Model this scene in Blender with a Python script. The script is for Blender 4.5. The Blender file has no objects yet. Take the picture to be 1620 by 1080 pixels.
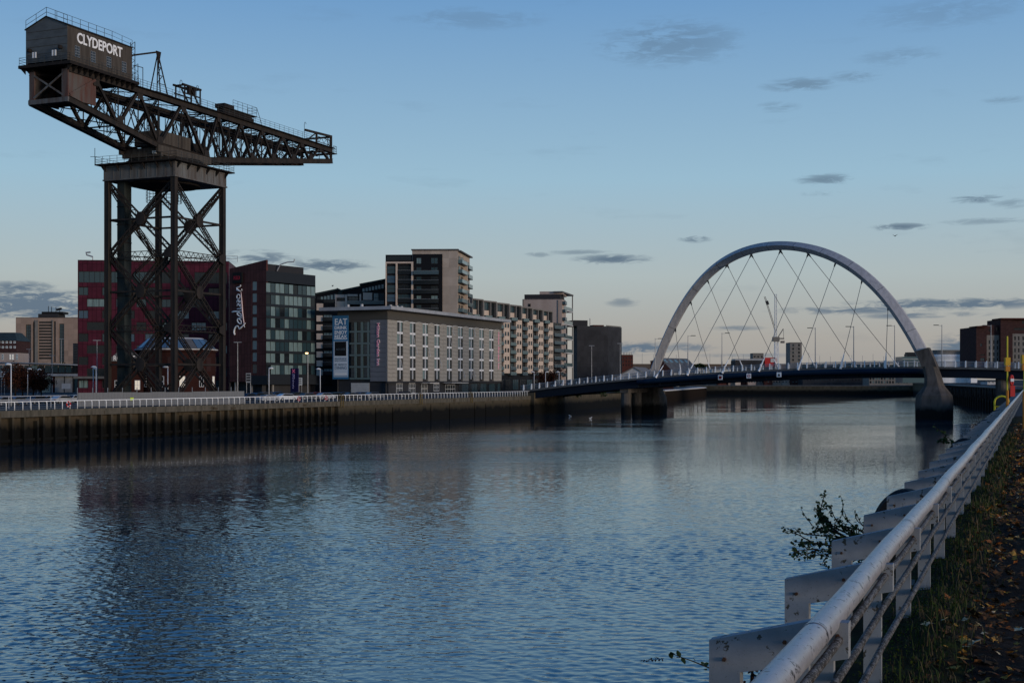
import bpy, math, random
from mathutils import Vector, Matrix
random.seed(11)
SC = bpy.context.scene
COL = SC.collection
# ------------------------------------------------------------ camera, sky, sun, exposure
F, EYE, HZ, CX = 2100.0, 8.8, 600.0, 810.0          # focal length in photo pixels, eye height over the water
cam = bpy.data.cameras.new('camera'); cam_o = bpy.data.objects.new('camera', cam); COL.objects.link(cam_o)
cam_o.location = (0, 0, EYE); cam_o.rotation_euler = (math.radians(90), 0, 0)
cam.sensor_width = 36.0; cam.lens = F / 1620.0 * 36.0
cam.shift_y = (HZ - 540.0) / 1620.0                  # level camera, horizon a little below the middle
cam.clip_start = 0.1; cam.clip_end = 20000
SC.camera = cam_o

SUN_EL, SUN_AZ = 7.0, math.atan2(0.80, -0.60)        # sun low behind the viewer's right shoulder (azimuth from +Y to +X)
sun = bpy.data.lights.new('sun', 'SUN'); sun_o = bpy.data.objects.new('sun', sun); COL.objects.link(sun_o)
sun.energy = 1.7; sun.angle = math.radians(14); sun.color = (1.0, 0.83, 0.68)
_e = math.radians(SUN_EL)
_to = Vector((math.sin(SUN_AZ)*math.cos(_e), math.cos(SUN_AZ)*math.cos(_e), math.sin(_e)))
sun_o.rotation_euler = _to.to_track_quat('Z', 'Y').to_euler()
sun_o.location = (60, -60, 80)

W = bpy.data.worlds.new('World'); SC.world = W; W.use_nodes = True
nt = W.node_tree; nt.nodes.clear()
def wn(t, **k):
    n = nt.nodes.new(t)
    for a, b in k.items(): setattr(n, a, b)
    return n
def wmath(op, a, b=None, c=None, clamp=False):
    n = wn('ShaderNodeMath', operation=op); n.use_clamp = clamp
    for i, v in enumerate((a, b, c)):
        if v is None: continue
        if isinstance(v, (int, float)): n.inputs[i].default_value = v
        else: nt.links.new(v, n.inputs[i])
    return n.outputs[0]
sky = wn('ShaderNodeTexSky', sky_type='NISHITA')
sky.sun_disc = False; sky.sun_elevation = math.radians(4.0); sky.sun_rotation = SUN_AZ
sky.altitude = 0; sky.air_density = 1.15; sky.dust_density = 1.2; sky.ozone_density = 2.2
tc = wn('ShaderNodeTexCoord'); sep = wn('ShaderNodeSeparateXYZ'); nt.links.new(tc.outputs['Generated'], sep.inputs[0])
az = wmath('ARCTAN2', sep.outputs[0], sep.outputs[1]); el = wmath('ARCSINE', sep.outputs[2])
# dusk tint by elevation, the same all round
ramp = wn('ShaderNodeValToRGB'); nt.links.new(wmath('MULTIPLY', el, 1.0/0.9, clamp=True), ramp.inputs[0])
RC = [(0.0, (0.30, 0.285, 0.27)), (0.035, (0.345, 0.335, 0.315)), (0.085, (0.36, 0.42, 0.435)), (0.165, (0.275, 0.432, 0.55)), (0.31, (0.135, 0.285, 0.505)), (0.5, (0.045, 0.175, 0.42)), (1.0, (0.014, 0.08, 0.28))]
for i, (p, c) in enumerate(RC):
    e = ramp.color_ramp.elements[i] if i < 2 else ramp.color_ramp.elements.new(p)
    e.position = p; e.color = (*c, 1)
mixs = wn('ShaderNodeMix', data_type='RGBA'); mixs.inputs[0].default_value = 0.80
sks = wn('ShaderNodeVectorMath', operation='SCALE'); nt.links.new(sky.outputs[0], sks.inputs[0]); sks.inputs['Scale'].default_value = 0.55
nt.links.new(sks.outputs[0], mixs.inputs['A'])
rsc = wn('ShaderNodeVectorMath', operation='SCALE'); nt.links.new(ramp.outputs[0], rsc.inputs[0]); rsc.inputs['Scale'].default_value = 10.2
nt.links.new(rsc.outputs[0], mixs.inputs['B'])
# clouds: ragged streaks given by direction (azimuth, elevation)
def nvec(ka, ke, det, rgh, dist=0.0):
    c = wn('ShaderNodeCombineXYZ'); nt.links.new(wmath('MULTIPLY', az, ka), c.inputs[0]); nt.links.new(wmath('MULTIPLY', el, ke), c.inputs[1])
    n = wn('ShaderNodeTexNoise'); n.inputs['Scale'].default_value = 1.0; n.inputs['Detail'].default_value = det; n.inputs['Roughness'].default_value = rgh; n.inputs['Distortion'].default_value = dist
    nt.links.new(c.outputs[0], n.inputs['Vector']); return n.outputs[0]
nf = nvec(48.0, 230.0, 8.0, .68, .8); ng = nvec(17.0, 60.0, 4.0, .55, .5)
nzc = wmath('ADD', wmath('MULTIPLY', wmath('SUBTRACT', nf, 0.5), 5.6), wmath('MULTIPLY', wmath('SUBTRACT', ng, 0.5), 2.4))
CL = [(970,410,58,8,.85),(915,399,46,4,.5),(852,403,24,4,.45),(1100,378,24,6,.75),(985,478,26,7,.55),(1010,551,56,11,.95),(1092,549,40,7,.7),
      (1165,519,40,4,.6),(1305,284,42,9,.65),(1300,306,30,4,.4),(1545,315,42,6,.7),(1425,359,42,6,.8),(1500,481,160,9,1.0),(1360,490,120,7,.8),
      (1440,499,70,5,.8),(1268,134,56,10,.5),(1350,122,38,9,.35),(1060,68,110,34,.42),(1230,170,32,8,.35),(32,454,50,9,.85),(40,482,150,24,1.3),(1520,546,44,17,.9),
      (520,420,66,11,.9),(405,408,62,12,.8),(745,30,110,16,.25),(1590,158,30,6,.3),(1560,350,60,5,.4),(1190,562,90,4,.45),(1530,497,40,4,.5),
      (1600,322,26,7,.4),(1500,20,120,22,.22),(1420,90,60,14,.25)]
tot = None
for (x, y, w, h, s) in CL:
    a0 = math.atan((x-CX)/F); e0 = math.atan((HZ-y)/math.hypot(F, x-CX))
    dx = wmath('MULTIPLY', wmath('SUBTRACT', az, a0), F/w); dy = wmath('MULTIPLY', wmath('SUBTRACT', el, e0), F/h)
    r = wmath('ADD', wmath('MULTIPLY', dx, dx), wmath('MULTIPLY', dy, dy))
    fall = wmath('MULTIPLY_ADD', r, -.62, 1.0, clamp=True)
    m = wmath('MULTIPLY', wmath('MULTIPLY', fall, wmath('MULTIPLY_ADD', fall, .9, wmath('ADD', nzc, .05), clamp=True)), s*1.2, clamp=True)
    tot = m if tot is None else wmath('MAXIMUM', tot, m)
# thin scattered wisps over the whole dome
cm2 = wn('ShaderNodeCombineXYZ'); nt.links.new(wmath('MULTIPLY', az, 9.0), cm2.inputs[0]); nt.links.new(wmath('MULTIPLY', el, 46.0), cm2.inputs[1])
nz2 = wn('ShaderNodeTexNoise'); nz2.inputs['Scale'].default_value = 1.0; nz2.inputs['Detail'].default_value = 7.0; nz2.inputs['Roughness'].default_value = 0.6
nt.links.new(cm2.outputs[0], nz2.inputs['Vector'])
wisp = wmath('MULTIPLY', wmath('SUBTRACT', nz2.outputs[0], 0.59, clamp=True), 1.0, clamp=True)
tot = wmath('MAXIMUM', tot, wisp)
mixc = wn('ShaderNodeMix', data_type='RGBA')
nt.links.new(wmath('MULTIPLY', tot, 0.9, clamp=True), mixc.inputs[0]); nt.links.new(mixs.outputs['Result'], mixc.inputs['A'])
mixc.inputs['B'].default_value = (0.72, 1.12, 1.62, 1)
bg = wn('ShaderNodeBackground'); bg.inputs[1].default_value = 0.135
nt.links.new(mixc.outputs['Result'], bg.inputs[0])
wo = wn('ShaderNodeOutputWorld'); nt.links.new(bg.outputs[0], wo.inputs[0])

SC.view_settings.view_transform = 'Standard'; SC.view_settings.look = 'None'
SC.view_settings.gamma = 1.0; SC.view_settings.use_curve_mapping = False; SC.view_settings.exposure = 0.0

# ------------------------------------------------------------ helpers
WL = {}                                             # world location of every object, by name
def PX(x, Y): return (x-CX)/F*Y
def PZ(y, Y): return EYE+(HZ-y)/F*Y
def V(*a): return Vector(a)
class MB:
    def __init__(s): s.v = []; s.f = []; s.uv = {}
    def quad(s, a, b, c, d, uv=None):
        n = len(s.v); s.v += [Vector(p) for p in (a, b, c, d)]; s.f.append((n, n+1, n+2, n+3))
        if uv: s.uv[len(s.f)-1] = uv
        return s
    def poly(s, pts):
        n = len(s.v); s.v += [Vector(p) for p in pts]; s.f.append(tuple(range(n, n+len(pts)))); return s
    def hexa(s, p):                                  # 8 corners: 4 bottom (ccw), 4 top
        n = len(s.v); s.v += [Vector(q) for q in p]
        for f in ((3,2,1,0),(4,5,6,7),(0,1,5,4),(1,2,6,5),(2,3,7,6),(3,0,4,7)): s.f.append(tuple(n+i for i in f))
        return s
    def box(s, x0, x1, y0, y1, z0, z1):
        return s.hexa([(x0,y0,z0),(x1,y0,z0),(x1,y1,z0),(x0,y1,z0),(x0,y0,z1),(x1,y0,z1),(x1,y1,z1),(x0,y1,z1)])
    def beam(s, p, q, w, h, up=(0,0,1)):
        p, q = Vector(p), Vector(q); d = (q-p)
        if d.length < 1e-6: return s
        d.normalize(); up = Vector(up)
        if abs(d.dot(up)) > .98: up = Vector((1,0,0)) if abs(d.x) < .9 else Vector((0,1,0))
        a = d.cross(up).normalized(); b = a.cross(d).normalized(); a = a*(w/2); b = b*(h/2)
        return s.hexa([p-a-b, p+a-b, p+a+b, p-a+b, q-a-b, q+a-b, q+a+b, q-a+b])
    def tube(s, p, q, r, n=8, r2=None, caps=True):
        return s.path([p, q], [r, r if r2 is None else r2], n, caps)
    def path(s, pts, r, n=8, caps=True):
        pts = [Vector(p) for p in pts]; k = len(pts); rs = r if isinstance(r, (list, tuple)) else [r]*k
        base = len(s.v); prev = None
        for i, p in enumerate(pts):
            d = (pts[min(i+1, k-1)]-pts[max(i-1, 0)]).normalized()
            if prev is None:
                up = Vector((0,0,1)) if abs(d.z) < .95 else Vector((1,0,0))
                a = d.cross(up).normalized()
            else:
                a = (prev-d*prev.dot(d)).normalized()
            prev = a; b = d.cross(a)
            for j in range(n):
                t = 2*math.pi*j/n; s.v.append(p+(a*math.cos(t)+b*math.sin(t))*rs[i])
        for i in range(k-1):
            for j in range(n):
                j2 = (j+1) % n
                s.f.append((base+i*n+j, base+i*n+j2, base+(i+1)*n+j2, base+(i+1)*n+j))
        if caps:
            s.f.append(tuple(base+j for j in range(n))[::-1]); s.f.append(tuple(base+(k-1)*n+j for j in range(n)))
        return s
    def prism(s, pts, off):                          # polygon pts (3D) pushed along off
        n = len(s.v); k = len(pts); off = Vector(off)
        s.v += [Vector(p) for p in pts]+[Vector(p)+off for p in pts]
        s.f.append(tuple(n+i for i in range(k))); s.f.append(tuple(n+k+i for i in range(k))[::-1])
        for i in range(k):
            j = (i+1) % k; s.f.append((n+j, n+i, n+k+i, n+k+j))
        return s
    def loft(s, rings, caps=True):
        n = len(s.v); k = len(rings[0])
        for r in rings: s.v += [Vector(p) for p in r]
        for i in range(len(rings)-1):
            for j in range(k):
                j2 = (j+1) % k; s.f.append((n+i*k+j, n+i*k+j2, n+(i+1)*k+j2, n+(i+1)*k+j))
        if caps:
            s.f.append(tuple(n+j for j in range(k))[::-1]); s.f.append(tuple(n+(len(rings)-1)*k+j for j in range(k)))
        return s
    def mesh(s, name, m, smooth=False, c=None):
        me = bpy.data.meshes.new(name)
        c = c or Vector((0,0,0))
        me.from_pydata([tuple(p-c) for p in s.v], [], s.f)
        if s.uv:
            ul = me.uv_layers.new(name='m')
            for i, uv in s.uv.items():
                for k, li in enumerate(me.polygons[i].loop_indices): ul.data[li].uv = uv[k]
        if m is not None: me.materials.append(m)
        if smooth:
            for p in me.polygons: p.use_smooth = True
        me.update()
        return me
    def build(s, name, m, parent=None, smooth=False):
        xs = [p.x for p in s.v]; ys = [p.y for p in s.v]; zs = [p.z for p in s.v]
        c = Vector(((min(xs)+max(xs))/2, (min(ys)+max(ys))/2, min(zs)))
        return link(name, s.mesh(name, m, smooth, c), c, parent)
def link(name, me, c, parent=None, rz=0.0):
    o = bpy.data.objects.new(name, me); COL.objects.link(o)
    WL[o.name] = Vector(c)
    if parent is not None:
        o.parent = parent; o.location = Vector(c)-WL[parent.name]
    else: o.location = c
    if rz: o.rotation_euler = (0, 0, rz)
    return o
def tag(o, label, cat, group=None):
    o['label'] = label; o['category'] = cat
    if group: o['group'] = group
    return o
def thing(name, label, cat, loc, group=None):
    return tag(link(name, None, loc), label, cat, group)
def struct(o): o['kind'] = 'structure'; return o
def stuff(o): o['kind'] = 'stuff'; return o
def copy_tree(o, parent=None):
    c = o.copy(); COL.objects.link(c); c.parent = parent
    WL[c.name] = WL[o.name]
    for ch in o.children: copy_tree(ch, c)
    return c
def text_mesh(body, size, depth=0.02, off=0.0, align='LEFT', shear=0.0, xs=1.0):
    cu = bpy.data.curves.new('t', 'FONT'); cu.body = body; cu.size = size; cu.extrude = depth; cu.offset = off
    cu.align_x = align; cu.shear = shear; cu.space_character = 1.0
    cu.resolution_u = 3
    ob = bpy.data.objects.new('t', cu); COL.objects.link(ob)
    dg = bpy.context.evaluated_depsgraph_get(); me = bpy.data.meshes.new_from_object(ob.evaluated_get(dg))
    bpy.data.objects.remove(ob); bpy.data.curves.remove(cu)
    return me
def put_text(name, body, cap, m, origin, ux, uz, parent, depth=0.03, off=0.0, width=None, align='LEFT'):
    """lettering on a wall: ux reading direction, uz up direction of the letters, cap = capital height"""
    me = text_mesh(body, cap/0.72, depth, off, align)
    ux, uz = Vector(ux).normalized(), Vector(uz).normalized(); n = ux.cross(uz)
    xs = [v.co.x for v in me.vertices]; k = 1.0
    if width: k = width/(max(xs)-min(xs))
    for v in me.vertices: v.co = ux*(v.co.x*k)+uz*v.co.y+n*v.co.z
    me.materials.clear(); me.materials.append(m)
    return link(name, me, origin, parent)

# ------------------------------------------------------------ materials
MATS = {}
def mat(name, c1, c2=None, scale=1.0, rough=0.7, metal=0.0, bump=0.0, stretch=(1,1,1), spec=None, lo=.35, hi=.65, joints=None, emit=None, detail=5, rock=0.0):
    m = bpy.data.materials.new(name); m.use_nodes = True; t = m.node_tree; b = t.nodes['Principled BSDF']
    b.inputs['Roughness'].default_value = rough; b.inputs['Metallic'].default_value = metal
    b.inputs['Specular IOR Level'].default_value = spec if spec is not None else (.08 if max(c1) < .2 else .22)
    b.inputs['Base Color'].default_value = (*c1, 1)
    out = None
    tc = t.nodes.new('ShaderNodeTexCoord')
    if c2 is not None:
        mp = t.nodes.new('ShaderNodeMapping'); mp.inputs['Scale'].default_value = stretch
        t.links.new(tc.outputs['Object'], mp.inputs[0])
        nz = t.nodes.new('ShaderNodeTexNoise'); nz.inputs['Scale'].default_value = scale; nz.inputs['Detail'].default_value = detail; nz.inputs['Roughness'].default_value = .62
        t.links.new(mp.outputs[0], nz.inputs['Vector'])
        r = t.nodes.new('ShaderNodeValToRGB'); r.color_ramp.elements[0].position = lo; r.color_ramp.elements[1].position = hi
        r.color_ramp.elements[0].color = (*c1, 1); r.color_ramp.elements[1].color = (*c2, 1)
        t.links.new(nz.outputs[0], r.inputs[0]); out = r.outputs[0]
        rr = t.nodes.new('ShaderNodeMapRange'); rr.inputs['To Min'].default_value = max(0, rough-.12); rr.inputs['To Max'].default_value = min(1, rough+.12)
        t.links.new(nz.outputs[0], rr.inputs[0]); t.links.new(rr.outputs[0], b.inputs['Roughness'])
        if bump:
            bp = t.nodes.new('ShaderNodeBump'); bp.inputs['Strength'].default_value = bump; bp.inputs['Distance'].default_value = .05
            t.links.new(nz.outputs[0], bp.inputs['Height']); t.links.new(bp.outputs[0], b.inputs['Normal'])
    if joints:                                       # (step_u, step_z, width, darkness): cladding joints in wall metres
        su, sz, w, dk = joints
        uvn = t.nodes.new('ShaderNodeUVMap'); uvn.uv_map = 'm'; sp = t.nodes.new('ShaderNodeSeparateXYZ'); t.links.new(uvn.outputs[0], sp.inputs[0])
        def mth(op, a, b2):
            n = t.nodes.new('ShaderNodeMath'); n.operation = op
            for i, v in enumerate((a, b2)):
                if isinstance(v, (int, float)): n.inputs[i].default_value = v
                else: t.links.new(v, n.inputs[i])
            return n.outputs[0]
        line = None
        for k, st in ((0, su), (1, sz)):
            if st:
                l = mth('LESS_THAN', mth('WRAP' if False else 'FLOORED_MODULO', sp.outputs[k], st), w)
                line = l if line is None else mth('MAXIMUM', line, l)
        # slight tone change from panel to panel
        wn_ = t.nodes.new('ShaderNodeTexWhiteNoise'); wn_.noise_dimensions = '2D'; cb = t.nodes.new('ShaderNodeCombineXYZ')
        t.links.new(mth('FLOOR', mth('DIVIDE', sp.outputs[0], su or 3.0), 0), cb.inputs[0]); t.links.new(mth('FLOOR', mth('DIVIDE', sp.outputs[1], sz or 3.0), 0), cb.inputs[1])
        t.links.new(cb.outputs[0], wn_.inputs['Vector'])
        hs = t.nodes.new('ShaderNodeHueSaturation'); hs.inputs['Color'].default_value = (*c1, 1)
        if out is not None: t.links.new(out, hs.inputs['Color'])
        t.links.new(mth('ADD', mth('MULTIPLY', wn_.outputs[0], .26), .87), hs.inputs['Value'])
        mx = t.nodes.new('ShaderNodeMix'); mx.data_type = 'RGBA'; mx.inputs['B'].default_value = (*[c*dk for c in c1], 1)
        t.links.new(line, mx.inputs[0]); t.links.new(hs.outputs[0], mx.inputs['A']); out = mx.outputs['Result']
    if out is not None: t.links.new(out, b.inputs['Base Color'])
    if emit:
        b.inputs['Emission Color'].default_value = (*emit[:3], 1); b.inputs['Emission Strength'].default_value = emit[3]
    MATS[name] = m
    return m
M = MATS
mat('crane_steel', (.021,.020,.019), (.042,.034,.029), .9, .75, .0, .15, (1,1,.25))
mat('crane_dark', (.014,.0135,.0135), (.028,.023,.020), 1.2, .8)
mat('crane_rust', (.11,.10,.09), (.10,.045,.035), .8, .8, 0, .1, (1.6,1.6,.22))
mat('crane_girder', (.15,.155,.152), (.085,.07,.06), .6, .7, 0, .1, (1.5,1.5,.2))
mat('crane_cabin', (.085,.074,.062), (.05,.042,.035), .9, .75, 0, .05, (2,2,.15))
mat('crane_gable', (.105,.118,.12), (.08,.088,.09), .5, .7, 0, .03, (1,1,2.5))
mat('shaft_steel', (.035,.042,.04), (.02,.024,.022), .5, .7, 0, 0, (1,1,.15))
mat('rail_thin', (.05,.055,.055), rough=.6)
mat('white_letter', (.82,.82,.80), rough=.5)
mat('white_lamp', (.7,.72,.72), rough=.5)
mat('white_paint', (.62,.63,.64), (.42,.41,.40), 1.4, .5, lo=.5, hi=.75)
mat('galv', (.34,.35,.36), (.24,.25,.26), 2.0, .5, .3)
mat('fence_panel', (.20,.21,.215), (.145,.15,.155), .5, .75, 0, 0, (6,6,.25))
mat('magenta_panel', (.088,.018,.031), (.062,.013,.023), .4, .5, 0, 0, joints=(1.2, 3.0, .13, .4))
mat('brown_panel', (.10,.036,.032), (.07,.026,.024), .4, .5, 0, 0, joints=(1.0, 3.0, .12, .45))
mat('dark_clad', (.018,.019,.023), (.012,.013,.016), .5, .45, joints=(1.3, 3.1, .05, .5))
mat('slate_band', (.042,.050,.060), (.03,.036,.045), .6, .4, joints=(1.4, 0, .05, .5))
mat('hotel_clad', (.33,.305,.262), (.265,.244,.208), .35, .55, 0, 0, (1,1,2))
mat('hotel_attic', (.105,.098,.086), (.08,.075,.066), .4, .6, joints=(1.8, 0, .05, .7))
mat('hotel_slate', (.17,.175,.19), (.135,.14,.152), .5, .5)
mat('roof_white', (.36,.37,.38), (.26,.27,.28), .3, .5)
mat('roof_grey', (.12,.125,.13), (.085,.09,.095), .4, .7)
mat('roof_green', (.035,.05,.048), (.025,.036,.035), .5, .6)
mat('beige_wall', (.40,.335,.275), (.34,.28,.225), .25, .8, joints=(0, 3.0, .06, .75))
mat('pink_wall', (.40,.325,.28), (.33,.26,.22), .2, .85, 0, 0, (1.5,1.5,.3))
mat('cream_panel', (.56,.46,.37), (.49,.39,.31), .5, .8)
mat('black_wall', (.042,.043,.047), (.032,.033,.036), .15, .75, joints=(1.6, 2.4, .06, .75))
mat('office_wall', (.31,.225,.175), (.27,.195,.15), .2, .85, joints=(3.2, 3.3, .12, .82))
mat('brick_red', (.115,.04,.03), (.07,.026,.02), 1.5, .85, joints=(1.0, .5, .05, .6))
mat('brick_shaded', (.055,.020,.016), (.035,.014,.011), 1.5, .85, joints=(1.0, .5, .05, .6))  # red brick with the rotunda's shade put into its colour
mat('brick_brown', (.062,.032,.03), (.045,.024,.022), 1.0, .85, joints=(.9, .45, .05, .6))
mat('stone_grey', (.20,.185,.165), (.15,.14,.125), .6, .85)
mat('concrete', (.30,.29,.27), (.20,.19,.175), .7, .85, 0, .2, (1,1,.5))
mat('concrete_pale', (.52,.51,.49), (.40,.39,.37), .6, .8)
mat('glass_dark', (.010,.014,.017), rough=.12, spec=.35)
mat('glass_teal', (.024,.050,.060), rough=.1, spec=.5)
mat('glass_pale', (.20,.28,.275), (.08,.135,.14), .8, .2, spec=.6, stretch=(4,4,.2))
mat('glass_blue', (.03,.07,.11), rough=.08, spec=.6)
mat('skylight', (.065,.12,.18), rough=.15, spec=.5)
mat('frame_dark', (.03,.032,.034), rough=.5)
mat('frame_white', (.68,.69,.69), rough=.5)
mat('balcony_glass', (.075,.125,.13), rough=.15, spec=.5)
mat('balcony_blue', (.04,.07,.085), rough=.2, spec=.5)
mat('asphalt', (.05,.05,.052), (.036,.036,.038), .5, .9)
mat('earth_land', (.05,.052,.045), (.035,.038,.03), .05, .95)
mat('arch_paint', (.44,.425,.415), (.33,.318,.31), .8, .6, 0, 0, (1.6,1.6,.25))
mat('deck_blue', (.009,.022,.046), (.007,.018,.036), .5, .4)
mat('deck_dark', (.008,.013,.022), rough=.7)
mat('deck_edge', (.13,.13,.125), (.09,.09,.088), .6, .8)
mat('parapet_mesh', (.26,.27,.275), rough=.5)
mat('cable', (.16,.165,.165), rough=.45, metal=.4)
mat('rubber', (.012,.012,.013), (.02,.02,.02), 3, .75)
mat('yellow_paint', (.62,.55,.03), (.5,.42,.03), 3, .5)
mat('amber_box', (.60,.36,.02), (.48,.27,.02), 3, .5)
mat('orange_paint', (.50,.20,.02), (.4,.15,.02), 3, .6)
mat('dull_ochre', (.16,.11,.03), (.10,.07,.02), 3, .8)
mat('red_paint', (.50,.03,.03), (.40,.025,.02), 3, .5)
mat('sign_red', (.38,.01,.03), rough=.5)
mat('black_paint', (.012,.012,.013), rough=.5)
mat('banner_blue', (.05,.19,.34), (.04,.15,.28), .3, .6)
mat('banner_white', (.60,.66,.70), rough=.6)
mat('banner_grey', (.10,.13,.15), rough=.6)
mat('pylon_blue', (.018,.015,.06), rough=.4)
mat('pink_letter', (.70,.16,.28), rough=.5, emit=(.7,.1,.2,.08))
mat('lamp_glow', (1,.7,.35), emit=(1.0,.62,.25,4.0))
mat('window_glow', (.9,.85,.7), emit=(1.0,.92,.75,.14))
mat('leaf_green', (.035,.06,.018), (.02,.035,.012), 9, .6)
mat('leaf_red', (.07,.024,.014), (.035,.016,.01), 2, .8)
mat('bark', (.035,.026,.02), (.02,.015,.012), 8, .9)
# ------------------------------------------------------------ water, land, banks
QZ, NZ = 4.6, 7.15                                   # far quay level, near path level (water at 0)
def bank(Y): return V(-146.6+.4466*Y, Y, 0)          # far quay edge
QD = V(.4078,.9131,0); QN = V(.9131,-.4078,0)        # along the far quay, out over the river
QA = bank(339.0)
WOFF = 146.6*.9131; WAVE = .30; SLOPE = .115; BUMP2 = .30
wm = bpy.data.materials.new('river_water'); wm.use_nodes = True; t = wm.node_tree; b = t.nodes['Principled BSDF']
b.inputs['Base Color'].default_value = (.006,.034,.047,1); b.inputs['Roughness'].default_value = .035; b.inputs['IOR'].default_value = 2.4; b.inputs['Specular Tint'].default_value = (.60,.90,1.0,1)
tcw = t.nodes.new('ShaderNodeTexCoord')
def wnoise(scale, sx, sy, rot, det, rgh=.55):
    mp = t.nodes.new('ShaderNodeMapping'); mp.inputs['Scale'].default_value = (sx, sy, 1); mp.inputs['Rotation'].default_value = (0,0,rot)
    t.links.new(tcw.outputs['Object'], mp.inputs[0])
    n = t.nodes.new('ShaderNodeTexNoise'); n.inputs['Scale'].default_value = scale; n.inputs['Detail'].default_value = det; n.inputs['Roughness'].default_value = rgh
    n.inputs['Distortion'].default_value = .4
    t.links.new(mp.outputs[0], n.inputs['Vector']); return n.outputs[0]
def wm_(op, a, b2):
    n = t.nodes.new('ShaderNodeMath'); n.operation = op
    for i, v in enumerate((a, b2)):
        if isinstance(v, (int, float)): n.inputs[i].default_value = v
        else: t.links.new(v, n.inputs[i])
    return n.outputs[0]
n1 = wnoise(2.1, 1.0, 1.15, .15, 2.0, .5); n2 = wnoise(.5, 1.0, 1.3, -.3, 2); n3 = wnoise(5.0, 1.0, 1.3, .4, 1.5)
patch = wnoise(.018, 1.0, 2.6, .1, 3)                # calm and ruffled patches
mr = t.nodes.new('ShaderNodeMapRange'); mr.inputs['From Min'].default_value = .38; mr.inputs['From Max'].default_value = .62; mr.inputs['To Min'].default_value = .45; mr.inputs['To Max'].default_value = 1.15
t.links.new(patch, mr.inputs[0])
h = wm_('ADD', wm_('ADD', wm_('MULTIPLY', n1, .17), wm_('MULTIPLY', n2, .15)), wm_('MULTIPLY', n3, .02))
# sheltered, calmer strip under the far quay: distance from the quay line
sx = t.nodes.new('ShaderNodeSeparateXYZ'); t.links.new(tcw.outputs['Object'], sx.inputs[0])
dq = wm_('ADD', wm_('ADD', wm_('MULTIPLY', sx.outputs[0], .9131), wm_('MULTIPLY', sx.outputs[1], -.4078)), WOFF)
m2 = t.nodes.new('ShaderNodeMapRange'); m2.interpolation_type = 'SMOOTHSTEP'; m2.inputs['From Min'].default_value = 36; m2.inputs['From Max'].default_value = 54; m2.inputs['To Min'].default_value = .13; m2.inputs['To Max'].default_value = 1.0
t.links.new(wm_('ADD', dq, wm_('MULTIPLY', wm_('SUBTRACT', patch, .5), 40.0)), m2.inputs[0])
m3 = t.nodes.new('ShaderNodeMapRange'); m3.interpolation_type = 'SMOOTHSTEP'; m3.inputs['From Min'].default_value = 80; m3.inputs['From Max'].default_value = 140; m3.inputs['To Min'].default_value = 1.0; m3.inputs['To Max'].default_value = .22
t.links.new(wm_('ADD', sx.outputs[1], wm_('MULTIPLY', wm_('SUBTRACT', patch, .5), 90.0)), m3.inputs[0])   # smoother water farther up the river, on the near side
m4 = t.nodes.new('ShaderNodeMapRange'); m4.interpolation_type = 'SMOOTHSTEP'; m4.inputs['From Min'].default_value = 74; m4.inputs['From Max'].default_value = 104
t.links.new(wm_('ADD', dq, wm_('MULTIPLY', wm_('SUBTRACT', patch, .5), 40.0)), m4.inputs[0])
m6 = t.nodes.new('ShaderNodeMapRange'); m6.interpolation_type = 'SMOOTHSTEP'; m6.inputs['From Min'].default_value = 215; m6.inputs['From Max'].default_value = 290; m6.inputs['To Max'].default_value = .8
t.links.new(wm_('ADD', sx.outputs[1], wm_('MULTIPLY', wm_('SUBTRACT', patch, .5), 160.0)), m6.inputs[0])   # breeze again beyond the bridge
m5 = wm_('ADD', wm_('MULTIPLY', wm_('MAXIMUM', m3.outputs[0], m6.outputs[0]), m4.outputs[0]), wm_('SUBTRACT', 1.0, m4.outputs[0]))
h = wm_('MULTIPLY', wm_('MULTIPLY', wm_('MULTIPLY', wm_('MULTIPLY', h, WAVE), mr.outputs[0]), m2.outputs[0]), m5)
m7 = t.nodes.new('ShaderNodeMapRange'); m7.interpolation_type = 'SMOOTHSTEP'; m7.inputs['From Min'].default_value = 112; m7.inputs['From Max'].default_value = 152; m7.inputs['To Min'].default_value = .42
t.links.new(sx.outputs[1], m7.inputs[0]); h = wm_('MULTIPLY', h, m7.outputs[0])   # only the finest ripple where the wavelets are modelled
bp = t.nodes.new('ShaderNodeBump'); bp.inputs['Strength'].default_value = 1.0; bp.inputs['Distance'].default_value = 1.0
t.links.new(h, bp.inputs['Height']); t.links.new(bp.outputs[0], b.inputs['Normal'])
import numpy as np
WX, WY = ((-40.0,36.0,30.0,76.0,.085), (-62.0,62.0,76.0,152.0,.17)), None    # patches of real wavelets: x0, x1, y0, y1, step
rs = np.random.RandomState(3); NWV = 64
lam = np.geomspace(.24, .85, NWV)*rs.uniform(.92,1.08,NWV); tha = 1.2+rs.normal(0,.75,NWV); ph = rs.uniform(0,6.283,NWV); kk = 2*np.pi/lam
amp = SLOPE*np.sqrt(2.0/NWV)/kk
def ss(a, b_, x): tt = np.clip((x-a)/(b_-a), 0, 1); return tt*tt*(3-2*tt)
def wobble(x, y): return np.sin(x*.043+y*.031+1.0)+.7*np.sin(-x*.071+y*.052+2.2)+.5*np.sin(x*.12+y*.017+.4)+.35*np.sin(x*.05-y*.15)
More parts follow.
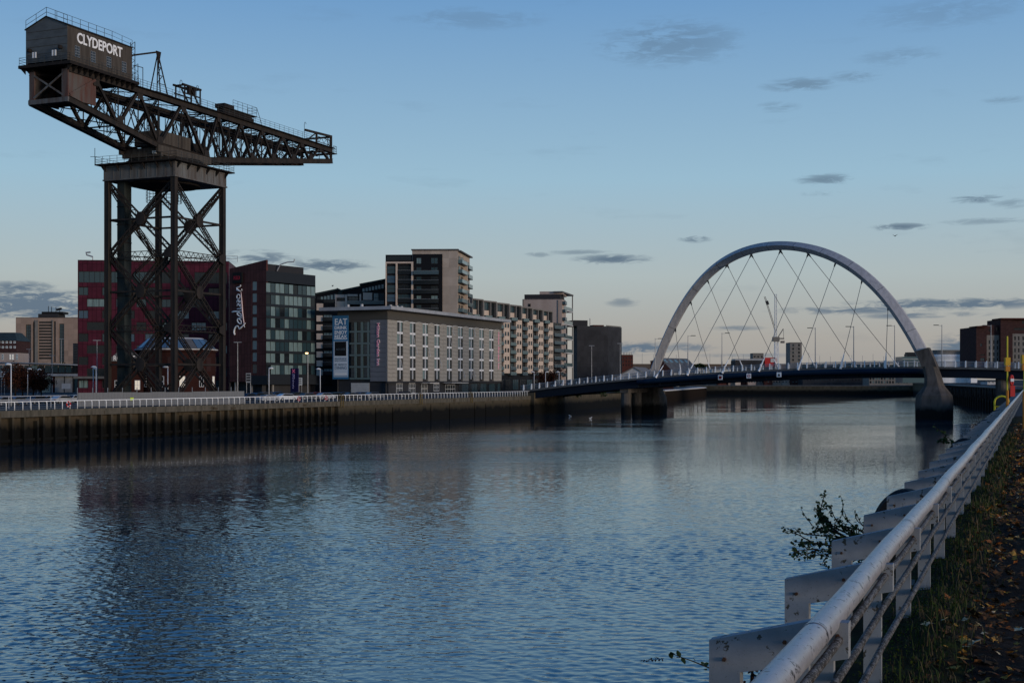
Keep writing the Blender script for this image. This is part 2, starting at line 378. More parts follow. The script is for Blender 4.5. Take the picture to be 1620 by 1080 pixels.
def wave_h(x, y):
    dq_ = x*.9131-y*.4078+WOFF; wb = wobble(x, y); g = ss(34,54,dq_+3*wb)*.9+.1
    near = ss(74,102,dq_+3*wb); g = g*(1-near*ss(88,132,y+8*wb)*.72)
    g = g*(.80+.30*np.sin(x*.09-y*.05+wb)+.14*np.sin(x*.21+y*.11+2*wb))*(1.15-.45*ss(42,110,y))
    g = g*ss(30,34,y)*(1-ss(112,152,y))*ss(-62,-57,x)*(1-ss(57,62,x)); e_ = np.where(y < 76, ss(-40,-37,x)*(1-ss(33,36,x)), 1.0); e_ = 1-(1-e_)*ss(0,1,np.clip((80-y)/6,0,1)); g = g*np.where(y < 76, e_, 1-(1-ss(-40,-37,x)*(1-ss(33,36,x)))*(1-ss(76,82,y)))
    h_ = np.zeros_like(x); fade = 1-ss(66,76,y)
    for i in range(NWV):
        a_ = amp[i]*(fade if lam[i] < .54 else 1.0)
        h_ += a_*np.sin(kk[i]*(x*math.cos(tha[i])+y*math.sin(tha[i]))+ph[i])
    return h_*g
def grid_mesh(name, x0, x1, y0, y1, st, m):
    nx, ny = int(round((x1-x0)/st))+1, int(round((y1-y0)/st))+1
    X, Y = np.meshgrid(np.linspace(x0,x1,nx), np.linspace(y0,y1,ny)); Z = wave_h(X, Y)
    co = np.stack([X,Y,Z], -1).reshape(-1,3).astype(np.float32)
    i = np.arange((ny-1)*(nx-1)); r_, c_ = i//(nx-1), i % (nx-1); a_ = r_*nx+c_; q = np.stack([a_,a_+1,a_+nx+1,a_+nx], -1).reshape(-1).astype(np.int32)
    me = bpy.data.meshes.new(name); me.vertices.add(len(co)); me.vertices.foreach_set('co', co.ravel()); me.loops.add(len(q)); me.loops.foreach_set('vertex_index', q)
    me.polygons.add(len(i)); me.polygons.foreach_set('loop_start', (np.arange(len(i))*4).astype(np.int32)); me.polygons.foreach_set('loop_total', np.full(len(i),4,np.int32)); me.update(calc_edges=True); me.polygons.foreach_set('use_smooth', np.ones(len(i),bool)); me.materials.append(m); me.update()
    return me
wf = MB()
for x0, x1, y0, y1 in ((-4000,4000,-300,30),(-4000,-40,30,76),(36,4000,30,76),(-4000,-62,76,152),(62,4000,76,152),(-4000,4000,152,900)): wf.quad((x0,y0,0),(x1,y0,0),(x1,y1,0),(x0,y1,0))
w = link('river_water', wf.mesh('river_water', wm), V(0,0,0)); struct(w)
for pt_ in WX: struct(link('river_water', grid_mesh('river_water', *pt_, wm), V(0,0,0)))

land = MB(); e0 = bank(-200)
def sheet(name, pts, z, m): return struct(MB().poly([(x, y, z) for x, y in pts]).build(name, m))
sheet('north_bank_ground', [(e0.x,e0.y),(QA.x,QA.y),(25,400),(59,513),(104,711),(104,774),(-4000,774),(-4000,-200)], QZ, M['asphalt'])
sheet('far_ground', [(-6000,778),(98,778),(224,742),(6000,742),(6000,9000),(-6000,9000)], 5.4, M['earth_land'])
sheet('south_bank_ground', [(.392*60-1.0,60),(4000,60),(4000,740),(222,740),(171,520),(124,330),(116.5,300)], NZ, M['asphalt'])

def wall_mat(name, c_hi, c_lo, zt, zb, scale=.5):     # tide line: weed-dark below, stained above, by real height
    m = bpy.data.materials.new(name); m.use_nodes = True; t = m.node_tree; b = t.nodes['Principled BSDF']; b.inputs['Roughness'].default_value = .9; b.inputs['Specular IOR Level'].default_value = .06
    g = t.nodes.new('ShaderNodeNewGeometry'); sp = t.nodes.new('ShaderNodeSeparateXYZ'); t.links.new(g.outputs['Position'], sp.inputs[0])
    mp = t.nodes.new('ShaderNodeMapping'); mp.inputs['Scale'].default_value = (1.4,1.4,.35); t.links.new(g.outputs['Position'], mp.inputs[0])
    nz = t.nodes.new('ShaderNodeTexNoise'); nz.inputs['Scale'].default_value = scale; nz.inputs['Detail'].default_value = 7; t.links.new(mp.outputs[0], nz.inputs['Vector'])
    ad = t.nodes.new('ShaderNodeMath'); ad.operation = 'MULTIPLY_ADD'; ad.inputs[1].default_value = 2.4; t.links.new(nz.outputs[0], ad.inputs[0]); t.links.new(sp.outputs[2], ad.inputs[2])
    mr = t.nodes.new('ShaderNodeMapRange'); mr.inputs['From Min'].default_value = zb+1.2; mr.inputs['From Max'].default_value = zt+1.2; t.links.new(ad.outputs[0], mr.inputs[0])
    r = t.nodes.new('ShaderNodeValToRGB'); r.color_ramp.elements[0].position = .35; r.color_ramp.elements[1].position = .7
    r.color_ramp.elements[0].color = (*c_hi, 1); r.color_ramp.elements[1].color = (c_hi[0]*.5, c_hi[1]*.52, c_hi[2]*.5, 1); t.links.new(nz.outputs[0], r.inputs[0])
    mx = t.nodes.new('ShaderNodeMix'); mx.data_type = 'RGBA'; mx.inputs['A'].default_value = (*c_lo, 1); t.links.new(mr.outputs[0], mx.inputs[0]); t.links.new(r.outputs[0], mx.inputs['B'])
    t.links.new(mx.outputs['Result'], b.inputs['Base Color'])
    bp = t.nodes.new('ShaderNodeBump'); bp.inputs['Strength'].default_value = .4; bp.inputs['Distance'].default_value = .08; t.links.new(nz.outputs[0], bp.inputs['Height']); t.links.new(bp.outputs[0], b.inputs['Normal'])
    M[name] = m; return m
wall_mat('quay_concrete', (.10,.082,.055), (.010,.010,.009), 3.4, 2.0)
wall_mat('quay_pile', (.085,.066,.044), (.008,.008,.007), 3.2, 1.9, 1.1); wall_mat('quay_coping', (.125,.11,.085), (.03,.028,.02), 3.6, 2.6, 1.2)
wall_mat('pier_concrete', (.115,.10,.088), (.012,.012,.011), 3.0, 1.9, .8)
wall_mat('near_wall', (.16,.15,.13), (.012,.012,.01), 4.0, 2.4, .8)

qw = thing('quay_wall', 'long dark concrete river wall with piles and coping on the far bank', 'quay wall', bank(180.0))
Y0, YS = 140.0, 254.0
def along(s): return bank(Y0)+QD*s                    # s metres from the left start
LEN = (339.0-Y0)/.9131; SS = (YS-Y0)/.9131
def qbox(mb, s0, s1, o0, o1, z0, z1):                 # box by quay metres: along, outwards, height
    a, b_ = along(s0), along(s1)
    return mb.hexa([a+QN*o0+V(0,0,z0), a+QN*o1+V(0,0,z0), b_+QN*o1+V(0,0,z0), b_+QN*o0+V(0,0,z0), a+QN*o0+V(0,0,z1), a+QN*o1+V(0,0,z1), b_+QN*o1+V(0,0,z1), b_+QN*o0+V(0,0,z1)])
qbox(MB(), 0, SS, -1.75, -.95, -1, 3.68).build('backing_wall', M['quay_pile'], qw)
qbox(MB(), SS, LEN, -1.6, -.06, -1, 3.68).build('solid_wall', M['quay_concrete'], qw)
s = .8
while s < SS-.4:
    pw = random.uniform(.26,.44); qbox(MB(), s, s+pw, -.945, random.uniform(-.30,-.06), -1, random.choice((3.68,3.68,3.68,3.1))).build('pile', M['quay_concrete'], qw); s += random.choice((2.32,2.32,2.2,2.45,1.2))+random.uniform(-.15,.15)
s = 0
while s < LEN:
    e = min(s+4.6, LEN); d = random.uniform(-.02, .02)
    qbox(MB(), s+.012, e-.012, -1.7, .02+d, 3.685, QZ+.02+d*.4).build('coping_stone', M['quay_coping'], qw); s = e
qbox(MB(), 0, SS, -.94, -.6, .35, .75).build('waling_beam', M['quay_concrete'], qw)
# ladders and stains: two timber fenders on the solid wall
for s in (SS+6, SS+14, SS+21, SS+38, SS+47, SS+60, SS+66, SS+80): qbox(MB(), s, s+random.uniform(.2,.4), -.05, random.uniform(.05,.14), -.5, random.uniform(2.6,3.6)).build('timber_fender', M['quay_pile'], qw)
for k in range(26):
    s = random.uniform(2, LEN-2); qbox(MB(), s, s+random.uniform(.5,2.2), .021, .028, random.uniform(3.75,4.0), random.uniform(4.05,4.5)).build('repair_patch', M[random.choice(('quay_coping','quay_pile','quay_pile'))], qw)

# white hooped railing on the quay edge
rl = thing('quay_railing', 'white tubular railing with hooped posts along the far quay edge', 'railing', along(40)+V(0,0,QZ))
pm = MB(); arc = [V(-.52,0,1.16), V(-.30,0,1.16), V(-.14,0,1.13), V(-.04,0,1.04), V(0,0,.88), V(0,0,0)]
pm.path(arc, .068, 6); pmesh = pm.mesh('post', M['white_letter'], True)
QRZ = math.atan2(QD.y, QD.x); n_post = int(LEN/1.5)
for i in range(n_post): link('post', pmesh, along(.6+1.5*i)-QN*.45+V(0,0,QZ+.02), rl, QRZ)
for zz, rr in ((1.18,.065),(.80,.013),(.50,.013),(.22,.013)):
    a = along(0)-QN*.45+V(0,0,QZ+zz); q = along(LEN)-QN*.45+V(0,0,QZ+zz)
    MB().tube(a, q, rr, 6).build('handrail' if zz > 1 else 'cross_rail', M['white_letter' if zz > 1 else 'galv'], rl, True)
# second, lower railing of the ramp at the left
rr2 = thing('ramp_railing', 'thin white railing of the ramp behind the quay railing at far left', 'railing', along(6)-QN*9+V(0,0,QZ))
for i in range(14): MB().tube(along(6+4.2*i)-QN*11+V(0,0,QZ), along(6+4.2*i)-QN*11+V(0,0,QZ+1.75), .04, 6).build('post', M['white_paint'], rr2)
for z in (1.75, 1.25): MB().tube(along(2)-QN*11+V(0,0,QZ+z), along(64)-QN*11+V(0,0,QZ+z), .035, 6).build('handrail', M['white_paint'], rr2)

# banks beyond the bridge
def bank_wall(name, label, pts, z0, z1, th, m, cap=None):
    o = thing(name, label, 'embankment', V(pts[0][0], pts[0][1], 0))
    for (a, b_) in zip(pts[:-1], pts[1:]):
        a, b_ = V(*a, 0), V(*b_, 0); d = (b_-a).normalized(); n = V(d.y, -d.x, 0)
        MB().hexa([a-n*th+V(0,0,z0), a+V(0,0,z0), b_+V(0,0,z0), b_-n*th+V(0,0,z0), a-n*th+V(0,0,z1), a+V(0,0,z1), b_+V(0,0,z1), b_-n*th+V(0,0,z1)]).build('wall', m, o)
        if cap: MB().hexa([a-n*th+V(0,0,z1), a+n*.15+V(0,0,z1), b_+n*.15+V(0,0,z1), b_-n*th+V(0,0,z1), a-n*th+V(0,0,z1+.5), a+n*.15+V(0,0,z1+.5), b_+n*.15+V(0,0,z1+.5), b_-n*th+V(0,0,z1+.5)]).build('coping', cap, o)
    return o
bank_wall('embankment', 'overgrown dark bank under the north end of the bridge', [(QA.x+.4,QA.y+.6),(25,400),(59,513)], -1, QZ-.3, 3, M['quay_concrete'])
nb = bank_wall('embankment', 'piled quay with a pale coping just beyond the bridge', [(59,513),(104,711),(104,776)], -1, QZ-.4, 3, M['quay_concrete'], M['concrete_pale'])
for i in range(40):
    a = V(59,513,0).lerp(V(104,711,0), (i+.5)/40); n = V(.975,-.222,0)
    MB().beam(a+n*.2+V(0,0,-1), a+n*.2+V(0,0,QZ-.5), .5, .5).build('pile', M['bark'], nb)
bank_wall('embankment', 'long low river wall closing the view under the bridge span', [(98,778),(224,742)], -1, 5.0, 3, M['quay_concrete'], M['deck_edge'])
bank_wall('embankment', 'dark wall between the wharf and the far river bend', [(224,742),(171,520)], -1, 6.4, 3, M['quay_concrete'], M['deck_edge'])
sw = bank_wall('timber_wharf', 'dark braced timber wharf on the south bank right of the bridge pier', [(171,520),(124,330),(116.4,300)], -1, 6.5, 3, M['quay_concrete'], M['concrete'])
a0, b0 = V(171,520,0), V(124,330,0); d = (b0-a0).normalized(); n = V(d.y,-d.x,0)
if n.x > 0: n = -n
for i in range(26):
    p = a0+d*(3+7.4*i)+n*1.2; q = p+d*7.4
    MB().beam(p+V(0,0,-1), p+V(0,0,6.4), .5, .5).build('pile', M['bark'], sw)
    MB().beam(p+V(0,0,2.4), q+V(0,0,5.8), .3, .3).build('brace', M['bark'], sw)
    if i % 2: MB().beam(q+V(0,0,2.4), p+V(0,0,5.8), .3, .3).build('brace', M['bark'], sw)
# ------------------------------------------------------------ the hammerhead crane
K = 1.217; CC = V(-62.55, 240.0, 0); UR = V(.384,.9233,0); UN = V(.9233,-.384,0)   # along the jib, towards the viewer's side
def kz(z): return (z-5.9)*K+EYE
def C3(L, o, z): return CC+UR*(L*K)+UN*(o*K)+V(0,0,kz(z))
GZ = (QZ-EYE)/K+5.9                                  # ground in crane units
crane = thing('hammerhead_crane', 'huge dark steel hammerhead crane with white lettering on its machine house', 'crane', CC+V(0,0,QZ))
ST, DK = M['crane_steel'], M['crane_dark']
def kbox(mb, L0, L1, o0, o1, z0, z1):
    return mb.hexa([C3(L0,o0,z0),C3(L0,o1,z0),C3(L1,o1,z0),C3(L1,o0,z0),C3(L0,o0,z1),C3(L0,o1,z1),C3(L1,o1,z1),C3(L1,o0,z1)])
def lattice(p, q, side, w, ch, n, mb=None):          # two chords and zig-zag lacing
    mb = mb or MB(); p, q, s = Vector(p), Vector(q), Vector(side).normalized()*(w/2)
    mb.beam(p-s, q-s, ch, ch); mb.beam(p+s, q+s, ch, ch)
    for i in range(n):
        a, b_ = p.lerp(q, i/n), p.lerp(q, (i+1)/n); sg = 1 if i % 2 else -1
        mb.beam(a-s*sg, b_+s*sg, ch*.55, ch*.55)
    return mb
def railing(mb, pts, hgt=1.1, step=1.6, r=.028, rails=(1.0,.5)):
    for a, b_ in zip(pts[:-1], pts[1:]):
        a, b_ = Vector(a), Vector(b_); n = max(1, int((b_-a).length/step))
        for i in range(n+1):
            p = a.lerp(b_, i/n); mb.beam(p, p+V(0,0,hgt), r*2, r*2)
        for k in rails: mb.beam(a+V(0,0,hgt*k), b_+V(0,0,hgt*k), r*1.7, r*1.7)
    return mb
E5 = 5.72
corners = [(-E5, E5), (-E5,-E5), (E5,-E5), (E5, E5)]  # near, left, back, right
for (L, o) in corners:
    L += .16*(1 if L > 0 else -1); o += .16*(1 if o > 0 else -1)
    mb = MB(); kbox(mb, L-.27, L+.27, o-.27, o+.27, GZ, 34.8)
    for sl in (-1, 1):
        for so in (-1, 1): kbox(mb, L+sl*.27, L+sl*.37, o+so*.27, o+so*.37, GZ, 34.8)
    kbox(mb, L-.365, L+.365, o-.33, o-.275, GZ, 34.8); kbox(mb, L-.365, L+.365, o+.275, o+.33, GZ, 34.8)
    kbox(mb, L-.335, L-.28, o-.365, o+.365, GZ, 34.8); kbox(mb, L+.28, L+.335, o-.365, o+.365, GZ, 34.8)
    lg = mb.build('leg', ST, crane)
    kbox(MB(), L-1.3, L+1.3, o-1.3, o+1.3, GZ, GZ+.9).build('footing', M['concrete'], lg)
nodes = [GZ+.4, 13.3, 24.0, 34.3]
for k in range(4):
    (L0, o0), (L1, o1) = corners[k], corners[(k+1) % 4]
    fd = V(L1-L0, o1-o0, 0).normalized(); out = (UR*(L0+L1)+UN*(o0+o1)).normalized()
    for j in range(3):
        za, zb = nodes[j], nodes[j+1]; zm = (za+zb)/2
        for (pa, pb) in (((L0,o0,za),(L1,o1,zb)), ((L1,o1,za),(L0,o0,zb))):
            p, q = C3(*pa), C3(*pb); sd = (q-p).cross(out)
            mb = lattice(p+out*.2, q+out*.2, sd, .78, .155, 20); lattice(p-out*.2, q-out*.2, sd, .78, .155, 20, mb)
            mb.build('brace', ST, crane)
        c = C3((L0+L1)/2, (o0+o1)/2, zm); ud = (C3(L1,o1,zm)-C3(L0,o0,zm)).normalized()
        pts = [c+out*.42+ud*(1.05*math.cos(a))+V(0,0,1.25*math.sin(a)) for a in [math.radians(x) for x in (22.5,67.5,112.5,157.5,202.5,247.5,292.5,337.5)]]
        MB().prism(pts, -out*.84).build('gusset', ST, crane)
        MB().beam(C3(L0,o0,zm), C3(L1,o1,zm), .26, .34).build('strut', ST, crane)
    for j in (1, 2):
        p, q = C3(L0,o0,nodes[j]), C3(L1,o1,nodes[j])
        lattice(p, q, (0,0,1), 1.0, .13, 20).build('strut', ST, crane)
        for (L, o) in ((L0,o0),):
            c = C3(L, o, nodes[j]); MB().prism([c+out*.78-ud*.1+V(0,0,-1.1), c+out*.78+ud*1.5+V(0,0,-.5), c+out*.78+ud*1.5+V(0,0,.5), c+out*.78-ud*.1+V(0,0,1.1)], -out*.08).build('gusset', ST, crane)
# lift shaft and stair inside the tower
mb = MB(); kbox(mb, -5.2, -3.6, -4.75, -3.45, GZ, 34.8); sh = mb.build('lift_shaft', M['shaft_steel'], crane)
mb = MB()
for z in [GZ+2.6*i for i in range(1, 12)]: kbox(mb, -5.26, -3.54, -4.81, -3.39, z, z+.12)
mb.build('band', DK, sh)
st = MB()
for i in range(4):
    z = 18+1.7*i*2; a, b_ = (-2.2, 2.6) if i % 2 else (2.6, -2.2)
    p, q = C3(a, -4.2, z), C3(b_, -4.2, z+3.4); st.beam(p+UN*.3, q+UN*.3, .1, .22); st.beam(p-UN*.3, q-UN*.3, .1, .22); railing(st, [p+UN*.45, q+UN*.45], 1.1, 1.2, .03)
st.build('stair', DK, crane)
cg = MB(); ring = [C3(2.6*math.cos(a)+1.5, 2.6*math.sin(a)-1.5, 32.4) for a in [i*math.pi/12 for i in range(25)]]
railing(cg, ring, 1.9, .9, .035, (1,.66,.33,0)); cg.build('inspection_cage', DK, crane)
# platform
S6 = 6.3
pl = kbox(MB(), -S6, S6, -S6, S6, 34.8, 37.0).build('platform_girder', M['crane_girder'], crane)
rb = MB()
for i in range(9):
    x = -S6+.2+i*(2*S6-.4)/8
    kbox(rb, -S6-.05, -S6, x-.05, x+.05, 34.85, 36.95); kbox(rb, S6, S6+.05, x-.05, x+.05, 34.85, 36.95)
    kbox(rb, x-.05, x+.05, S6, S6+.05, 34.85, 36.95); kbox(rb, x-.05, x+.05, -S6-.05, -S6, 34.85, 36.95)
for z in (34.8, 36.75):
    kbox(rb, -S6-.11, S6+.11, S6+.052, S6+.11, z, z+.2); kbox(rb, -S6-.11, S6+.11, -S6-.11, -S6-.052, z, z+.2)
    kbox(rb, -S6-.11, -S6-.052, -S6, S6, z, z+.2); kbox(rb, S6+.052, S6+.11, -S6, S6, z, z+.2)
rb.build('stiffener', M['crane_girder'], pl)
MB().loft([[C3(r*math.cos(a), r*math.sin(a), z) for a in [i*math.pi/18 for i in range(36)]] for r, z in ((4.9,34.45),(5.0,34.5),(5.0,34.79))]).build('ring_girder', DK, crane)
dk = kbox(MB(), -7.2, 7.2, -7.2, 7.2, 37.02, 37.2).build('walkway', DK, crane)
bk = MB()
for i in range(6):
    x = -5.8+i*11.6/5
    for sg in (-1, 1):
        for ax in (0, 1):
            def g(a, z): return C3(sg*a, x, z) if ax == 0 else C3(x, sg*a, z)
            w_ = UN if ax == 0 else UR
            bk.prism([g(6.42,37.0)-w_*.06, g(7.15,37.0)-w_*.06, g(6.42,36.1)-w_*.06], w_*.12)
bk.build('bracket', DK, dk)
rv = MB(); railing(rv, [C3(7.1,7.1,37.2),C3(7.1,-7.1,37.2),C3(-7.1,-7.1,37.2),C3(-7.1,7.1,37.2),C3(7.1,7.1,37.2)], 1.3, 1.5, .03, (1,.6,.3)); rv.build('railing', M['rail_thin'], crane)
mb = MB(); mb.tube(C3(-7.0,-7.3,37.2), C3(-7.0,-7.3,39.6), .05, 6); mb.beam(C3(-7.0,-8.1,38.4), C3(-7.0,-7.0,38.3), .08, .08); mb.build('mast', DK, crane)
MB().loft([[C3(r*math.cos(a), r*math.sin(a), z) for a in [i*math.pi/20 for i in range(40)]] for r, z in ((5.9,37.2),(5.9,37.75),(5.4,37.8),(5.4,38.2))]).build('slew_ring', DK, crane)
mb = MB(); kbox(mb, -5.6, 5.6, -3.4, 3.4, 38.2, 39.25); kbox(mb, -6.4, 6.4, 3.1, 3.5, 38.5, 39.5); kbox(mb, -6.4, 6.4, -3.5, -3.1, 38.5, 39.5); kbox(mb, -5.7, -5.2, -3.45, 3.45, 38.0, 39.3)
mb.build('pivot_frame', M['crane_cabin'], crane)
mb = MB()
for L, o in ((-5.85, 2.6), (-5.85, 2.2)): kbox(mb, L-.1, L+.1, o-.12, o+.12, 38.35, 38.75)
mb.build('floodlight', M['white_lamp'], crane)
# cantilever trusses
def zb(L):
    P = [(-24.6,42.5),(-6.4,39.5),(6.4,39.25),(43.0,44.6)]
    for (a, x), (b_, y) in zip(P[:-1], P[1:]):
        if L <= b_: return x+(y-x)*(L-a)/(b_-a)
    return P[-1][1]
ZT = 46.45; LF, LR = 43.0, -24.6
TOPN = [-24.4,-19.4,-10.2,-.2,8.66,14.76,20.8,26.9,32.8,38.9,43.0]
BOTN = [-24.4,-14.5,-5.7,5.56,11.8,17.9,24.0,30.1,35.7,41.2]
seq = []
for i, tn in enumerate(TOPN):
    seq.append(('t', tn))
    if i < len(BOTN): seq.append(('b', BOTN[i]))
seq = [('b',-24.4),('t',-19.4),('b',-14.5),('t',-10.2),('b',-5.7),('t',-.2),('b',5.56),('t',8.66),('b',11.8),('t',14.76),('b',17.9),('t',20.8),('b',24.0),('t',26.9),('b',30.1),('t',32.8),('b',35.7),('t',38.9),('b',42.4)]
for o in (3.0, -3.0):
    tc_ = MB(); tc_.beam(C3(LR,o,ZT), C3(LF,o,ZT), .62*K, .62*K); tch = tc_.build('top_chord', ST, crane)
    fl = MB()
    for z in (-.36, .36): fl.beam(C3(LR,o,ZT+z), C3(LF,o,ZT+z), .86*K, .07*K)
    fl.build('flange', ST, tch)
    bc = MB(); P = [-24.6,-6.4,6.4,43.0]
    for a, b_ in zip(P[:-1], P[1:]): bc.beam(C3(a,o,zb(a)), C3(b_,o,zb(b_)), .62*K, .66*K)
    bch = bc.build('bottom_chord', ST, crane)
    fl = MB()
    for z in (-.38, .38):
        for a, b_ in zip(P[:-1], P[1:]): fl.beam(C3(a,o,zb(a)+z), C3(b_,o,zb(b_)+z), .86*K, .07*K)
    fl.build('flange', ST, bch)
    for (ka, a), (kb, b_) in zip(seq[:-1], seq[1:]):
        p = C3(a, o, ZT if ka == 't' else zb(a)); q = C3(b_, o, ZT if kb == 't' else zb(b_))
        big = abs(b_-a) > 3.6; w_ = .40 if big else .29
        mb = MB(); sd = (q-p).cross(UN).normalized()
        for sgn in (-1, 1): mb.beam(p+UN*(.2*sgn), q+UN*(.2*sgn), w_*K, .09, UN)
        mb.beam(p, q, .10, .4, UN); mb.build('diagonal', ST, crane)
    for L in BOTN[1:]: MB().beam(C3(L,o,zb(L)), C3(L,o,ZT), .17, .17).build('post', ST, crane)
    for L in TOPN[2:]: MB().beam(C3(L,o,zb(L)), C3(L,o,ZT), .13, .13).build('post', ST, crane)
    for L in BOTN[1:-1]:
        sg = 1 if o > 0 else -1; c = C3(L, o+sg*.36, zb(L)+.5); h_ = .95 if L < 6 else .75
        MB().prism([c-UR*h_-V(0,0,.4), c+UR*h_-V(0,0,.4), c+UR*h_*.6+V(0,0,h_), c-UR*h_*.6+V(0,0,h_)], UN*(-sg*.06)).build('gusset', ST, crane)
    for L in TOPN[1:-1]:
        sg = 1 if o > 0 else -1; c = C3(L, o+sg*.36, ZT-.5); h_ = .9 if L < 6 else .65
        MB().prism([c-UR*h_+V(0,0,.4), c+UR*h_+V(0,0,.4), c+UR*h_*.6-V(0,0,h_), c-UR*h_*.6-V(0,0,h_)], UN*(-sg*.06)).build('gusset', ST, crane)
# inner trusses, hoist girders, sway and plan bracing
for o in (1.35, -1.35):
    MB().beam(C3(-19,o,45.2), C3(41,o,45.4), .3, .38).build('hoist_girder', DK, crane)
    mb = MB()
    for L in [-18+4.9*i for i in range(12)]:
        a, b_ = zb(L)+.3, 45.0
        if b_-a < .5: continue
        mb.beam(C3(L,o,a), C3(L,o,b_), .12, .12); mb.beam(C3(L,o,a), C3(L+2.45,o,b_), .14, .14)
        if L < 30: mb.beam(C3(L+2.45,o,b_), C3(L+4.9,o,zb(L+4.9)+.3), .14, .14)
    mb.build('inner_truss', DK, crane)
for L in BOTN[1:]:
    mb = MB()
    a = zb(L)
    lattice(C3(L,-2.8,a), C3(L,2.8,a), UR, .6, .11, 8, mb); lattice(C3(L,-2.8,ZT-.3), C3(L,2.8,ZT-.3), UR, .5, .1, 8, mb)
    if ZT-a > 3:
        lattice(C3(L,-2.8,a), C3(L,2.8,ZT-.4), UR, .45, .08, 9, mb); lattice(C3(L,2.8,a), C3(L,-2.8,ZT-.4), UR, .45, .08, 9, mb)
    mb.build('sway_frame', DK, crane)
bn = [-24.4,-19.5,-14.5,-10.1,-5.7,0,5.56,8.7,11.8,14.8,17.9,20.9,24.0,27,30.1,33,35.7,39,42.4]
for a, b_ in zip(bn[:-1], bn[1:]):
    for z0, z1, nm in ((zb(a), zb(b_), 'plan_brace'), (ZT-.25, ZT-.25, 'plan_brace')):
        mb = MB(); lattice(C3(a,-2.7,z0), C3(b_,2.7,z1), UN, .45, .08, 8, mb); lattice(C3(a,2.7,z0), C3(b_,-2.7,z1), UN, .45, .08, 8, mb); mb.build(nm, DK, crane)
for L in (-12,-3.2,3,13.5,22.5):                       # lattice columns inside the truss
    mb = MB()
    for o in (-.7, .7): lattice(C3(L,o,zb(L)), C3(L,o,ZT-.3), UR, .8, .13, 10, mb)
    mb.build('inner_post', DK, crane)
kbox(MB(), -4.5, 3.0, -2.2, 2.2, 39.9, 42.0).build('slew_machinery', M['crane_cabin'], crane)
kbox(MB(), 4.5, 8.5, -1.6, 1.6, 39.9, 41.6).build('winch', DK, crane)
# top walkway with railings on both sides
kbox(MB(), -12.0, 43.2, 3.1, 3.75, ZT+.37, ZT+.47).build('walkway', DK, crane)
kbox(MB(), -12.0, 43.2, -3.75, -3.1, ZT+.37, ZT+.47).build('walkway', DK, crane)
for o in (3.7, -3.7): railing(MB(), [C3(-12,o,ZT+.45), C3(36.5,o,ZT+.45)], 1.25, 1.7, .026, (1,.66,.33)).build('railing', M['rail_thin'], crane)
# counterweight box under the machine house
kbox(MB(), -24.55, -19.3, 3.02, 3.22, zb(-22)+.5, ZT).build('side_plate', M['crane_rust'], crane)
kbox(MB(), -24.55, -19.3, -3.22, -3.02, zb(-22)+.5, ZT).build('side_plate', M['crane_rust'], crane)
kbox(MB(), -23.6, -19.0, -2.95, 2.95, 42.9, 43.15).build('counterweight_floor', DK, crane)
kbox(MB(), -20.2, -19.6, -2.95, 2.95, 42.9, ZT).build('counterweight', DK, crane)
for o0, o1 in ((2.2, 3.22), (-3.22, -2.35)): kbox(MB(), -24.75, -24.56, o0, o1, 42.5, ZT).build('end_plate', M['crane_rust'], crane)
kbox(MB(), -24.85, -24.5, -3.3, 3.3, 42.15, 42.75).build('end_beam', M['crane_girder'], crane)
for sg in (-1, 1): MB().beam(C3(-24.7,-2.5*sg,43.0), C3(-24.7,2.5*sg,46.0), .26, .14, UR).build('end_brace', M['crane_girder'], crane)
MB().beam(C3(-24.45,3.32,43.1), C3(-19.5,3.32,46.0), .40, .14, UN).build('side_brace', M['crane_rust'], crane)
kbox(MB(), -25.6, -11.6, -4.3, 4.3, 46.85, 47.25).build('house_deck', DK, crane)
for i in range(13):
    L = -25.1+i*1.08
    for sg in (-1, 1): MB().prism([C3(L-.06,sg*3.5,46.8), C3(L-.06,sg*4.25,46.84), C3(L-.06,sg*3.5,46.1)], UR*.14).build('deck_bracket', DK, crane)
# machine house: gabled shed
def H(L, o, z): return C3(L, o, z)
H0, H1, HO, HB, HE, HR = -25.1, -12.1, 3.45, 47.55, 52.0, 53.4
mb = MB()
mb.poly([H(H0,HO,HB), H(H0,HO,HE), H(H0,0,HR), H(H0,-HO,HE), H(H0,-HO,HB)])
house = mb.build('machine_house', M['crane_gable'], crane)
mb = MB().quad(H(H0,HO,HB-.3), H(H1,HO,HB-.3), H(H1,HO,HE), H(H0,HO,HE)); mb.quad(H(H0,-HO,HB-.3), H(H0,-HO,HE), H(H1,-HO,HE), H(H1,-HO,HB-.3))
mb.poly([H(H1,HO,HB-.3), H(H1,-HO,HB-.3), H(H1,-HO,HE), H(H1,0,HR), H(H1,HO,HE)]); mb.build('side_wall', M['crane_cabin'], house)
mb = MB()
for sg in (-1, 1):
    mb.hexa([H(H0-.12,sg*(HO+.14),HE-.06), H(H1+.12,sg*(HO+.14),HE-.06), H(H1+.12,0,HR), H(H0-.12,0,HR), H(H0-.12,sg*(HO+.14),HE+.06), H(H1+.12,sg*(HO+.14),HE+.06), H(H1+.12,0,HR+.12), H(H0-.12,0,HR+.12)])
mb.build('roof', DK, house)
for z in (48.6, 49.6, 50.6, 51.6): MB().beam(H(H0-.02,-HO+.02,z), H(H0-.02,HO-.02,z), .03, .05).build('sheet_seam', M['crane_cabin'], house)
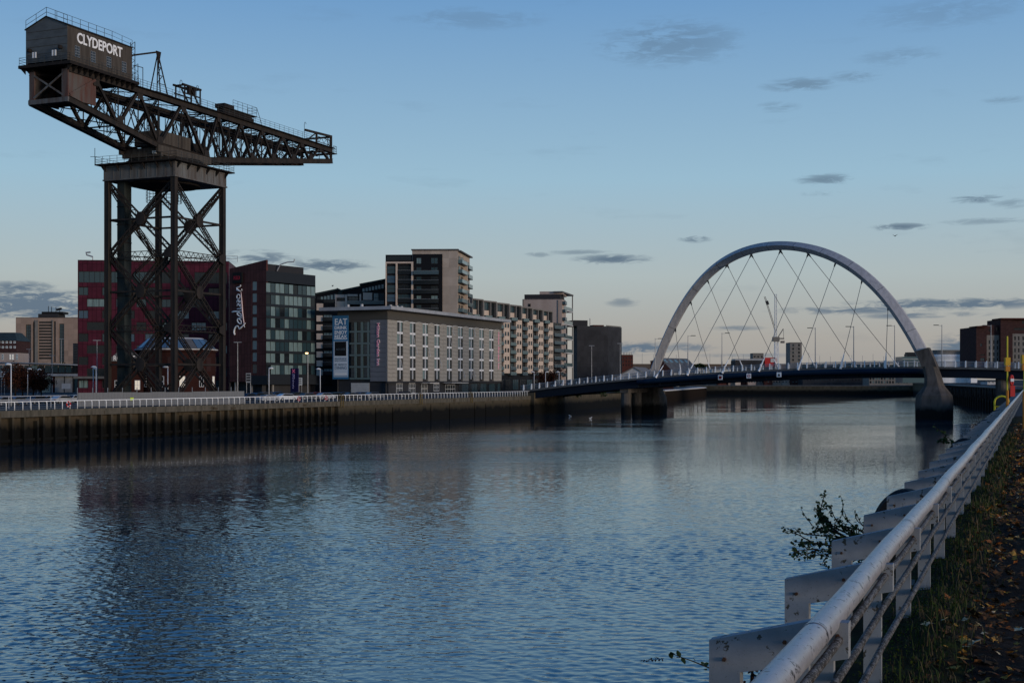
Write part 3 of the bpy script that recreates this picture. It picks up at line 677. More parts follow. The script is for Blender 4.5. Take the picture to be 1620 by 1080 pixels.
for px in (122, 147, 172, 196):
    tt = (px-CX)/F; nb_ = CC+UN*(HO*K); L = ((tt*nb_.y-nb_.x)/(UR.x-tt*UR.y))/K
    mb = MB(); kbox(mb, L-.42, L+.42, HO+.005, HO+.03, 48.25, 49.6); wd = mb.build('window', M['glass_dark'], house)
    mb = MB()
    for k in range(4): kbox(mb, L-.45+k*.3-.02, L-.45+k*.3+.02, HO+.03, HO+.05, 48.22, 49.63)
    for k in range(5): kbox(mb, L-.47, L+.47, HO+.05, HO+.06, 48.22+k*.35-.02, 48.22+k*.35+.02)
    mb.build('glazing_bar', M['galv'], wd)
put_text('lettering', 'CLYDEPORT', 1.36*K, M['white_letter'], C3(-23.35, HO+.03, 50.15), UR, (0,0,1), house, .05, .055, 9.05*K)
mb = MB(); RH = 1.25
railing(mb, [H(H0,HO,HE), H(H0,0,HR), H(H0,-HO,HE)], RH*K, 2.0, .03, (1,.5)); railing(mb, [H(H0,0,HR), H(H1,0,HR)], RH*K, 1.9, .03, (1,.5)); railing(mb, [H(H1,0,HR), H(H1,HO,HE-.2)], RH*K, 1.6, .03, (1,.5))
mb.build('roof_railing', M['rail_thin'], house)
mb = MB(); railing(mb, [C3(-11.7,4.2,47.25), C3(-25.5,4.2,47.25), C3(-25.5,-4.2,47.25), C3(-20,-4.2,47.25)], 1.25, 1.5, .026, (1,.66,.33)); mb.build('deck_railing', M['rail_thin'], crane)
for o in (2.0, -1.3, 1.55, -1.7):
    mb = MB(); kbox(mb, -25.75, -25.62, o-.09, o+.09, 48.0, 48.75); mb.build('floodlight', M['white_lamp'], crane)
for o in (2.6, -2.5): MB().loft([[C3(-25.5+.3*math.cos(a), o+.3*math.sin(a), z) for a in [i*math.pi/4 for i in range(8)]] for z in (48.9, 49.3)]).build('siren', DK, crane)
# ladder tower in front of the house, jib derrick, portal frame, trolley cab, end portal
mb = MB(); lattice(C3(-11.4,3.0,46.9), C3(-11.4,3.0,53.0), UN, .9, .10, 14, mb); lattice(C3(-11.0,3.0,46.9), C3(-11.0,3.0,50.0), UN, 1.4, .09, 6, mb)
mb.beam(C3(-11.2,3.0,49.8), C3(-9.2,3.0,49.9), .1, .1); mb.beam(C3(-9.2,3.0,46.8), C3(-9.2,3.0,49.9), .1, .1); mb.build('ladder_tower', DK, crane)
mb = MB(); TB = C3(-4.8,2.2,53.1)
for a, b_ in ((-5.9, 1.6), (-5.9, 2.9), (-3.4, 1.6), (-3.4, 2.9)): mb.beam(C3(a,b_,47.0), TB, .17, .17)
for k in (.25, .45, .65): 
    z = 47+6.1*k; f_ = 1-k
    a, b_ = -4.8-1.1*f_, -4.8+1.4*f_
    mb.beam(C3(a,2.9-.7*k,z), C3(b_,2.9-.7*k,z), .1, .1); mb.beam(C3(a,2.9-.7*k,z), C3(-4.8+1.4*(1-k-.2),2.3,z+1.2), .1, .1)
mb.beam(TB+V(0,0,.1), C3(-12.2,2.2,50.9), .26, .30); mb.prism([TB-UR*.6+V(0,0,.2), TB+UR*.7+V(0,0,.2), TB+UR*.1-V(0,0,2.2)], UN*.2)
kbox(mb, -6.6, -2.7, 1.2, 3.3, 46.75, 47.15); mb.build('derrick', DK, crane)
mb = MB()
for o in (3.2, 1.6):
    for L in (.2, 4.0): mb.beam(C3(L,o,46.7), C3(L,o,49.4), .24, .24)
    mb.beam(C3(-.4,o,49.4), C3(4.2,o,49.4), .3, .34); mb.beam(C3(-.2,o,48.2), C3(4.0,o,48.2), .2, .2); mb.beam(C3(1.6,o,49.2), C3(3.9,o,46.8), .22, .22)
for L in (.2, 2, 4.0): mb.beam(C3(L,1.6,49.4), C3(L,3.2,49.4), .24, .28)
for L in (1.1, 2.3): kbox(mb, L, L+.5, 2.9, 3.3, 48.3, 49.3)
mb.build('portal_frame', DK, crane)
mb = MB(); kbox(mb, 10.2, 18.2, 1.6, 3.3, 46.9, 47.6); kbox(mb, 10.4, 17.9, 1.7, 3.1, 47.6, 48.0); kbox(mb, 10.0, 12.6, 1.6, 3.4, 48.0, 48.6)
tr = mb.build('trolley_house', M['crane_dark'], crane)
mb = MB(); railing(mb, [C3(12.4,3.3,48.1), C3(19.0,3.3,48.1), C3(19.0,1.6,48.1)], 1.75, 1.5, .03, (1,.7,.4)); mb.beam(C3(19.0,3.3,49.5), C3(20.6,3.3,46.9), .07, .07); kbox(mb, 12.3, 19.1, 1.5, 3.35, 48.0, 48.12); mb.build('railing', M['rail_thin'], tr)
mb = MB()
for L in (38.0, 42.9):
    for o in (3.0, -3.0): mb.beam(C3(L,o,46.5), C3(L,o,48.9), .4, .4)
for o in (3.0, -3.0):
    mb.beam(C3(34.2,o,48.9-.25), C3(43.1,o,49.0), .42, .42); mb.beam(C3(34.2,o,46.7), C3(38,o,48.8), .2, .2)
    lattice(C3(38,o,47.8), C3(43,o,47.8), (0,0,1), 1.1, .12, 6, mb); lattice(C3(42.2,o,44.6), C3(42.2,o,48.8), UR, .9, .13, 10, mb)
    mb.beam(C3(43.0,o,44.5), C3(43.0,o,49.0), .42, .42)
for z in (44.7, 46.5, 48.9): mb.beam(C3(43.0,-3,z), C3(43.0,3,z), .36, .36)
mb.build('end_portal', ST, crane)
mb = MB(); kbox(mb, 43.1, 44.4, -1.5, 3.4, 46.0, 46.15); railing(mb, [C3(43.3,3.3,46.15), C3(44.35,3.3,46.15), C3(44.35,-1.4,46.15)], 1.5, 1.0, .035, (1,.6,.3)); mb.build('end_balcony', M['rail_thin'], crane)
for L in (2.5, 33.0, -1.5):
    mb = MB(); p = C3(L,3.6,47.0); mb.path([p, p+V(0,0,2.9), p+V(0,0,3.3)+UR*.15, p+V(0,0,3.35)+UR*.5, p+V(0,0,3.0)+UR*.7], .05, 5); mb.build('lamp_pole', M['rail_thin'], crane)

# security fence round the crane foot
FY = 213.0
fl, fr = V(PX(123,FY-8), FY-8, QZ), V(PX(386,FY+16), FY+16, QZ)
fen = thing('site_fence', 'pale grey corrugated security fence around the foot of the crane', 'fence', fl)
fd = (fr-fl); nP = 12; fn = V(fd.y,-fd.x,0).normalized(); fu = fd.normalized(); FH = 2.15
for i in range(nP):
    a = fl+fd*(i/nP); b_ = fl+fd*((i+1)/nP); mb = MB(); k = 22; hh = FH+random.uniform(-.05,.05)
    for j in range(k):
        p, q = a.lerp(b_, (j+.02)/k), a.lerp(b_, (j+.98)/k); off = fn*(.03 if j % 2 else 0)
        mb.hexa([p+off-fn*.02, p+off+fn*.02, q+off+fn*.02, q+off-fn*.02, p+off-fn*.02+V(0,0,hh), p+off+fn*.02+V(0,0,hh), q+off+fn*.02+V(0,0,hh), q+off-fn*.02+V(0,0,hh)])
    mb.build('panel', M['fence_panel'], fen)
    MB().beam(a-fn*.1, a-fn*.1+V(0,0,FH+.75), .09, .09).build('post', M['galv'], fen)
sgp = fl.lerp(fr, .29)+fn*.09
sg_ = thing('warning_sign', 'small fluorescent yellow sign on the corrugated fence', 'sign', sgp)
MB().hexa([sgp+V(0,0,.85), sgp+fn*.03+V(0,0,.85), sgp+fn*.03+fu*.62+V(0,0,.85), sgp+fu*.62+V(0,0,.85), sgp+V(0,0,1.30), sgp+fn*.03+V(0,0,1.30), sgp+fn*.03+fu*.62+V(0,0,1.30), sgp+fu*.62+V(0,0,1.30)]).build('panel', mat('hi_vis', (.55,.75,.02), rough=.5), sg_)
# ------------------------------------------------------------ buildings
class Fac:                                            # one straight facade; u runs left to right seen from outside
    def __init__(s, p0, p1):
        s.o = V(p0[0], p0[1], 0); d = V(p1[0], p1[1], 0)-s.o; s.len = d.length; s.u = d.normalized(); s.n = V(s.u.y, -s.u.x, 0); s.rz = math.atan2(s.u.y, s.u.x)
    def uof(s, px):
        k = (px-CX)/F; return (k*s.o.y-s.o.x)/(s.u.x-k*s.u.y)
    def zof(s, y, u): return EYE+(HZ-y)/F*(s.o.y+s.u.y*u)
    def pt(s, u, z, d=0): return s.o+s.u*u+s.n*d+V(0,0,z)
    def box(s, mb, u0, u1, z0, z1, d0, d1):
        return mb.hexa([s.pt(u0,z0,d1), s.pt(u1,z0,d1), s.pt(u1,z0,d0), s.pt(u0,z0,d0), s.pt(u0,z1,d1), s.pt(u1,z1,d1), s.pt(u1,z1,d0), s.pt(u0,z1,d0)])
    def rect(s, x0, x1, y0, y1):                      # photo rectangle -> wall metres
        u0, u1 = s.uof(x0), s.uof(x1); um = (u0+u1)/2; return u0, u1, s.zof(y1, um), s.zof(y0, um)
    def slab(s, name, r, m, parent, d0=0, d1=.12): return s.box(MB(), r[0], r[1], r[2], r[3], d0, d1).build(name, m, parent)
    def wall(s, mb, u0, u1, z0, z1, holes=(), rec=.3, d=0.0):
        us = sorted({round(x, 3) for x in [u0, u1]+[h[0] for h in holes]+[h[1] for h in holes] if u0-1e-6 <= x <= u1+1e-6})
        zs = sorted({round(x, 3) for x in [z0, z1]+[h[2] for h in holes]+[h[3] for h in holes] if z0-1e-6 <= x <= z1+1e-6})
        for a, b_ in zip(us[:-1], us[1:]):
            run = None
            for i in range(len(zs)):
                ins = i == len(zs)-1
                if not ins:
                    um, zm = (a+b_)/2, (zs[i]+zs[i+1])/2
                    ins = any(h[0] < um < h[1] and h[2] < zm < h[3] for h in holes)
                if not ins and run is None: run = zs[i]
                if ins and run is not None:
                    mb.quad(s.pt(a,run,d), s.pt(b_,run,d), s.pt(b_,zs[i],d), s.pt(a,zs[i],d), [(a,run),(b_,run),(b_,zs[i]),(a,zs[i])]); run = None
        for (a, b_, c, e) in holes:
            for q in (((a,c),(a,e)), ((b_,e),(b_,c)), ((a,e),(b_,e)), ((b_,c),(a,c))):
                (ua, za), (ub, zb_) = q
                mb.quad(s.pt(ua,za,d), s.pt(ub,zb_,d), s.pt(ub,zb_,d-rec), s.pt(ua,za,d-rec), [(ua+.3,za+.3)]*4)
WC = {}
def window(f, u0, u1, z0, z1, parent, frame='frame_dark', pane='glass_dark', nu=2, nz=1, rec=.2, d=0.0, bar=.07, name='window'):
    w, h_ = round(u1-u0, 2), round(z1-z0, 2); key = (w, h_, frame, pane, nu, nz, rec, bar)
    if key not in WC:
        mb = MB(); y0, y1 = rec-.09, rec
        for i in range(nu+1):
            x = -w/2+i*w/nu; x = min(max(x, -w/2+bar/2), w/2-bar/2); mb.box(x-bar/2, x+bar/2, y0, y1, 0, h_)
        for i in range(nz+1):
            z = min(max(i*h_/nz, bar/2), h_-bar/2); mb.box(-w/2+bar, w/2-bar, y0+.01, y1-.01, z-bar/2, z+bar/2)
        pm_ = MB().box(-w/2+.01, w/2-.01, rec-.05, rec-.03, .01, h_-.01)
        WC[key] = (mb.mesh('window', M[frame]), pm_.mesh('pane', M[pane]))
    a, b_ = WC[key]; c = f.pt((u0+u1)/2, z0, d)
    o = link(name, a, c, parent, f.rz)
    p = link('pane', b_, c, None); p.parent = o; p.location = (0,0,0)
    return o
def balcony(f, u0, u1, z, parent, dep=1.3, glass='balcony_glass', hgt=1.1, d=0.0):
    o = f.box(MB(), u0, u1, z-.18, z, d, d+dep).build('balcony', M['slate_band'], parent)
    mb = MB(); f.box(mb, u0, u1, z+.02, z+hgt, d+dep-.06, d+dep-.03); f.box(mb, u0, u0+.03, z+.02, z+hgt, d, d+dep-.07); f.box(mb, u1-.03, u1, z+.02, z+hgt, d, d+dep-.07)
    mb.build('balustrade', M[glass], o)
    f.box(MB(), u0-.02, u1+.02, z+hgt, z+hgt+.06, d+dep-.08, d+dep-.01).build('handrail', M['galv'], o)
    return o
def block(pts, z0, z1, m, parent, holes={}, rec=.3, roof='roof_grey', par=.0):
    """shell on a counter-clockwise plan; returns its facades"""
    fs = [Fac(pts[i], pts[(i+1) % len(pts)]) for i in range(len(pts))]
    mb = MB()
    for i, f in enumerate(fs): f.wall(mb, 0, f.len, z0, z1, holes.get(i, ()), rec)
    mb.build('wall', m, parent)
    if roof: MB().prism([(p[0],p[1],z1-.25) for p in pts], (0,0,.25-.02)).build('roof', M[roof], parent)
    return fs
def grid_holes(u0, u1, z0, dz, nr, nc, w, h_):
    return [(u0+(u1-u0)*(c+.5)/nc-w/2, u0+(u1-u0)*(c+.5)/nc+w/2, z0+dz*r, z0+dz*r+h_) for r in range(nr) for c in range(nc)]
def P2(px, Y): return (PX(px, Y), Y)
def back(p, f, dist): q = V(p[0],p[1],0)-f.n*dist; return (q.x, q.y)
R = random.Random(5)

# --- magenta hotel block behind the crane
p0, p1 = P2(123,348), P2(362,352); f = Fac(p0, p1)
b1 = thing('hotel_block', 'magenta panelled hotel with staggered dark windows seen through the crane tower', 'hotel', V(p0[0],p0[1],QZ))
ztop = f.zof(411, 0); Hs = []
for k in range(9):
    zt = f.zof(454+18.35*k, 2); zb_ = zt-2.15
    if zb_ < QZ+1: break
    spans = [(.15,2.7),(6.2,8.6),(13.0,14.6),(17.2,21.0),(24.6,28.6),(33.6,37.4)] if k % 2 == 0 else [(2.3,6.9),(9.8,12.2),(15.0,17.6),(20.4,24.0),(29.2,33.0),(36.4,39.0)]
    for a, b_ in spans: Hs.append((a, min(b_, f.len-.4), zb_, zt))
top_strip = [(.15, 7.0), (8.2, 13.4), (14.2, 20.0), (20.8, 26.4), (30.0, 38.6)]
for a, b_ in top_strip: Hs.append((a, b_, f.zof(447,2), f.zof(429,2)))
fs = block([p0, p1, back(p1,f,18), back(p0,f,18)], QZ, ztop, M['magenta_panel'], b1, {0: Hs}, .35)
for (a, b_, c, e) in Hs:
    window(fs[0], a, b_, c, e, b1, 'frame_dark', R.choice(['glass_dark','glass_dark','glass_teal','glass_dark','glass_blue','glass_teal'] if e-c > 2.5 or R.random() < .85 else ['glass_pale']), max(1, round((b_-a)/1.4)), 1, .3, 0, .12)
fs[0].slab('canopy', (-.5, 12, 9.0, 9.6), M['deck_edge'], b1, .02, 3.0)
mb = MB(); q = fs[0].pt(3.0, ztop, -4); mb.tube(q, q+V(0,0,1.2), .12, 6); mb.path([q+V(0,0,1.2), q+V(-1.6,0,1.7), q+V(-1.8,0,2.3), q+V(-.6,0,2.4)], .22, 6); mb.build('roof_vent', M['galv'], b1)
mb = MB(); railing(mb, [fs[0].pt(26,ztop,-2), fs[0].pt(41,ztop,-2)], 1.6, 2.5, .05, (1,.5)); mb.build('roof_railing', M['galv'], b1)

# --- dark brown hotel with glazed river front
c0 = (-61.1,330.0); f_dir = V(-.85,.53,0).normalized(); pl_ = (c0[0]+f_dir.x*12.4, c0[1]+f_dir.y*12.4); pr = P2(499, 345.5)
b2 = thing('hotel_block', 'dark brown hotel with white script lettering and a teal glass front', 'hotel', V(c0[0],c0[1],QZ))
fL, fR = Fac(pl_, c0), Fac(c0, pr)
zLt, zLc, zR = fL.zof(425,0), fL.zof(411,fL.len), fR.zof(428,0)
Hs = []
for k in range(8):
    r = fL.rect(398.6,406.2,445+18.7*k,459.5+18.7*k); Hs.append(r)
mb = MB(); fL.wall(mb, 0, fL.len, QZ+3.6, zLt, Hs, .3)
mb.poly([fL.pt(0,zLt), fL.pt(fL.len,zLt), fL.pt(fL.len,zLc)]); mb.uv[len(mb.f)-1] = [(0,zLt),(fL.len,zLt),(fL.len,zLc)]
mb.poly([fL.pt(0,zLt-.1,-.6), fL.pt(fL.len,zLc,-.6), fL.pt(fL.len,zR-2,-.6)]); mb.quad(fL.pt(0,zLt), fL.pt(fL.len,zLc), fL.pt(fL.len,zLc,-.6), fL.pt(0,zLt,-.6)); mb.quad(fL.pt(fL.len,zR-3), fL.pt(fL.len,zLc), fL.pt(fL.len,zLc,-.6), fL.pt(fL.len,zR-3,-.6))
mb.build('gable_wall', M['brown_panel'], b2)
for r in Hs: window(fL, *r, b2, 'frame_dark', 'glass_pale' if R.random() < .75 else 'glass_teal', 1, 1, .22)
pb0, pb1 = back(pl_, fR, 16) if False else (pl_[0]+fR.u.x*18, pl_[1]+fR.u.y*18), None
mb = MB(); bk_ = Fac(pr, pb0); bk2 = Fac(pb0, pl_)
bk_.wall(mb, 0, bk_.len, QZ, zR); bk2.wall(mb, 0, bk2.len, QZ, zR); fL.wall(mb, .5, fL.len-.2, QZ, QZ+3.6, (), 0, -1.6); fR.wall(mb, 0.2, fR.len-.2, QZ, QZ+4.4, (), 0, -1.6)
mb.build('wall', M['black_wall'], b2)
MB().prism([V(*c0,zR-.3)-fR.n*.2, V(*pr,zR-.3)-fR.n*.2, V(*pb0,zR-.3), V(*pl_,zR-.3)], (0,0,.25)).build('roof', M['roof_grey'], b2)
fR.slab('parapet', (0, fR.len, fR.zof(445,0), zR), M['slate_band'], b2, -.3, 0)
rowz = [fR.zof(447+18.6*k, 0) for k in range(9)]
for k in range(8):
    zt, zb_ = rowz[k], rowz[k+1]
    fR.slab('spandrel', (0, fR.len, zb_, zb_+.62), M['slate_band'], b2, -.3, .02)
    n = 11
    for c in range(n):
        u0, u1 = fR.len*c/n, fR.len*(c+1)/n; h_ = R.random()
        fR.slab('pane', (u0+.05, u1-.05, zb_+.64, zt-.02), M['glass_pale' if h_ < .42 else ('glass_teal' if h_ < .9 else 'glass_dark')], b2, -.2, -.12)
    mb = MB()
    for c in range(n+1): fR.box(mb, max(0,fR.len*c/n-.04), min(fR.len,fR.len*c/n+.04), zb_+.64, zt-.02, -.25, -.02)
    mb.build('mullion', M['frame_dark'], b2)
fR.slab('soffit_band', (-.2, fR.len+6, fR.zof(608,8), fR.zof(594,8)), M['slate_band'], b2, -6, .6)
fR.slab('plant_room', (1.0, 15.5, zR-.2, zR+1.9), M['black_wall'], b2, -8, -1.5)
mb = MB(); q = fR.pt(5.0, zR+.3, -1.0); mb.path([q, q+V(.8,0,1.6), q+V(2.6,0,2.2), q+V(4.2,0,2.3), q+V(4.4,0,3.0)], .16, 6); mb.build('roof_vent', M['galv'], b2)
for u in (1.5, 7, 13): MB().tube(fL.pt(u,QZ,-.6) if u < 12 else fR.pt(3,QZ,-.6), (fL.pt(u,QZ+3.7,-.6) if u < 12 else fR.pt(3,QZ+4.3,-.6)), .28, 8).build('column', M['concrete'], b2)
# square red logo box and brush-script lettering, reading upwards
r = fL.rect(370,384.5,431,448); lg = fL.slab('logo_box', r, M['black_paint'], b2, .02, .5)
put_text('lettering', 'RED', (r[3]-r[2])*.34, M['sign_red'], fL.pt(r[0]+.35, r[2]+(r[3]-r[2])*.33, .53), fL.u, (0,0,1), lg, .02, .02, (r[1]-r[0])*.68)
# strokes in photo pixels of the sign: (x, y, half width)
SCR = [[(372.6,529.5,.9),(371.6,526.5,1.0),(371.8,522.5,1.0),(373.2,518.8,1.0),(374.6,516.6,.9),(376.2,515.6,.8),(377.6,516.0,.7),(378.6,517.4,.6),(379.8,520.4,.7)],
       [(379.8,520.6,.6),(382.0,518.6,.9),(384.0,516.8,.9),(386.4,514.6,.8),(388.2,512.4,.6),(389.6,510.6,.4)],
       [(386.0,513.0,.5),(387.0,515.0,.5),(388.4,517.6,.35)],
       [(383.4,510.8,.7),(382.0,511.9,.8),(379.6,511.2,.8),(377.4,508.6,.8),(376.8,505.6,.8),(377.8,504.0,.7),(380.2,505.0,.7),(382.4,507.2,.7),(383.2,509.8,.6)], [(376.8,504.2,.6),(380.4,503.4,.7),(383.0,503.2,.6),(383.8,501.6,.6)],
       [(383.6,499.4,.7),(381.4,500.6,.8),(378.0,498.6,.8),(376.4,495.8,.8),(378.6,494.6,.7),(381.6,496.2,.7),(383.2,498.6,.6)], [(368.0,493.6,.5),(371.0,492.8,.9),(376.0,492.6,.9),(380.2,492.4,.8),(383.2,491.6,.6)],
       [(376.0,488.6,.5),(379.0,488.4,.7),(382.4,488.0,.7),(381.8,485.6,.6)],
       [(376.2,484.2,.5),(377.0,481.0,.7),(378.4,480.6,.7),(380.0,483.4,.8),(381.6,484.0,.7),(381.2,480.6,.6)],
       [(376.0,478.6,.5),(376.6,475.6,.7),(378.0,475.0,.7),(379.4,477.6,.8),(381.2,477.8,.7),(380.8,474.8,.6)],
       [(376.0,471.6,.7),(376.0,468.4,.7),(377.6,465.8,.7),(380.0,466.6,.7),(381.2,469.4,.7),(379.6,472.2,.7),(377.6,472.4,.6),(376.0,471.0,.6)],
       [(375.0,458.6,.5),(378.6,459.6,.8),(381.6,460.6,.7)], [(380.0,460.0,.6),(376.4,457.2,.7),(375.6,455.4,.7),(378.2,454.4,.7),(381.8,452.6,.6),(381.4,450.8,.5)],
       [(383.4,457.0,.4),(383.6,460.0,.5)]]
UND = [(382.4,462.0,.35),(383.0,470.0,.6),(383.8,480.0,.75),(384.6,492.0,.8),(386.0,504.0,.75),(387.6,513.0,.5)]
def strokes(S, m, name, d):
    mb = MB()
    for st_ in S:
        pts = [fL.pt(fL.uof(x), fL.zof(y, fL.uof(x)), d) for x, y, w_ in st_]; ws = [w_*.215 for _, _, w_ in st_]
        # smooth by midpoints
        sp, sw_ = [pts[0]], [ws[0]]
        for i in range(len(pts)-1):
            for tt in (.33, .67, 1.0):
                a = pts[max(i-1,0)]; b_, c = pts[i], pts[i+1]; e = pts[min(i+2,len(pts)-1)]
                sp.append(.5*((2*b_)+(c-a)*tt+(2*a-5*b_+4*c-e)*tt*tt+(3*b_-a-3*c+e)*tt**3)); sw_.append(ws[i]+(ws[i+1]-ws[i])*tt)
        mb.path(sp, sw_, 6)
    return mb.build(name, m, b2)
strokes(SCR, M['white_letter'], 'script_lettering', .25); strokes([UND], mat('pink_white', (.78,.60,.58), rough=.5), 'underline', .25)

# --- river hotel with white eaves and stacked windows
cH = (PX(613,335), 335.0); uH = V(.385,1,0).normalized(); uL = V(-.92,.40,0).normalized()
fR = Fac(cH, (cH[0]+uH.x*78.5, cH[1]+uH.y*78.5)); LW = 14.6
lH = (cH[0]+uL.x*LW, cH[1]+uL.y*LW); fL = Fac(lH, cH); pH = (fR.o+fR.u*fR.len); pH = (pH.x, pH.y)
b3 = thing('river_hotel', 'grey clad river hotel with wide white eaves and columns of stacked windows', 'hotel', V(cH[0],cH[1],QZ))
Zc, Zt, Zr = 8.3, 23.9, 26.3
bkp = (pH[0]+uL.x*LW, pH[1]+uL.y*LW)
mb = MB(); core = [Fac(lH, cH), Fac(cH, pH), Fac(pH, bkp), Fac(bkp, lH)]
for i, ff in enumerate(core): ff.wall(mb, 0, ff.len, QZ, Zr, (), 0, -.5 if i < 2 else 0)
mb.build('inner_wall', M['black_wall'], b3)
bays = [633,653,673,691.5,711,728.5,745.5,762,777.5]; rowz = [8.85, 11.5, 14.55, 17.7, 20.77, 23.8]
edges = [0.0]
for bx_ in bays:
    uc = fR.uof(bx_); wv = 1.75; edges += [uc-wv, uc+wv]
edges.append(fR.len)
for k in range(0, len(edges), 2):                     # cladding piers, panel by panel
    u0, u1 = edges[k], edges[k+1]; nc = 15
    cols = [(u0, u1)] if u1-u0 < 4.8 else [(u0, (u0+u1)/2), ((u0+u1)/2, u1)]
    for (ua, ub) in cols:
        for c in range(nc):
            za, zb_ = Zc+(Zt-Zc)*c/nc, Zc+(Zt-Zc)*(c+1)/nc; dj = R.uniform(-.012,.012)
            fR.slab('cladding_panel', (ua+.02, ub-.02, za+.03, zb_-.03), M['hotel_clad'], b3, -.45, .02+dj)
for bx_ in bays:
    uc = fR.uof(bx_)
    for k in range(5):
        for sg in (-1, 1):
            ua, ub = (uc-1.72, uc-.12) if sg < 0 else (uc+.12, uc+1.72)
            pn = 'glass_pale' if (k >= 3 and R.random() < .6) or R.random() < .08 else ('glass_teal' if R.random() < .4 else 'glass_dark')
            w_ = window(fR, ua, ub, rowz[k]+(.05 if k == 0 else .3), rowz[k+1]-.28, b3, 'frame_dark', pn, 1, 1, .30, 0, .06)
            if R.random() < .24:                      # top-hung light propped open
                z1_ = rowz[k+1]-.3; z0_ = rowz[k]+.4; mb = MB(); um = ua if R.random() < .5 else ub-.16
                mb.hexa([fR.pt(um,z0_,.62), fR.pt(um+.16,z0_,.62), fR.pt(um+.16,z0_,.56), fR.pt(um,z0_,.56), fR.pt(um,z1_,.06), fR.pt(um+.16,z1_,.06), fR.pt(um+.16,z1_,.0), fR.pt(um,z1_,.0)])
                mb.build('open_sash', M['frame_white'], w_)
        fR.slab('white_band', (uc-1.75, uc+1.75, rowz[k+1]-.27, rowz[k+1]+.27 if k < 4 else rowz[k+1]), M['frame_white'], b3, -.4, -.05)
    fR.slab('white_mullion', (uc-.10, uc+.10, rowz[0], Zt), M['frame_white'], b3, -.3, .06)
fR.slab('attic_wall', (0, fR.len, Zt+.03, Zr), M['hotel_attic'], b3, -.45, .03)
fL.slab('attic_wall', (0, fL.len+.03, Zt+.03, Zr), M['hotel_attic'], b3, -.45, .03)
for k in range(len(bays)):
    ua = fR.uof(bays[k])+1.9; ub = fR.uof(bays[k+1])-1.9 if k < 8 else fR.len-1
    MB().path([fR.pt(ua,Zt-.35,.08), fR.pt(ua+.7,Zt-.05,.08), fR.pt((ua+ub)/2,Zt+.08,.08), fR.pt(ub-.7,Zt-.05,.08), fR.pt(ub,Zt-.35,.08)], .045, 5).build('trim', M['frame_white'], b3)
u0 = fL.uof(585.5)
for c in range(13):
    za, zb_ = Zc+(Zt-Zc)*c/13, Zc+(Zt-Zc)*(c+1)/13
    fL.slab('cladding_panel', (u0+.02, fL.len-.02, za+.03, zb_-.03), M['hotel_slate'], b3, -.45, .02)
uA, uB = fL.uof(554), fL.uof(584.5)
for k in range(5):
    z0_, z1_ = fL.zof(600-18.6*k, 9), fL.zof(600-18.6*(k+1), 9)
    fL.slab('floor_band', (uA-.2, u0-.03, z0_-.02, z0_+.45), M['balcony_glass'], b3, -.4, .0)
    for c in range(3):
        ua = uA+(uB-uA)*c/3; ub = uA+(uB-uA)*(c+1)/3
        window(fL, ua+.12, ub-.72, z0_+.5, z1_-.05, b3, 'frame_dark', R.choice(['glass_dark','glass_teal','glass_dark']), 1, 2, .3)
        fL.slab('mullion', (ub-.70, ub-.05, z0_+.46, z1_-.03), M['balcony_glass'], b3, -.35, -.03)
fL.slab('floor_band', (0, u0-.03, Zt-.5, Zt), M['hotel_attic'], b3, -.4, .0)
# banner
rB = fL.rect(526.5,551.5,499,599.5); bn_ = tag(link('hanging_banner', None, fL.pt(rB[0],rB[2],.1)), 'tall blue and white advertising banner on the end of the river hotel', 'banner')
bw, bh = rB[1]-rB[0], rB[3]-rB[2]
fL.slab('cloth', (rB[0], rB[1], rB[2], rB[3]), M['banner_blue'], bn_, .03, .12)
def bt(x0, x1, y0, y1): return (rB[0]+bw*x0, rB[0]+bw*x1, rB[3]-bh*y1, rB[3]-bh*y0)
fL.slab('white_panel', bt(.07,.97,.405,.965), M['banner_white'], bn_, .12, .14); fL.slab('black_panel', bt(.14,.87,.41,.635), M['black_paint'], bn_, .14, .16)
fL.slab('rule', bt(.1,.92,.362,.374), M['white_letter'], bn_, .12, .14); fL.slab('plate', bt(.14,.88,.905,.935), M['white_letter'], bn_, .14, .16); fL.slab('rule', bt(.1,.95,.945,.953), M['banner_blue'], bn_, .14, .16)
for tx, y0, y1, wd, m_, d_ in (('EAT',.045,.145,.80,'white_letter',.135),('DRINK',.165,.215,.80,'white_letter',.135),('ENJOY',.235,.29,.80,'white_letter',.135),('RELAX',.305,.355,.80,'white_letter',.135),
                      ('ACCESS',.515,.545,.60,'banner_grey',.175),('RIVERSIDE',.665,.695,.76,'banner_grey',.155),('BEER GARDEN',.702,.722,.76,'banner_grey',.155),('AL FRESCO',.755,.79,.78,'banner_grey',.155),('DINING',.80,.845,.78,'banner_grey',.155)):
    r = bt(.5-wd/2+.02, .5+wd/2, y0, y1); put_text('lettering', tx, r[3]-r[2], M[m_], fL.pt(r[0], r[2], d_), fL.u, (0,0,1), bn_, .01, .03 if 'white' in m_ else .0, r[1]-r[0])
# vertical hotel lettering, white body with red face, reading downwards
def vtext(f, px, ytop, ybot, cap, d):
    u = f.uof(px); z1_, z0_ = f.zof(ytop, u), f.zof(ybot, u)
    a = put_text('lettering', 'Hilton Garden Inn', cap, M['white_letter'], f.pt(u, z1_, d), (0,0,-1), f.u, b3, .05, .035, z1_-z0_)
    put_text('lettering_face', 'Hilton Garden Inn', cap, M['pink_letter'], f.pt(u+.0, z1_-.02, d+.07), (0,0,-1), f.u, b3, .03, -.004, z1_-z0_-.04)
vtext(fL, 596.6, 510.5, 577.5, .85, .1); vtext(fR, 787.2, 525, 583, 1.2, .1)
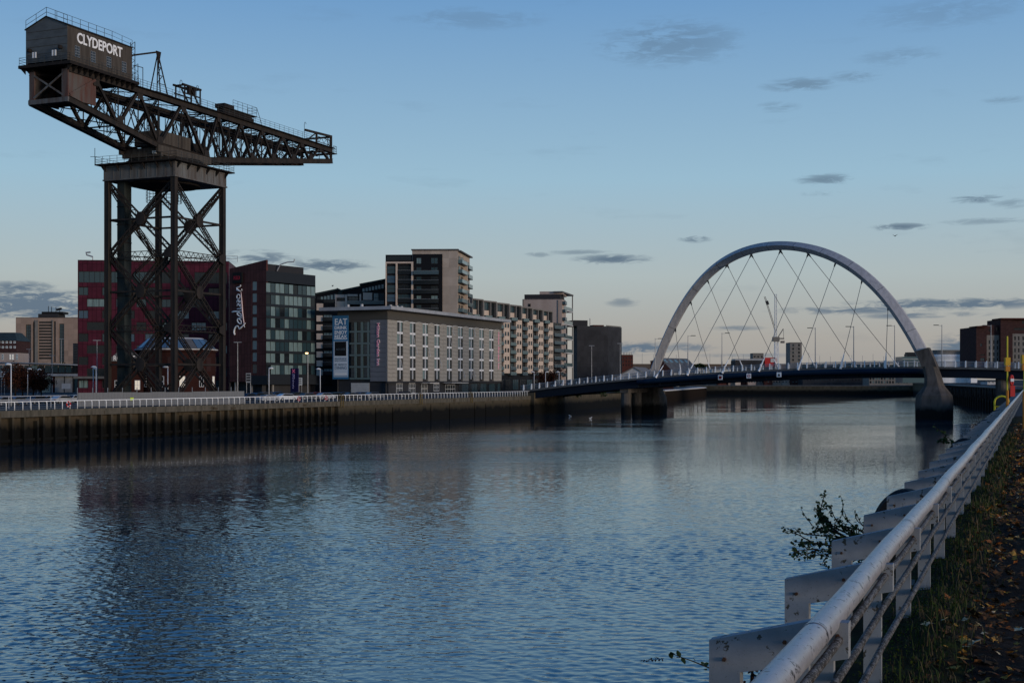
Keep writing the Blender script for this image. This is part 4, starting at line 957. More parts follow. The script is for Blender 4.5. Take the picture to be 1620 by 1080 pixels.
# white eaves slab
def off(p, *vs):
    q = V(p[0], p[1], 0)
    for v, k in vs: q = q+v*k
    return q
o0, o1, o2, o3 = off(lH,(fL.n,2.2),(fL.u,-4.2)), off(cH,(fL.n,2.2),(fR.n,2.2)), off(pH,(fR.n,2.2),(fR.u,2.6)), off(bkp,(fR.u,2.6))
o3b = off(bkp,(fR.u,-60),(fL.u,-4.2))
rp = [o0, o1, o2, o3, o3b]
rf = MB().prism([p+V(0,0,Zr+.05) for p in rp], (0,0,.85)).build('eaves_roof', M['roof_white'], b3)
for x in (538, 560, 640, 650, 657):
    fx = fL if x < 613 else fR; u = fx.uof(x); mb = MB(); q = fx.pt(u, Zr+.9, -4); mb.tube(q, q+V(0,0,1.0), .5, 8, .4); mb.build('roof_vent', M['galv'], rf)
# ground floor
fR.slab('plinth_band', (0, fR.len, Zc-.45, Zc-.02), M['black_wall'], b3, -.45, .05)
for px0, px1, y0, y1, m_ in ((629.5,639,606,622,'frame_white'),(649.5,659,606,622,'frame_white'),(669,678.5,607,622,'frame_white'),(688.5,697,606.5,618.5,'frame_white'),(707,722,608,622,'frame_white')):
    r = fR.rect(px0,px1,y0,y1); window(fR, r[0], r[1], max(QZ, r[2]), r[3], b3, m_, 'glass_dark', 4, 2, .1, -.4, .10, 'door')
for k in range(14):
    u = fR.uof(728)+k*2.3; window(fR, u, u+2.2, QZ+.3, Zc-.7, b3, 'frame_dark', 'glass_teal' if k % 3 else 'glass_dark', 2, 1, .1, -.35, .07)
for x0, x1 in ((702,729),(667,682)):
    r = fR.rect(x0,x1,603,605); fR.slab('canopy', (r[0], r[1], 7.75, 7.95), M['concrete_pale'], b3, -.4, 2.4)
r = fL.rect(554,583,607,622); gd = fL.slab('garage_door', (r[0], r[1], QZ, 7.9), M['concrete_pale'], b3, -.48, -.4)
for k in range(6): fL.slab('rib', (r[0], r[1], QZ+.3+k*.5, QZ+.34+k*.5), M['galv'], gd, -.398, -.37)

# --- tall apartment tower
pA, pB, pC = P2(610,431), P2(724,430), P2(743,454)
fF = Fac(pA, pB); fS = Fac(pB, pC)
b4 = thing('apartment_tower', 'tall beige and charcoal apartment tower with stacked balconies', 'apartment building', V(pB[0],pB[1],QZ))
mid = fF.pt(fF.uof(652),0); midp = (mid.x, mid.y); pD = (pC[0]-fF.u.x*30, pC[1]-fF.u.y*30)
zT = fF.zof(395.5, fF.len); zD = fF.zof(403, 2)
block([midp, pB, pC, back(midp, fF, 26)], QZ, zT, M['beige_wall'], b4)
block([pA, (mid.x-.05*fF.u.x, mid.y-.05*fF.u.y), back(midp, fF, 24), back(pA, fF, 24)], QZ, zD, M['dark_clad'], b4)
fF.slab('roof_slab', (fF.uof(651.5)-.2, fF.len+.3, zT, zT+.35), M['deck_edge'], b4, -20, .3); fS.slab('roof_fin', (.4, fS.len+.6, zT-.4, zT-.02), M['deck_edge'], b4, .02, 1.0)
fF.slab('dark_panel', (fF.uof(653), fF.uof(700), 26, fF.zof(402,18)), M['dark_clad'], b4, .02, .35)
pit = 14.85
for k in range(7):
    y = 408+pit*k
    for x0, x1 in ((659,667),(682,693)):
        r = fF.rect(x0,x1,y,y+9.5); window(fF, *r, b4, 'frame_dark', R.choice(['glass_dark','glass_pale','glass_teal']), 2, 1, .05, .42, .12)
    if 1 <= k: 
        r = fF.rect(655,694.5,y+3,y+11.5); balcony(fF, r[0], r[1], r[2], b4, 1.2, 'balcony_blue' if k < 2 else 'glass_dark', 1.15, .36)
# white framed glass bays at the left
for x0, x1 in ((610.2,612),(626.4,629),(651,654)): fF.slab('white_frame', (fF.uof(x0), fF.uof(x1), 26, fF.zof(417,5)), M['cream_panel'], b4, .02, .75)
fF.slab('white_frame', (fF.uof(610.2), fF.uof(654), fF.zof(417.0,5)+.01, fF.zof(417,5)+.55), M['cream_panel'], b4, .02, .76)
for k in range(6):
    y = 421+pit*k
    r = fF.rect(612.4,626,y,y+12); window(fF, *r, b4, 'frame_dark', R.choice(['glass_teal','glass_blue','glass_dark']), 1, 2, .05, .4, .1)
    r = fF.rect(629.4,650.5,y,y+12); window(fF, *r, b4, 'frame_dark', R.choice(['glass_dark','glass_dark','glass_teal']), 4, 1, .05, .1, .1)
    r = fF.rect(629.4,650.5,y+6,y+12); balcony(fF, r[0]+.05, r[1]-.05, r[2], b4, .5, 'glass_dark', 1.1, .14)
r = fF.rect(612,650,405,412); window(fF, r[0], r[1], r[2], r[3], b4, 'frame_dark', 'glass_dark', 9, 1, .05, .1, .08)
for k in range(7):
    z = fS.zof(414+15.1*k, 8)
    balcony(fS, .6, 11.0, z-1.1, b4, 1.5, 'balcony_glass'); balcony(fS, fS.len-8.0, fS.len-.5, z-1.6, b4, 1.2, 'balcony_glass')
    window(fS, 1.5, 4.2, z-.95, z+1.3, b4, 'frame_dark', R.choice(['glass_dark','glass_pale']), 2, 1, .05, .12); window(fS, 6.2, 10.0, z-.95, z+1.3, b4, 'frame_dark', 'glass_dark', 2, 1, .05, .12)
    window(fS, fS.len-7, fS.len-2, z-1.4, z+.9, b4, 'frame_dark', 'glass_dark', 2, 1, .05, .12)
fS.slab('white_fin', (11.6, 12.3, 20, zT-2.2), M['cream_panel'], b4, .02, 1.3)

# --- stepped block with pitched green roofs
b5 = thing('apartment_block', 'dark apartment block with sloping green roofs behind the river hotel', 'apartment building', V(PX(555,448),448,QZ))
fE = Fac(P2(494,446), P2(613,446))
def roofvol(x0, y0, x1, y1, d0, d1, m1):
    u0, u1 = fE.uof(x0), fE.uof(x1); a, b_ = fE.zof(y0,u0), fE.zof(y1,u1)
    mb = MB(); mb.hexa([fE.pt(u0,QZ,d1), fE.pt(u1,QZ,d1), fE.pt(u1,QZ,d0), fE.pt(u0,QZ,d0), fE.pt(u0,a,d1), fE.pt(u1,b_,d1), fE.pt(u1,b_,d0), fE.pt(u0,a,d0)])
    w_ = mb.build('wall', m1, b5)
    mb = MB(); mb.hexa([fE.pt(u0-.3,a+.02,d1+.5), fE.pt(u1+.2,b_+.02,d1+.5), fE.pt(u1+.2,b_+.02,d0), fE.pt(u0-.3,a+.02,d0), fE.pt(u0-.3,a+.6,d1+.5), fE.pt(u1+.2,b_+.6,d1+.5), fE.pt(u1+.2,b_+.6,d0), fE.pt(u0-.3,a+.6,d0)])
    mb.build('roof', M['roof_green'], w_)
roofvol(495,467.5,534,459,-22,0,M['dark_clad']); roofvol(534.3,458,541,462,-22,-.3,M['roof_green']); roofvol(541.3,461,570,454.5,-22,-.6,M['dark_clad']); roofvol(570.3,451.5,609.5,443.5,-22,-.2,M['dark_clad'])
for i in range(6):
    r = fE.rect(502+5.2*i, 506.6+5.2*i, 470-1.0*i, 474); window(fE, *r, b5, 'frame_dark', 'glass_pale' if i else 'glass_dark', 1, 1, .04, .1, .1)
for i in range(7):
    r = fE.rect(573+5*i, 577.4+5*i, 456-1.1*i, 462-.9*i); window(fE, *r, b5, 'frame_dark', 'glass_pale', 1, 1, .04, .1, .1)
for x0, x1, y0, y1, d in ((530.5,545.5,466,471,.5),(530.5,532.5,471,491,.5),(546,549.5,466,491,.5),(533,545.5,476.5,486,.45),(550,566,465.5,468.5,.4),(569,571.5,465,481,.4),(574.5,589,463,474.5,.4),(501,511.3,480,491,.4)):
    fE.slab('cream_panel', fE.rect(x0,x1,y0,y1), M['cream_panel'], b5, .02, d)
for x0, x1, y0, y1, p_ in ((533,545,471.5,476,'glass_dark'),(551,567,469,480,'glass_teal'),(591,599,463.5,479,'glass_pale'),(600,608,463.5,479,'glass_teal'),(512,530,474,479,'glass_dark')):
    r = fE.rect(x0,x1,y0,y1); window(fE, *r, b5, 'frame_dark', p_, 3, 2, .04, .12, .1)
r = fE.rect(550,608,475,481.5); balcony(fE, r[0], r[1], r[2], b5, 1.2, 'balcony_glass')
for k in range(8):
    y = 499+14.2*k
    r = fE.rect(501,510.5,y,y+9.5); fE.slab('cream_panel', r, M['cream_panel'], b5, .02, .5)
    r = fE.rect(511,527,y+2,y+8); balcony(fE, r[0], r[1], r[2], b5, 1.0, 'glass_dark')
    r = fE.rect(512,526,y-1,y+7); window(fE, *r, b5, 'frame_dark', 'glass_dark' if k % 2 else 'glass_pale', 3, 1, .04, .06, .1)

# --- long apartment terrace
pT0 = P2(744,468); dT = V(.55,1,0).normalized(); fT = Fac(pT0, (pT0[0]+dT.x*71, pT0[1]+dT.y*71))
b6 = thing('apartment_terrace', 'long cream terrace of flats with alternating balcony columns and boxed penthouses', 'apartment building', V(pT0[0],pT0[1],QZ))
pTe = fT.pt(fT.len,0); pTe = (pTe.x,pTe.y)
block([pT0, pTe, back(pTe,fT,16), back(pT0,fT,16)], QZ, 31.2, M['dark_clad'], b6)
bnd = [fT.uof(x) for x in (744,762,783,803.4,822.5,839.7,856.4,872.0)]
for i in range(7):
    u0, u1 = bnd[i], bnd[i+1]; ub = u0+(u1-u0)*.50
    # cream strip with window pairs
    rows = [fT.zof(515.3+12.9*k, fT.uof(800)) for k in range(6)]
    hs = []
    for z in rows:
        for a in (.18, .60): hs.append((ub+(u1-ub)*a, ub+(u1-ub)*(a+.28), z-.75, z+.75))
    mb = MB(); fT.wall(mb, ub, u1, 11.1, 31.0, hs, .3, .9); fT.box(mb, ub, ub+.01, 11.1, 31.0, 0, .9); fT.box(mb, u1-.01, u1, 11.1, 31.0, 0, .9); fT.box(mb, ub, u1, 11.09, 11.1, 0, .9)
    mb.build('cream_strip', M['cream_panel'], b6)
    for (a, b_, c, e) in hs: window(fT, a, b_, c, e, b6, 'frame_dark', R.choice(['glass_dark','glass_dark','glass_teal']), 1, 1, .25, .9, .06)
    for k, z in enumerate(rows+[11.6]):
        balcony(fT, u0+.1, ub-.1, z-1.2, b6, 1.25, R.choice(['balcony_glass','balcony_blue','balcony_blue']), 1.15)
        window(fT, u0+.5, ub-.5, z-1.1, z+1.2, b6, 'frame_dark', R.choice(['glass_dark','glass_teal','glass_dark']), 3, 1, .05, .1, .08)
    # penthouse box: framed opening beside a window over a cream panel
    zt = 37.4-.28*i
    ph = fT.box(MB(), u0+.15, u1-.1, 31.2, zt-.5, -9, -.2).build('penthouse', M['deck_edge'], b6)
    fT.slab('frame_roof', (u0+.05, u1, zt-.5, zt), M['stone_grey'], ph, -9.2, .8)
    um = u0+(u1-u0)*.52
    for a in (u0+.05, um, u1-.5): fT.slab('frame_fin', (a, a+.45, 31.25, zt-.5), M['stone_grey'], ph, -.2, .8)
    fT.slab('cream_panel', (u0+.55, um-.05, 31.3, 33.6), M['cream_panel'], ph, -.18, .1)
    window(fT, u0+.6, um-.1, 33.7, zt-.6, b6, 'frame_dark', 'glass_teal', 2, 1, .05, .0, .1); window(fT, um+.5, u1-.55, 31.3, zt-.6, b6, 'frame_dark', 'glass_dark', 2, 1, .05, -.1, .1)
    balcony(fT, u0+.3, um, 30.6, b6, 1.6, 'balcony_glass')
u0 = bnd[7]
for k in range(8):
    z = 30.0-3.05*k
    if z > 8: balcony(fT, u0+.2, fT.len-.2, z-1.2, b6, 1.6, 'balcony_blue', 1.15); window(fT, u0+.8, fT.len-.8, z-1.1, z+1.2, b6, 'frame_dark', 'glass_dark', 4, 1, .05, .1, .08)
for k in range(10):
    u = 14+k*5.6; window(fT, u, u+4.4, QZ+.4, QZ+4.2, b6, 'frame_dark', R.choice(['glass_dark','glass_teal','glass_dark']), 3, 1, .05, .1, .1)

# --- end tower with open steel balcony frame
pG0, pG1, pG2 = P2(828,549), P2(889,547), P2(906.5,572); fG = Fac(pG0,pG1); fH = Fac(pG1,pG2)
b7 = thing('apartment_tower', 'pinkish blank walled end tower with an open steel balcony frame', 'apartment building', V(pG1[0],pG1[1],QZ))
zw = fG.zof(473,8); zd = fG.zof(465.5,8); zr = fG.zof(460.5,12)
pin = fH.pt(4.5,0); 
block([pG0,pG1,(pin.x,pin.y),back((pin.x,pin.y),fG,10),back(pG0,fG,22)], QZ, zw, M['pink_wall'], b7)
fG.slab('dark_band', (fG.uof(829.5), fG.uof(886), zw+.01, zd), M['black_wall'], b7, -16, -.2)
fG.slab('roof_slab', (fG.uof(853), fG.len+.3, zd+.01, zr), M['pink_wall'], b7, -20, -1.5); fH.slab('roof_slab', (0, fH.len, zr-.6, zr), M['deck_edge'], b7, -3.5, .2)
for x, y in ((835.5,480.5),): r = fG.rect(x,x+4,y,y+4.5); window(fG, *r, b7, 'frame_dark', 'glass_dark', 1, 1, .05, .08, .1)
fG.slab('pipe', (fG.uof(882.5), fG.uof(883.3), 20, zw-.5), M['stone_grey'], b7, .01, .3); fG.slab('parapet_fin', (fG.uof(826.5), fG.uof(828.5), zw-12, zw), M['stone_grey'], b7, -2, .2)
for sgn in (fH.len-.4, 5.0):
    fH.slab('steel_column', (sgn, sgn+.4, QZ, zr-.6), M['stone_grey'], b7, -.4, 0)
for y in (491,513,536,558,580):
    z = fH.zof(y, 10); fl_ = fH.slab('floor_slab', (.2, fH.len, z-.25, z+.15), M['concrete_pale'], b7, -7, .05)
    fH.slab('balustrade', (5.4, fH.len-.45, z+.2, z+1.6), M['balcony_glass'], fl_, -.12, -.06)
fH.slab('glazed_core', (1.0, fH.len-1.2, QZ, fH.zof(513,10)-.3), M['glass_dark'], b7, -7, -2.2)
for k in range(10):
    z = 41-3.3*k; balcony(fH, .4, 4.2, z-1.2, b7, 1.4, 'balcony_blue', 1.15)

# --- black windowless block
b8 = thing('black_warehouse', 'black windowless block left of the bridge arch', 'warehouse', V(PX(945,600),600,QZ))
q0, q1, q2, q3 = P2(907,612), P2(913,600), P2(962,604), P2(983.5,618)
fs = block([q0,q1,q2,q3,(q3[0]-8,q3[1]+40),(q0[0]+5,q0[1]+40)], QZ, PZ(516,604), M['black_wall'], b8)
fs[1].slab('roof_block', (-1.6, 5.2, PZ(516,604), PZ(507,604)), M['black_wall'], b8, -14, -.5); fs[1].slab('rust_plant', (8, 13.2, PZ(516,604), PZ(514,604)), M['brick_red'], b8, -5, -1)
MB().tube(fs[1].pt(7.2,PZ(516,604),-3), fs[1].pt(7.2,PZ(503,604),-3), .22, 6).build('flue', M['galv'], b8)
mb = MB(); ff = fs[2]
for u in (2.2, 5.6, ff.len-.4): mb.beam(ff.pt(u,PZ(516,604),-.8), ff.pt(u,PZ(510.5,604)-2,-.8), .35, .35)
mb.beam(ff.pt(0,PZ(517,604)+.6,-.8), ff.pt(ff.len+.6,PZ(517,604)+.6,-.8), .4, .4); mb.build('roof_frame', M['stone_grey'], b8)
for k in range(6): ff.slab('louvre', (ff.len-1.2, ff.len+1.8, QZ+1+k*2.1, QZ+2.2+k*2.1), M['black_paint'], b8, -6, -.5)

# --- pale office slab far left
b9 = thing('office_tower', 'tan office slab with dark glass strips and a central window stack at far left', 'office', V(PX(75,820),820,QZ))
fO = Fac(P2(25,812), P2(134,812)); za = fO.zof(502,20)
hs = [fO.rect(x0,x1,y0,y1) for x0,x1,y0,y1 in ((40.5,49,513.5,573),(52,55.2,509,573),(85,88.2,508,573),(93.5,101.5,512,573))]
rows = [fO.rect(61,82,508.5+4.72*k,511.2+4.72*k) for k in range(13)]
pO0, pO1 = P2(25,812), P2(134,812)
fs = block([pO0,pO1,back(pO1,fO,24),back(pO0,fO,24)], QZ, za, M['office_wall'], b9, {0: hs+rows}, 1.0)
for r in hs: window(fs[0], *r, b9, 'frame_dark', 'glass_teal', 2, 12, .8, 0, .25)
for r in rows: window(fs[0], *r, b9, 'frame_dark', 'glass_dark', 6, 1, .8, 0, .2)
fs[0].slab('plant_room', (fs[0].uof(60), fs[0].uof(91), za, za+2.2), M['black_wall'], b9, -14, -.3); fs[0].slab('plant_room', (fs[0].uof(64), fs[0].uof(98), za+2.21, za+3.6), M['black_paint'], b9, -12, -2)
mb = MB()
for x, hh in ((73,3.5),(78,3.2),(85,3),(91,2.4)): u = fs[0].uof(x); mb.beam(fs[0].pt(u,za+3.6,-4), fs[0].pt(u,za+3.6+hh,-4), .3, .3)
mb.beam(fs[0].pt(fs[0].uof(86),za+4.8,-4), fs[0].pt(fs[0].uof(94),za+5.6,-4), .8, 1.2); mb.build('aerial', M['black_paint'], b9)
for x0, x1 in ((55.6,60.4),(82.6,84.4)): fs[0].slab('pilaster', (fs[0].uof(x0), fs[0].uof(x1), QZ, za-1.6), M['stone_grey'], b9, .01, .6)
bb = thing('annexe', 'blue grey annexe between the tan office and the magenta hotel', 'building', V(PX(119,600),600,QZ))
fx = Fac(P2(115.5,600),P2(140,600)); block([P2(115.5,600),P2(140,600),back(P2(140,600),fx,14),back(P2(115.5,600),fx,14)], QZ, fx.zof(543,3), M['slate_band'], bb)
for k in range(7):
    r = fx.rect(117,122.5,546.5+4.2*k,549+4.2*k); window(fx, *r, bb, 'frame_dark', 'glass_dark', 2, 1, .04, .08, .08)
# --- dark roofed building at the left edge
bc = thing('dark_building', 'dark mansard roofed building at the left edge of the view', 'building', V(PX(8,700),700,QZ))
fx = Fac(P2(-30,700),P2(26,700)); zA = fx.zof(539,14)
fs = block([P2(-30,700),P2(26,700),back(P2(26,700),fx,20),back(P2(-30,700),fx,20)], QZ, zA, M['brick_brown'], bc, roof=None)
mb = MB(); L_ = fx.len
mb.loft([[fx.pt(-.4,zA,.4), fx.pt(L_+.4,zA,.4), fx.pt(L_+.4,zA,-20), fx.pt(-.4,zA,-20)], [fx.pt(6,zA+4.6,-6), fx.pt(L_-3,zA+4.6,-6), fx.pt(L_-3,zA+4.6,-16), fx.pt(6,zA+4.6,-16)]]); mb.build('mansard_roof', M['roof_green'], bc)
for k in range(2):
    for j in range(9):
        r = fx.rect(-28+6.2*j,-24.6+6.2*j,539.5+7.8*k,543+7.8*k); window(fx, *r, bc, 'frame_white', 'glass_pale', 1, 1, .04, .06, .2)
# --- small pale building and low curved station-like hall
bd = thing('pale_house', 'small pinkish building with lit pale windows at the left edge', 'building', V(PX(10,520),520,QZ))
fx = Fac(P2(-14,520),P2(28,520)); block([P2(-14,520),P2(28,520),back(P2(28,520),fx,12),back(P2(-14,520),fx,12)], QZ, fx.zof(557,4), M['pink_wall'], bd)
for x in (-6, 3, 15, 19, 25.5): r = fx.rect(x,x+3,560,569); window(fx, *r, bd, 'frame_white', 'window_glow' if x in (15,19) else 'glass_pale', 1, 2, .04, .06, .12)
be = thing('glazed_hall', 'long low hall with a sweeping white roof edge and teal glazing', 'hall', V(PX(60,430),430,QZ))
fx = Fac(P2(-40,424),P2(135,436)); L_ = fx.len
block([P2(-40,424),P2(135,436),back(P2(135,436),fx,22),back(P2(-40,424),fx,22)], QZ, 12.4, M['black_wall'], be)
mb = MB()
for i in range(14):
    a, b_ = L_*i/14, L_*(i+1)/14; za = lambda u: 14.75-1.15*(u/L_)**1.6-.35*(1-u/L_)
    mb.hexa([fx.pt(a,za(a)-.35,1.6), fx.pt(b_,za(b_)-.35,1.6), fx.pt(b_,za(b_)-.35,-20), fx.pt(a,za(a)-.35,-20), fx.pt(a,za(a),1.6), fx.pt(b_,za(b_),1.6), fx.pt(b_,za(b_),-20), fx.pt(a,za(a),-20)])
mb.build('curved_roof', M['roof_white'], be)
for k in range(16):
    window(fx, L_*k/16+.1, L_*(k+1)/16-.1, 11.0, 13.35, be, 'frame_dark', R.choice(['glass_teal','glass_teal','glass_dark','glass_pale']), 2, 1, .04, .3, .08)
fx.slab('lower_eave', (L_*.58, L_+.5, 9.9, 10.6), M['roof_white'], be, .0, 1.4)
for u0, u1, m_ in ((.60,.68,'glass_pale'),(.69,.715,'brown_panel'),(.72,.80,'concrete'),(.81,.88,'concrete'),(.9,1.0,'glass_teal')):
    fx.slab('wall_panel', (L_*u0, L_*u1, QZ, 9.85), M[m_], be, .02, .4)
fx.slab('billboard', (L_*.775, L_*.855, QZ+1.2, QZ+2.9), M['concrete_pale'], be, 6.0, 6.2)

# --- brick rotunda
cR = V(PX(279,290),290,QZ); b10 = thing('brick_rotunda', 'round red brick hall with a glazed conical roof behind the crane legs', 'rotunda', cR)
nS = 24; RR = 8.4
def rg(r, z, n=nS): return [cR+V(r*math.cos(2*math.pi*i/n), r*math.sin(2*math.pi*i/n), z-QZ) for i in range(n)]
mb = MB(); mb.loft([rg(RR,QZ), rg(RR,14.6), rg(RR+.35,14.7), rg(RR+.35,15.1)]); mb.build('drum', M['brick_shaded'], b10)
mb = MB(); mb.loft([rg(RR+.5,15.12), rg(RR+.5,15.35)]); mb.build('eave', M['concrete_pale'], b10)
rfo = MB().loft([rg(RR+.1,15.36), rg(6.0,17.5)]).build('roof', M['roof_grey'], b10)
MB().loft([rg(6.02,17.52), rg(5.6,17.8)]).build('roof_cap', M['concrete_pale'], b10)
for i in range(nS):
    if i % 4 == 0: continue
    a0, a1 = 2*math.pi*(i+.06)/nS, 2*math.pi*(i+.94)/nS
    def rp_(a, r, z): return cR+V(r*math.cos(a), r*math.sin(a), z-QZ)
    MB().hexa([rp_(a0,RR-.1,15.5),rp_(a1,RR-.1,15.5),rp_(a1,6.25,17.42),rp_(a0,6.25,17.42),rp_(a0,RR-.05,15.6),rp_(a1,RR-.05,15.6),rp_(a1,6.3,17.52),rp_(a0,6.3,17.52)]).build('skylight_pane', M['skylight'], rfo)
for i in range(nS):
    a = 2*math.pi*(i+.5)/nS; d = V(math.cos(a), math.sin(a), 0)
    if d.y > .2: continue
    p = cR+d*(RR*math.cos(math.pi/nS)); t_ = V(-d.y, d.x, 0); ff = Fac(((p-t_*1).x,(p-t_*1).y),((p+t_*1).x,(p+t_*1).y))
    if i % 2: window(ff, .4, 1.6, QZ+2.6, QZ+4.9, b10, 'frame_white', 'window_glow' if R.random() < .3 else 'glass_dark', 2, 2, .04, .08, .08)
    else: ff.slab('blind_arch', (.15, 1.85, 10.5, 13.6), M['brick_brown'], b10, .01, .12)
fx = Fac(P2(172,281),P2(227,283)); L_ = fx.len
porch = fx.box(MB(), 0, L_, QZ, 12.6, -6, 0).build('entrance_wing', M['brick_shaded'], b10)
MB().prism([fx.pt(-.4,12.62,.3), fx.pt(L_+.4,12.62,.3), fx.pt(L_*.5,16.2,.3)], -fx.n*6.6).build('gable_roof', M['roof_grey'], porch)
put_text('lettering', 'ROTUNDA', 1.05, M['white_letter'], fx.pt(.9, 12.7+.1, .38), fx.u, (0,0,1), porch, .05, .02, L_-1.6)
for u in (1.2, 3.4, 5.3): window(fx, u, u+1.1, QZ+2.0, QZ+4.0, b10, 'frame_white', 'glass_dark' if u < 5 else 'window_glow', 2, 2, .04, .08, .08)

# --- brown brick flats at the right edge
b11 = thing('brick_flats', 'dark brown brick and stone warehouse flats at the right edge', 'apartment building', V(PX(1590,480),480,NZ))
def mass(x0, x1, y0, y1, Y, dep, m, holes=(), nm='wall'):
    fx = Fac(P2(x0,Y),P2(x1,Y)); za, zb_ = fx.zof(y0,1), max(NZ, fx.zof(y1,1))
    mb = MB(); hs = [fx.rect(*h_) for h_ in holes]; fx.wall(mb, 0, fx.len, zb_, za, hs, .35)
    for g in (Fac((fx.pt(fx.len,0)).to_2d(), (fx.pt(fx.len,0)-fx.n*dep).to_2d()), Fac((fx.pt(0,0)-fx.n*dep).to_2d(), fx.pt(0,0).to_2d())): g.wall(mb, 0, g.len, zb_, za)
    mb.quad(fx.pt(0,za), fx.pt(fx.len,za), fx.pt(fx.len,za,-dep), fx.pt(0,za,-dep)); mb.build(nm, M[m], b11)
    for r in hs: window(fx, *r, b11, 'frame_dark', R.choice(['glass_dark','glass_teal','glass_dark']), 2, 1, .25)
    return fx
mass(1544.5,1561,517,582,491,18,'brick_brown', [(1551,1554,543,548),(1551,1558,560,562.5),(1551,1558,566,571)])
fx = mass(1561,1585,514,530,492,16,'brick_brown', [(1576,1581,517,523),(1564,1566.5,520,524)])
mass(1561,1585,530.05,585,492,16,'stone_grey', [(x,x+2.4,y,y+6) for y in (538,547,557,566,574) for x in (1564,1571,1577)])
mass(1583,1602,505,585,490.5,14,'brick_brown')
mass(1602,1660,503,528,491,20,'brick_brown', [(1617,1625,507,512),(1604,1640,518.5,522)])
mass(1602,1660,528.05,590,491,20,'stone_grey', [(x,x+2.4,y,y+6) for y in (532,541,551,561,571) for x in (1604.5,1610.5,1617.5,1626,1634)])
fx = Fac(P2(1544,490),P2(1660,490)); fx.slab('cornice', (fx.uof(1545), fx.uof(1562), fx.zof(517.3,2), fx.zof(515.5,2)), M['brick_red'], b11, -8, .5)
fx = Fac(P2(1583,490),P2(1660,490)); fx.slab('cornice', (0, fx.len, fx.zof(505.3,2), fx.zof(503,2)), M['brick_red'], b11, -9, .6)

# --- white drum-shaped arena beyond the bridge
aY = 640.0; b12 = thing('arena', 'white banded drum shaped arena with a stone roof ring beyond the bridge', 'arena', V(PX(1500,aY),aY,NZ))
cA = V(PX(1503,aY+10), aY+10, 0)
def ra(r, z): return [cA+V(r*math.cos(2*math.pi*i/32), .5*r*math.sin(2*math.pi*i/32), z) for i in range(32)]
MB().loft([ra(10.2,NZ), ra(10.2,PZ(568,aY))]).build('drum', M['white_letter'], b12)
MB().loft([ra(10.6,PZ(568,aY)), ra(10.6,PZ(566.4,aY)), ra(9.8,PZ(566.3,aY)), ra(9.8,PZ(564.5,aY)), ra(10.5,PZ(564.4,aY)), ra(10.5,PZ(562.6,aY)), ra(9.5,PZ(562.5,aY)), ra(9.5,PZ(560,aY))]).build('banding', M['white_paint'], b12)
MB().loft([ra(8.2,PZ(560,aY)), ra(8.6,PZ(554.5,aY)), ra(8.8,PZ(554,aY)), ra(8.8,PZ(553,aY))]).build('roof_ring', M['stone_grey'], b12)
fx = Fac(P2(1536,aY),P2(1546,aY)); fx.slab('white_tower', (0, fx.len, NZ, PZ(558.5,aY)), M['white_letter'], b12, -8, 0); fx.slab('tower_cap', (.3, fx.len-.1, PZ(558.4,aY), PZ(552,aY)), M['slate_band'], b12, -6, -1)
fx = Fac(P2(1428,aY),P2(1476,aY)); fx.slab('glass_wing', (0, fx.len, NZ, PZ(564,aY)), M['balcony_glass'], b12, -12, 0); fx.slab('wing_roof', (2.5, 8.4, PZ(564,aY), PZ(559.5,aY)), M['slate_band'], b12, -6, -1); fx.slab('wing_roof', (2.9, 8.0, PZ(559.4,aY), PZ(557,aY)), M['black_wall'], b12, -6, -1.4)
for k in range(3): fx.slab('floor_line', (0, fx.len, PZ(577-4.4*k,aY), PZ(576.2-4.4*k,aY)), M['concrete_pale'], b12, .0, .3)

# --- skyline between the arch legs
def simple(name, label, cat, px0, px1, y0, Y, m, dep=14, wins=None, z0=None, roof='roof_grey', wp=('glass_dark','glass_teal')):
    z0 = QZ if z0 is None else z0
    fx = Fac(P2(px0,Y),P2(px1,Y)); o = thing(name, label, cat, V(PX((px0+px1)/2,Y),Y,z0)); hs = []
    if wins:
        nc, nr, fw, fh, yt, yb = wins
        for r in range(nr):
            for c in range(nc):
                w_ = (px1-px0)/nc; x = px0+w_*(c+.5); hh = (yb-yt)/nr; y = yt+hh*(r+.5)
                hs.append(fx.rect(x-w_*fw/2, x+w_*fw/2, y-hh*fh/2, y+hh*fh/2))
    block([P2(px0,Y),P2(px1,Y),back(P2(px1,Y),fx,dep),back(P2(px0,Y),fx,dep)], z0, fx.zof(y0,0), M[m], o, {0: hs}, .5, roof)
    for r in hs: window(fx, *r, o, 'frame_dark', R.choice(wp), 1, 1, .35, 0, .12)
    return o, fx
simple('tower_block', 'pale grey tower block beside the construction crane', 'tower block', 1250, 1268.5, 541.5, 900, 'stone_grey', 14, (2,5,.3,.6,543,572), 5.4)
o, fx = simple('red_building', 'black and red low building seen under the left of the arch', 'building', 1163, 1228, 570, 820, 'black_wall', 16, None, 5.4)
fx.slab('white_roof', (0, fx.len*.72, fx.zof(570,0), fx.zof(567.4,0)), M['roof_white'], o, -14, .4); fx.slab('red_end', (fx.len*.72, fx.len, fx.zof(580,0), fx.zof(565.5,0)), M['red_paint'], o, -12, .5); fx.slab('sign_panel', (fx.len*.86, fx.len*.97, fx.zof(573,0), fx.zof(567,0)), M['concrete_pale'], o, .52, .7)
o, fx = simple('roof_house', 'small grey rooftop block above the black and red building', 'building', 1191, 1208, 558.5, 880, 'stone_grey', 10, (3,1,.5,.4,561,567), 5.4)
o, fx = simple('brick_tenement', 'distant reddish building right beside the black block', 'building', 984, 1001.5, 561, 760, 'brick_red', 12, (4,3,.4,.5,563,580))
for k in range(6): MB().beam(fx.pt(1+k*.9,fx.zof(561,0),-3), fx.pt(1+k*.9,fx.zof(557,0),-3), .2, .2).build('chimney', M['brick_red'], o)
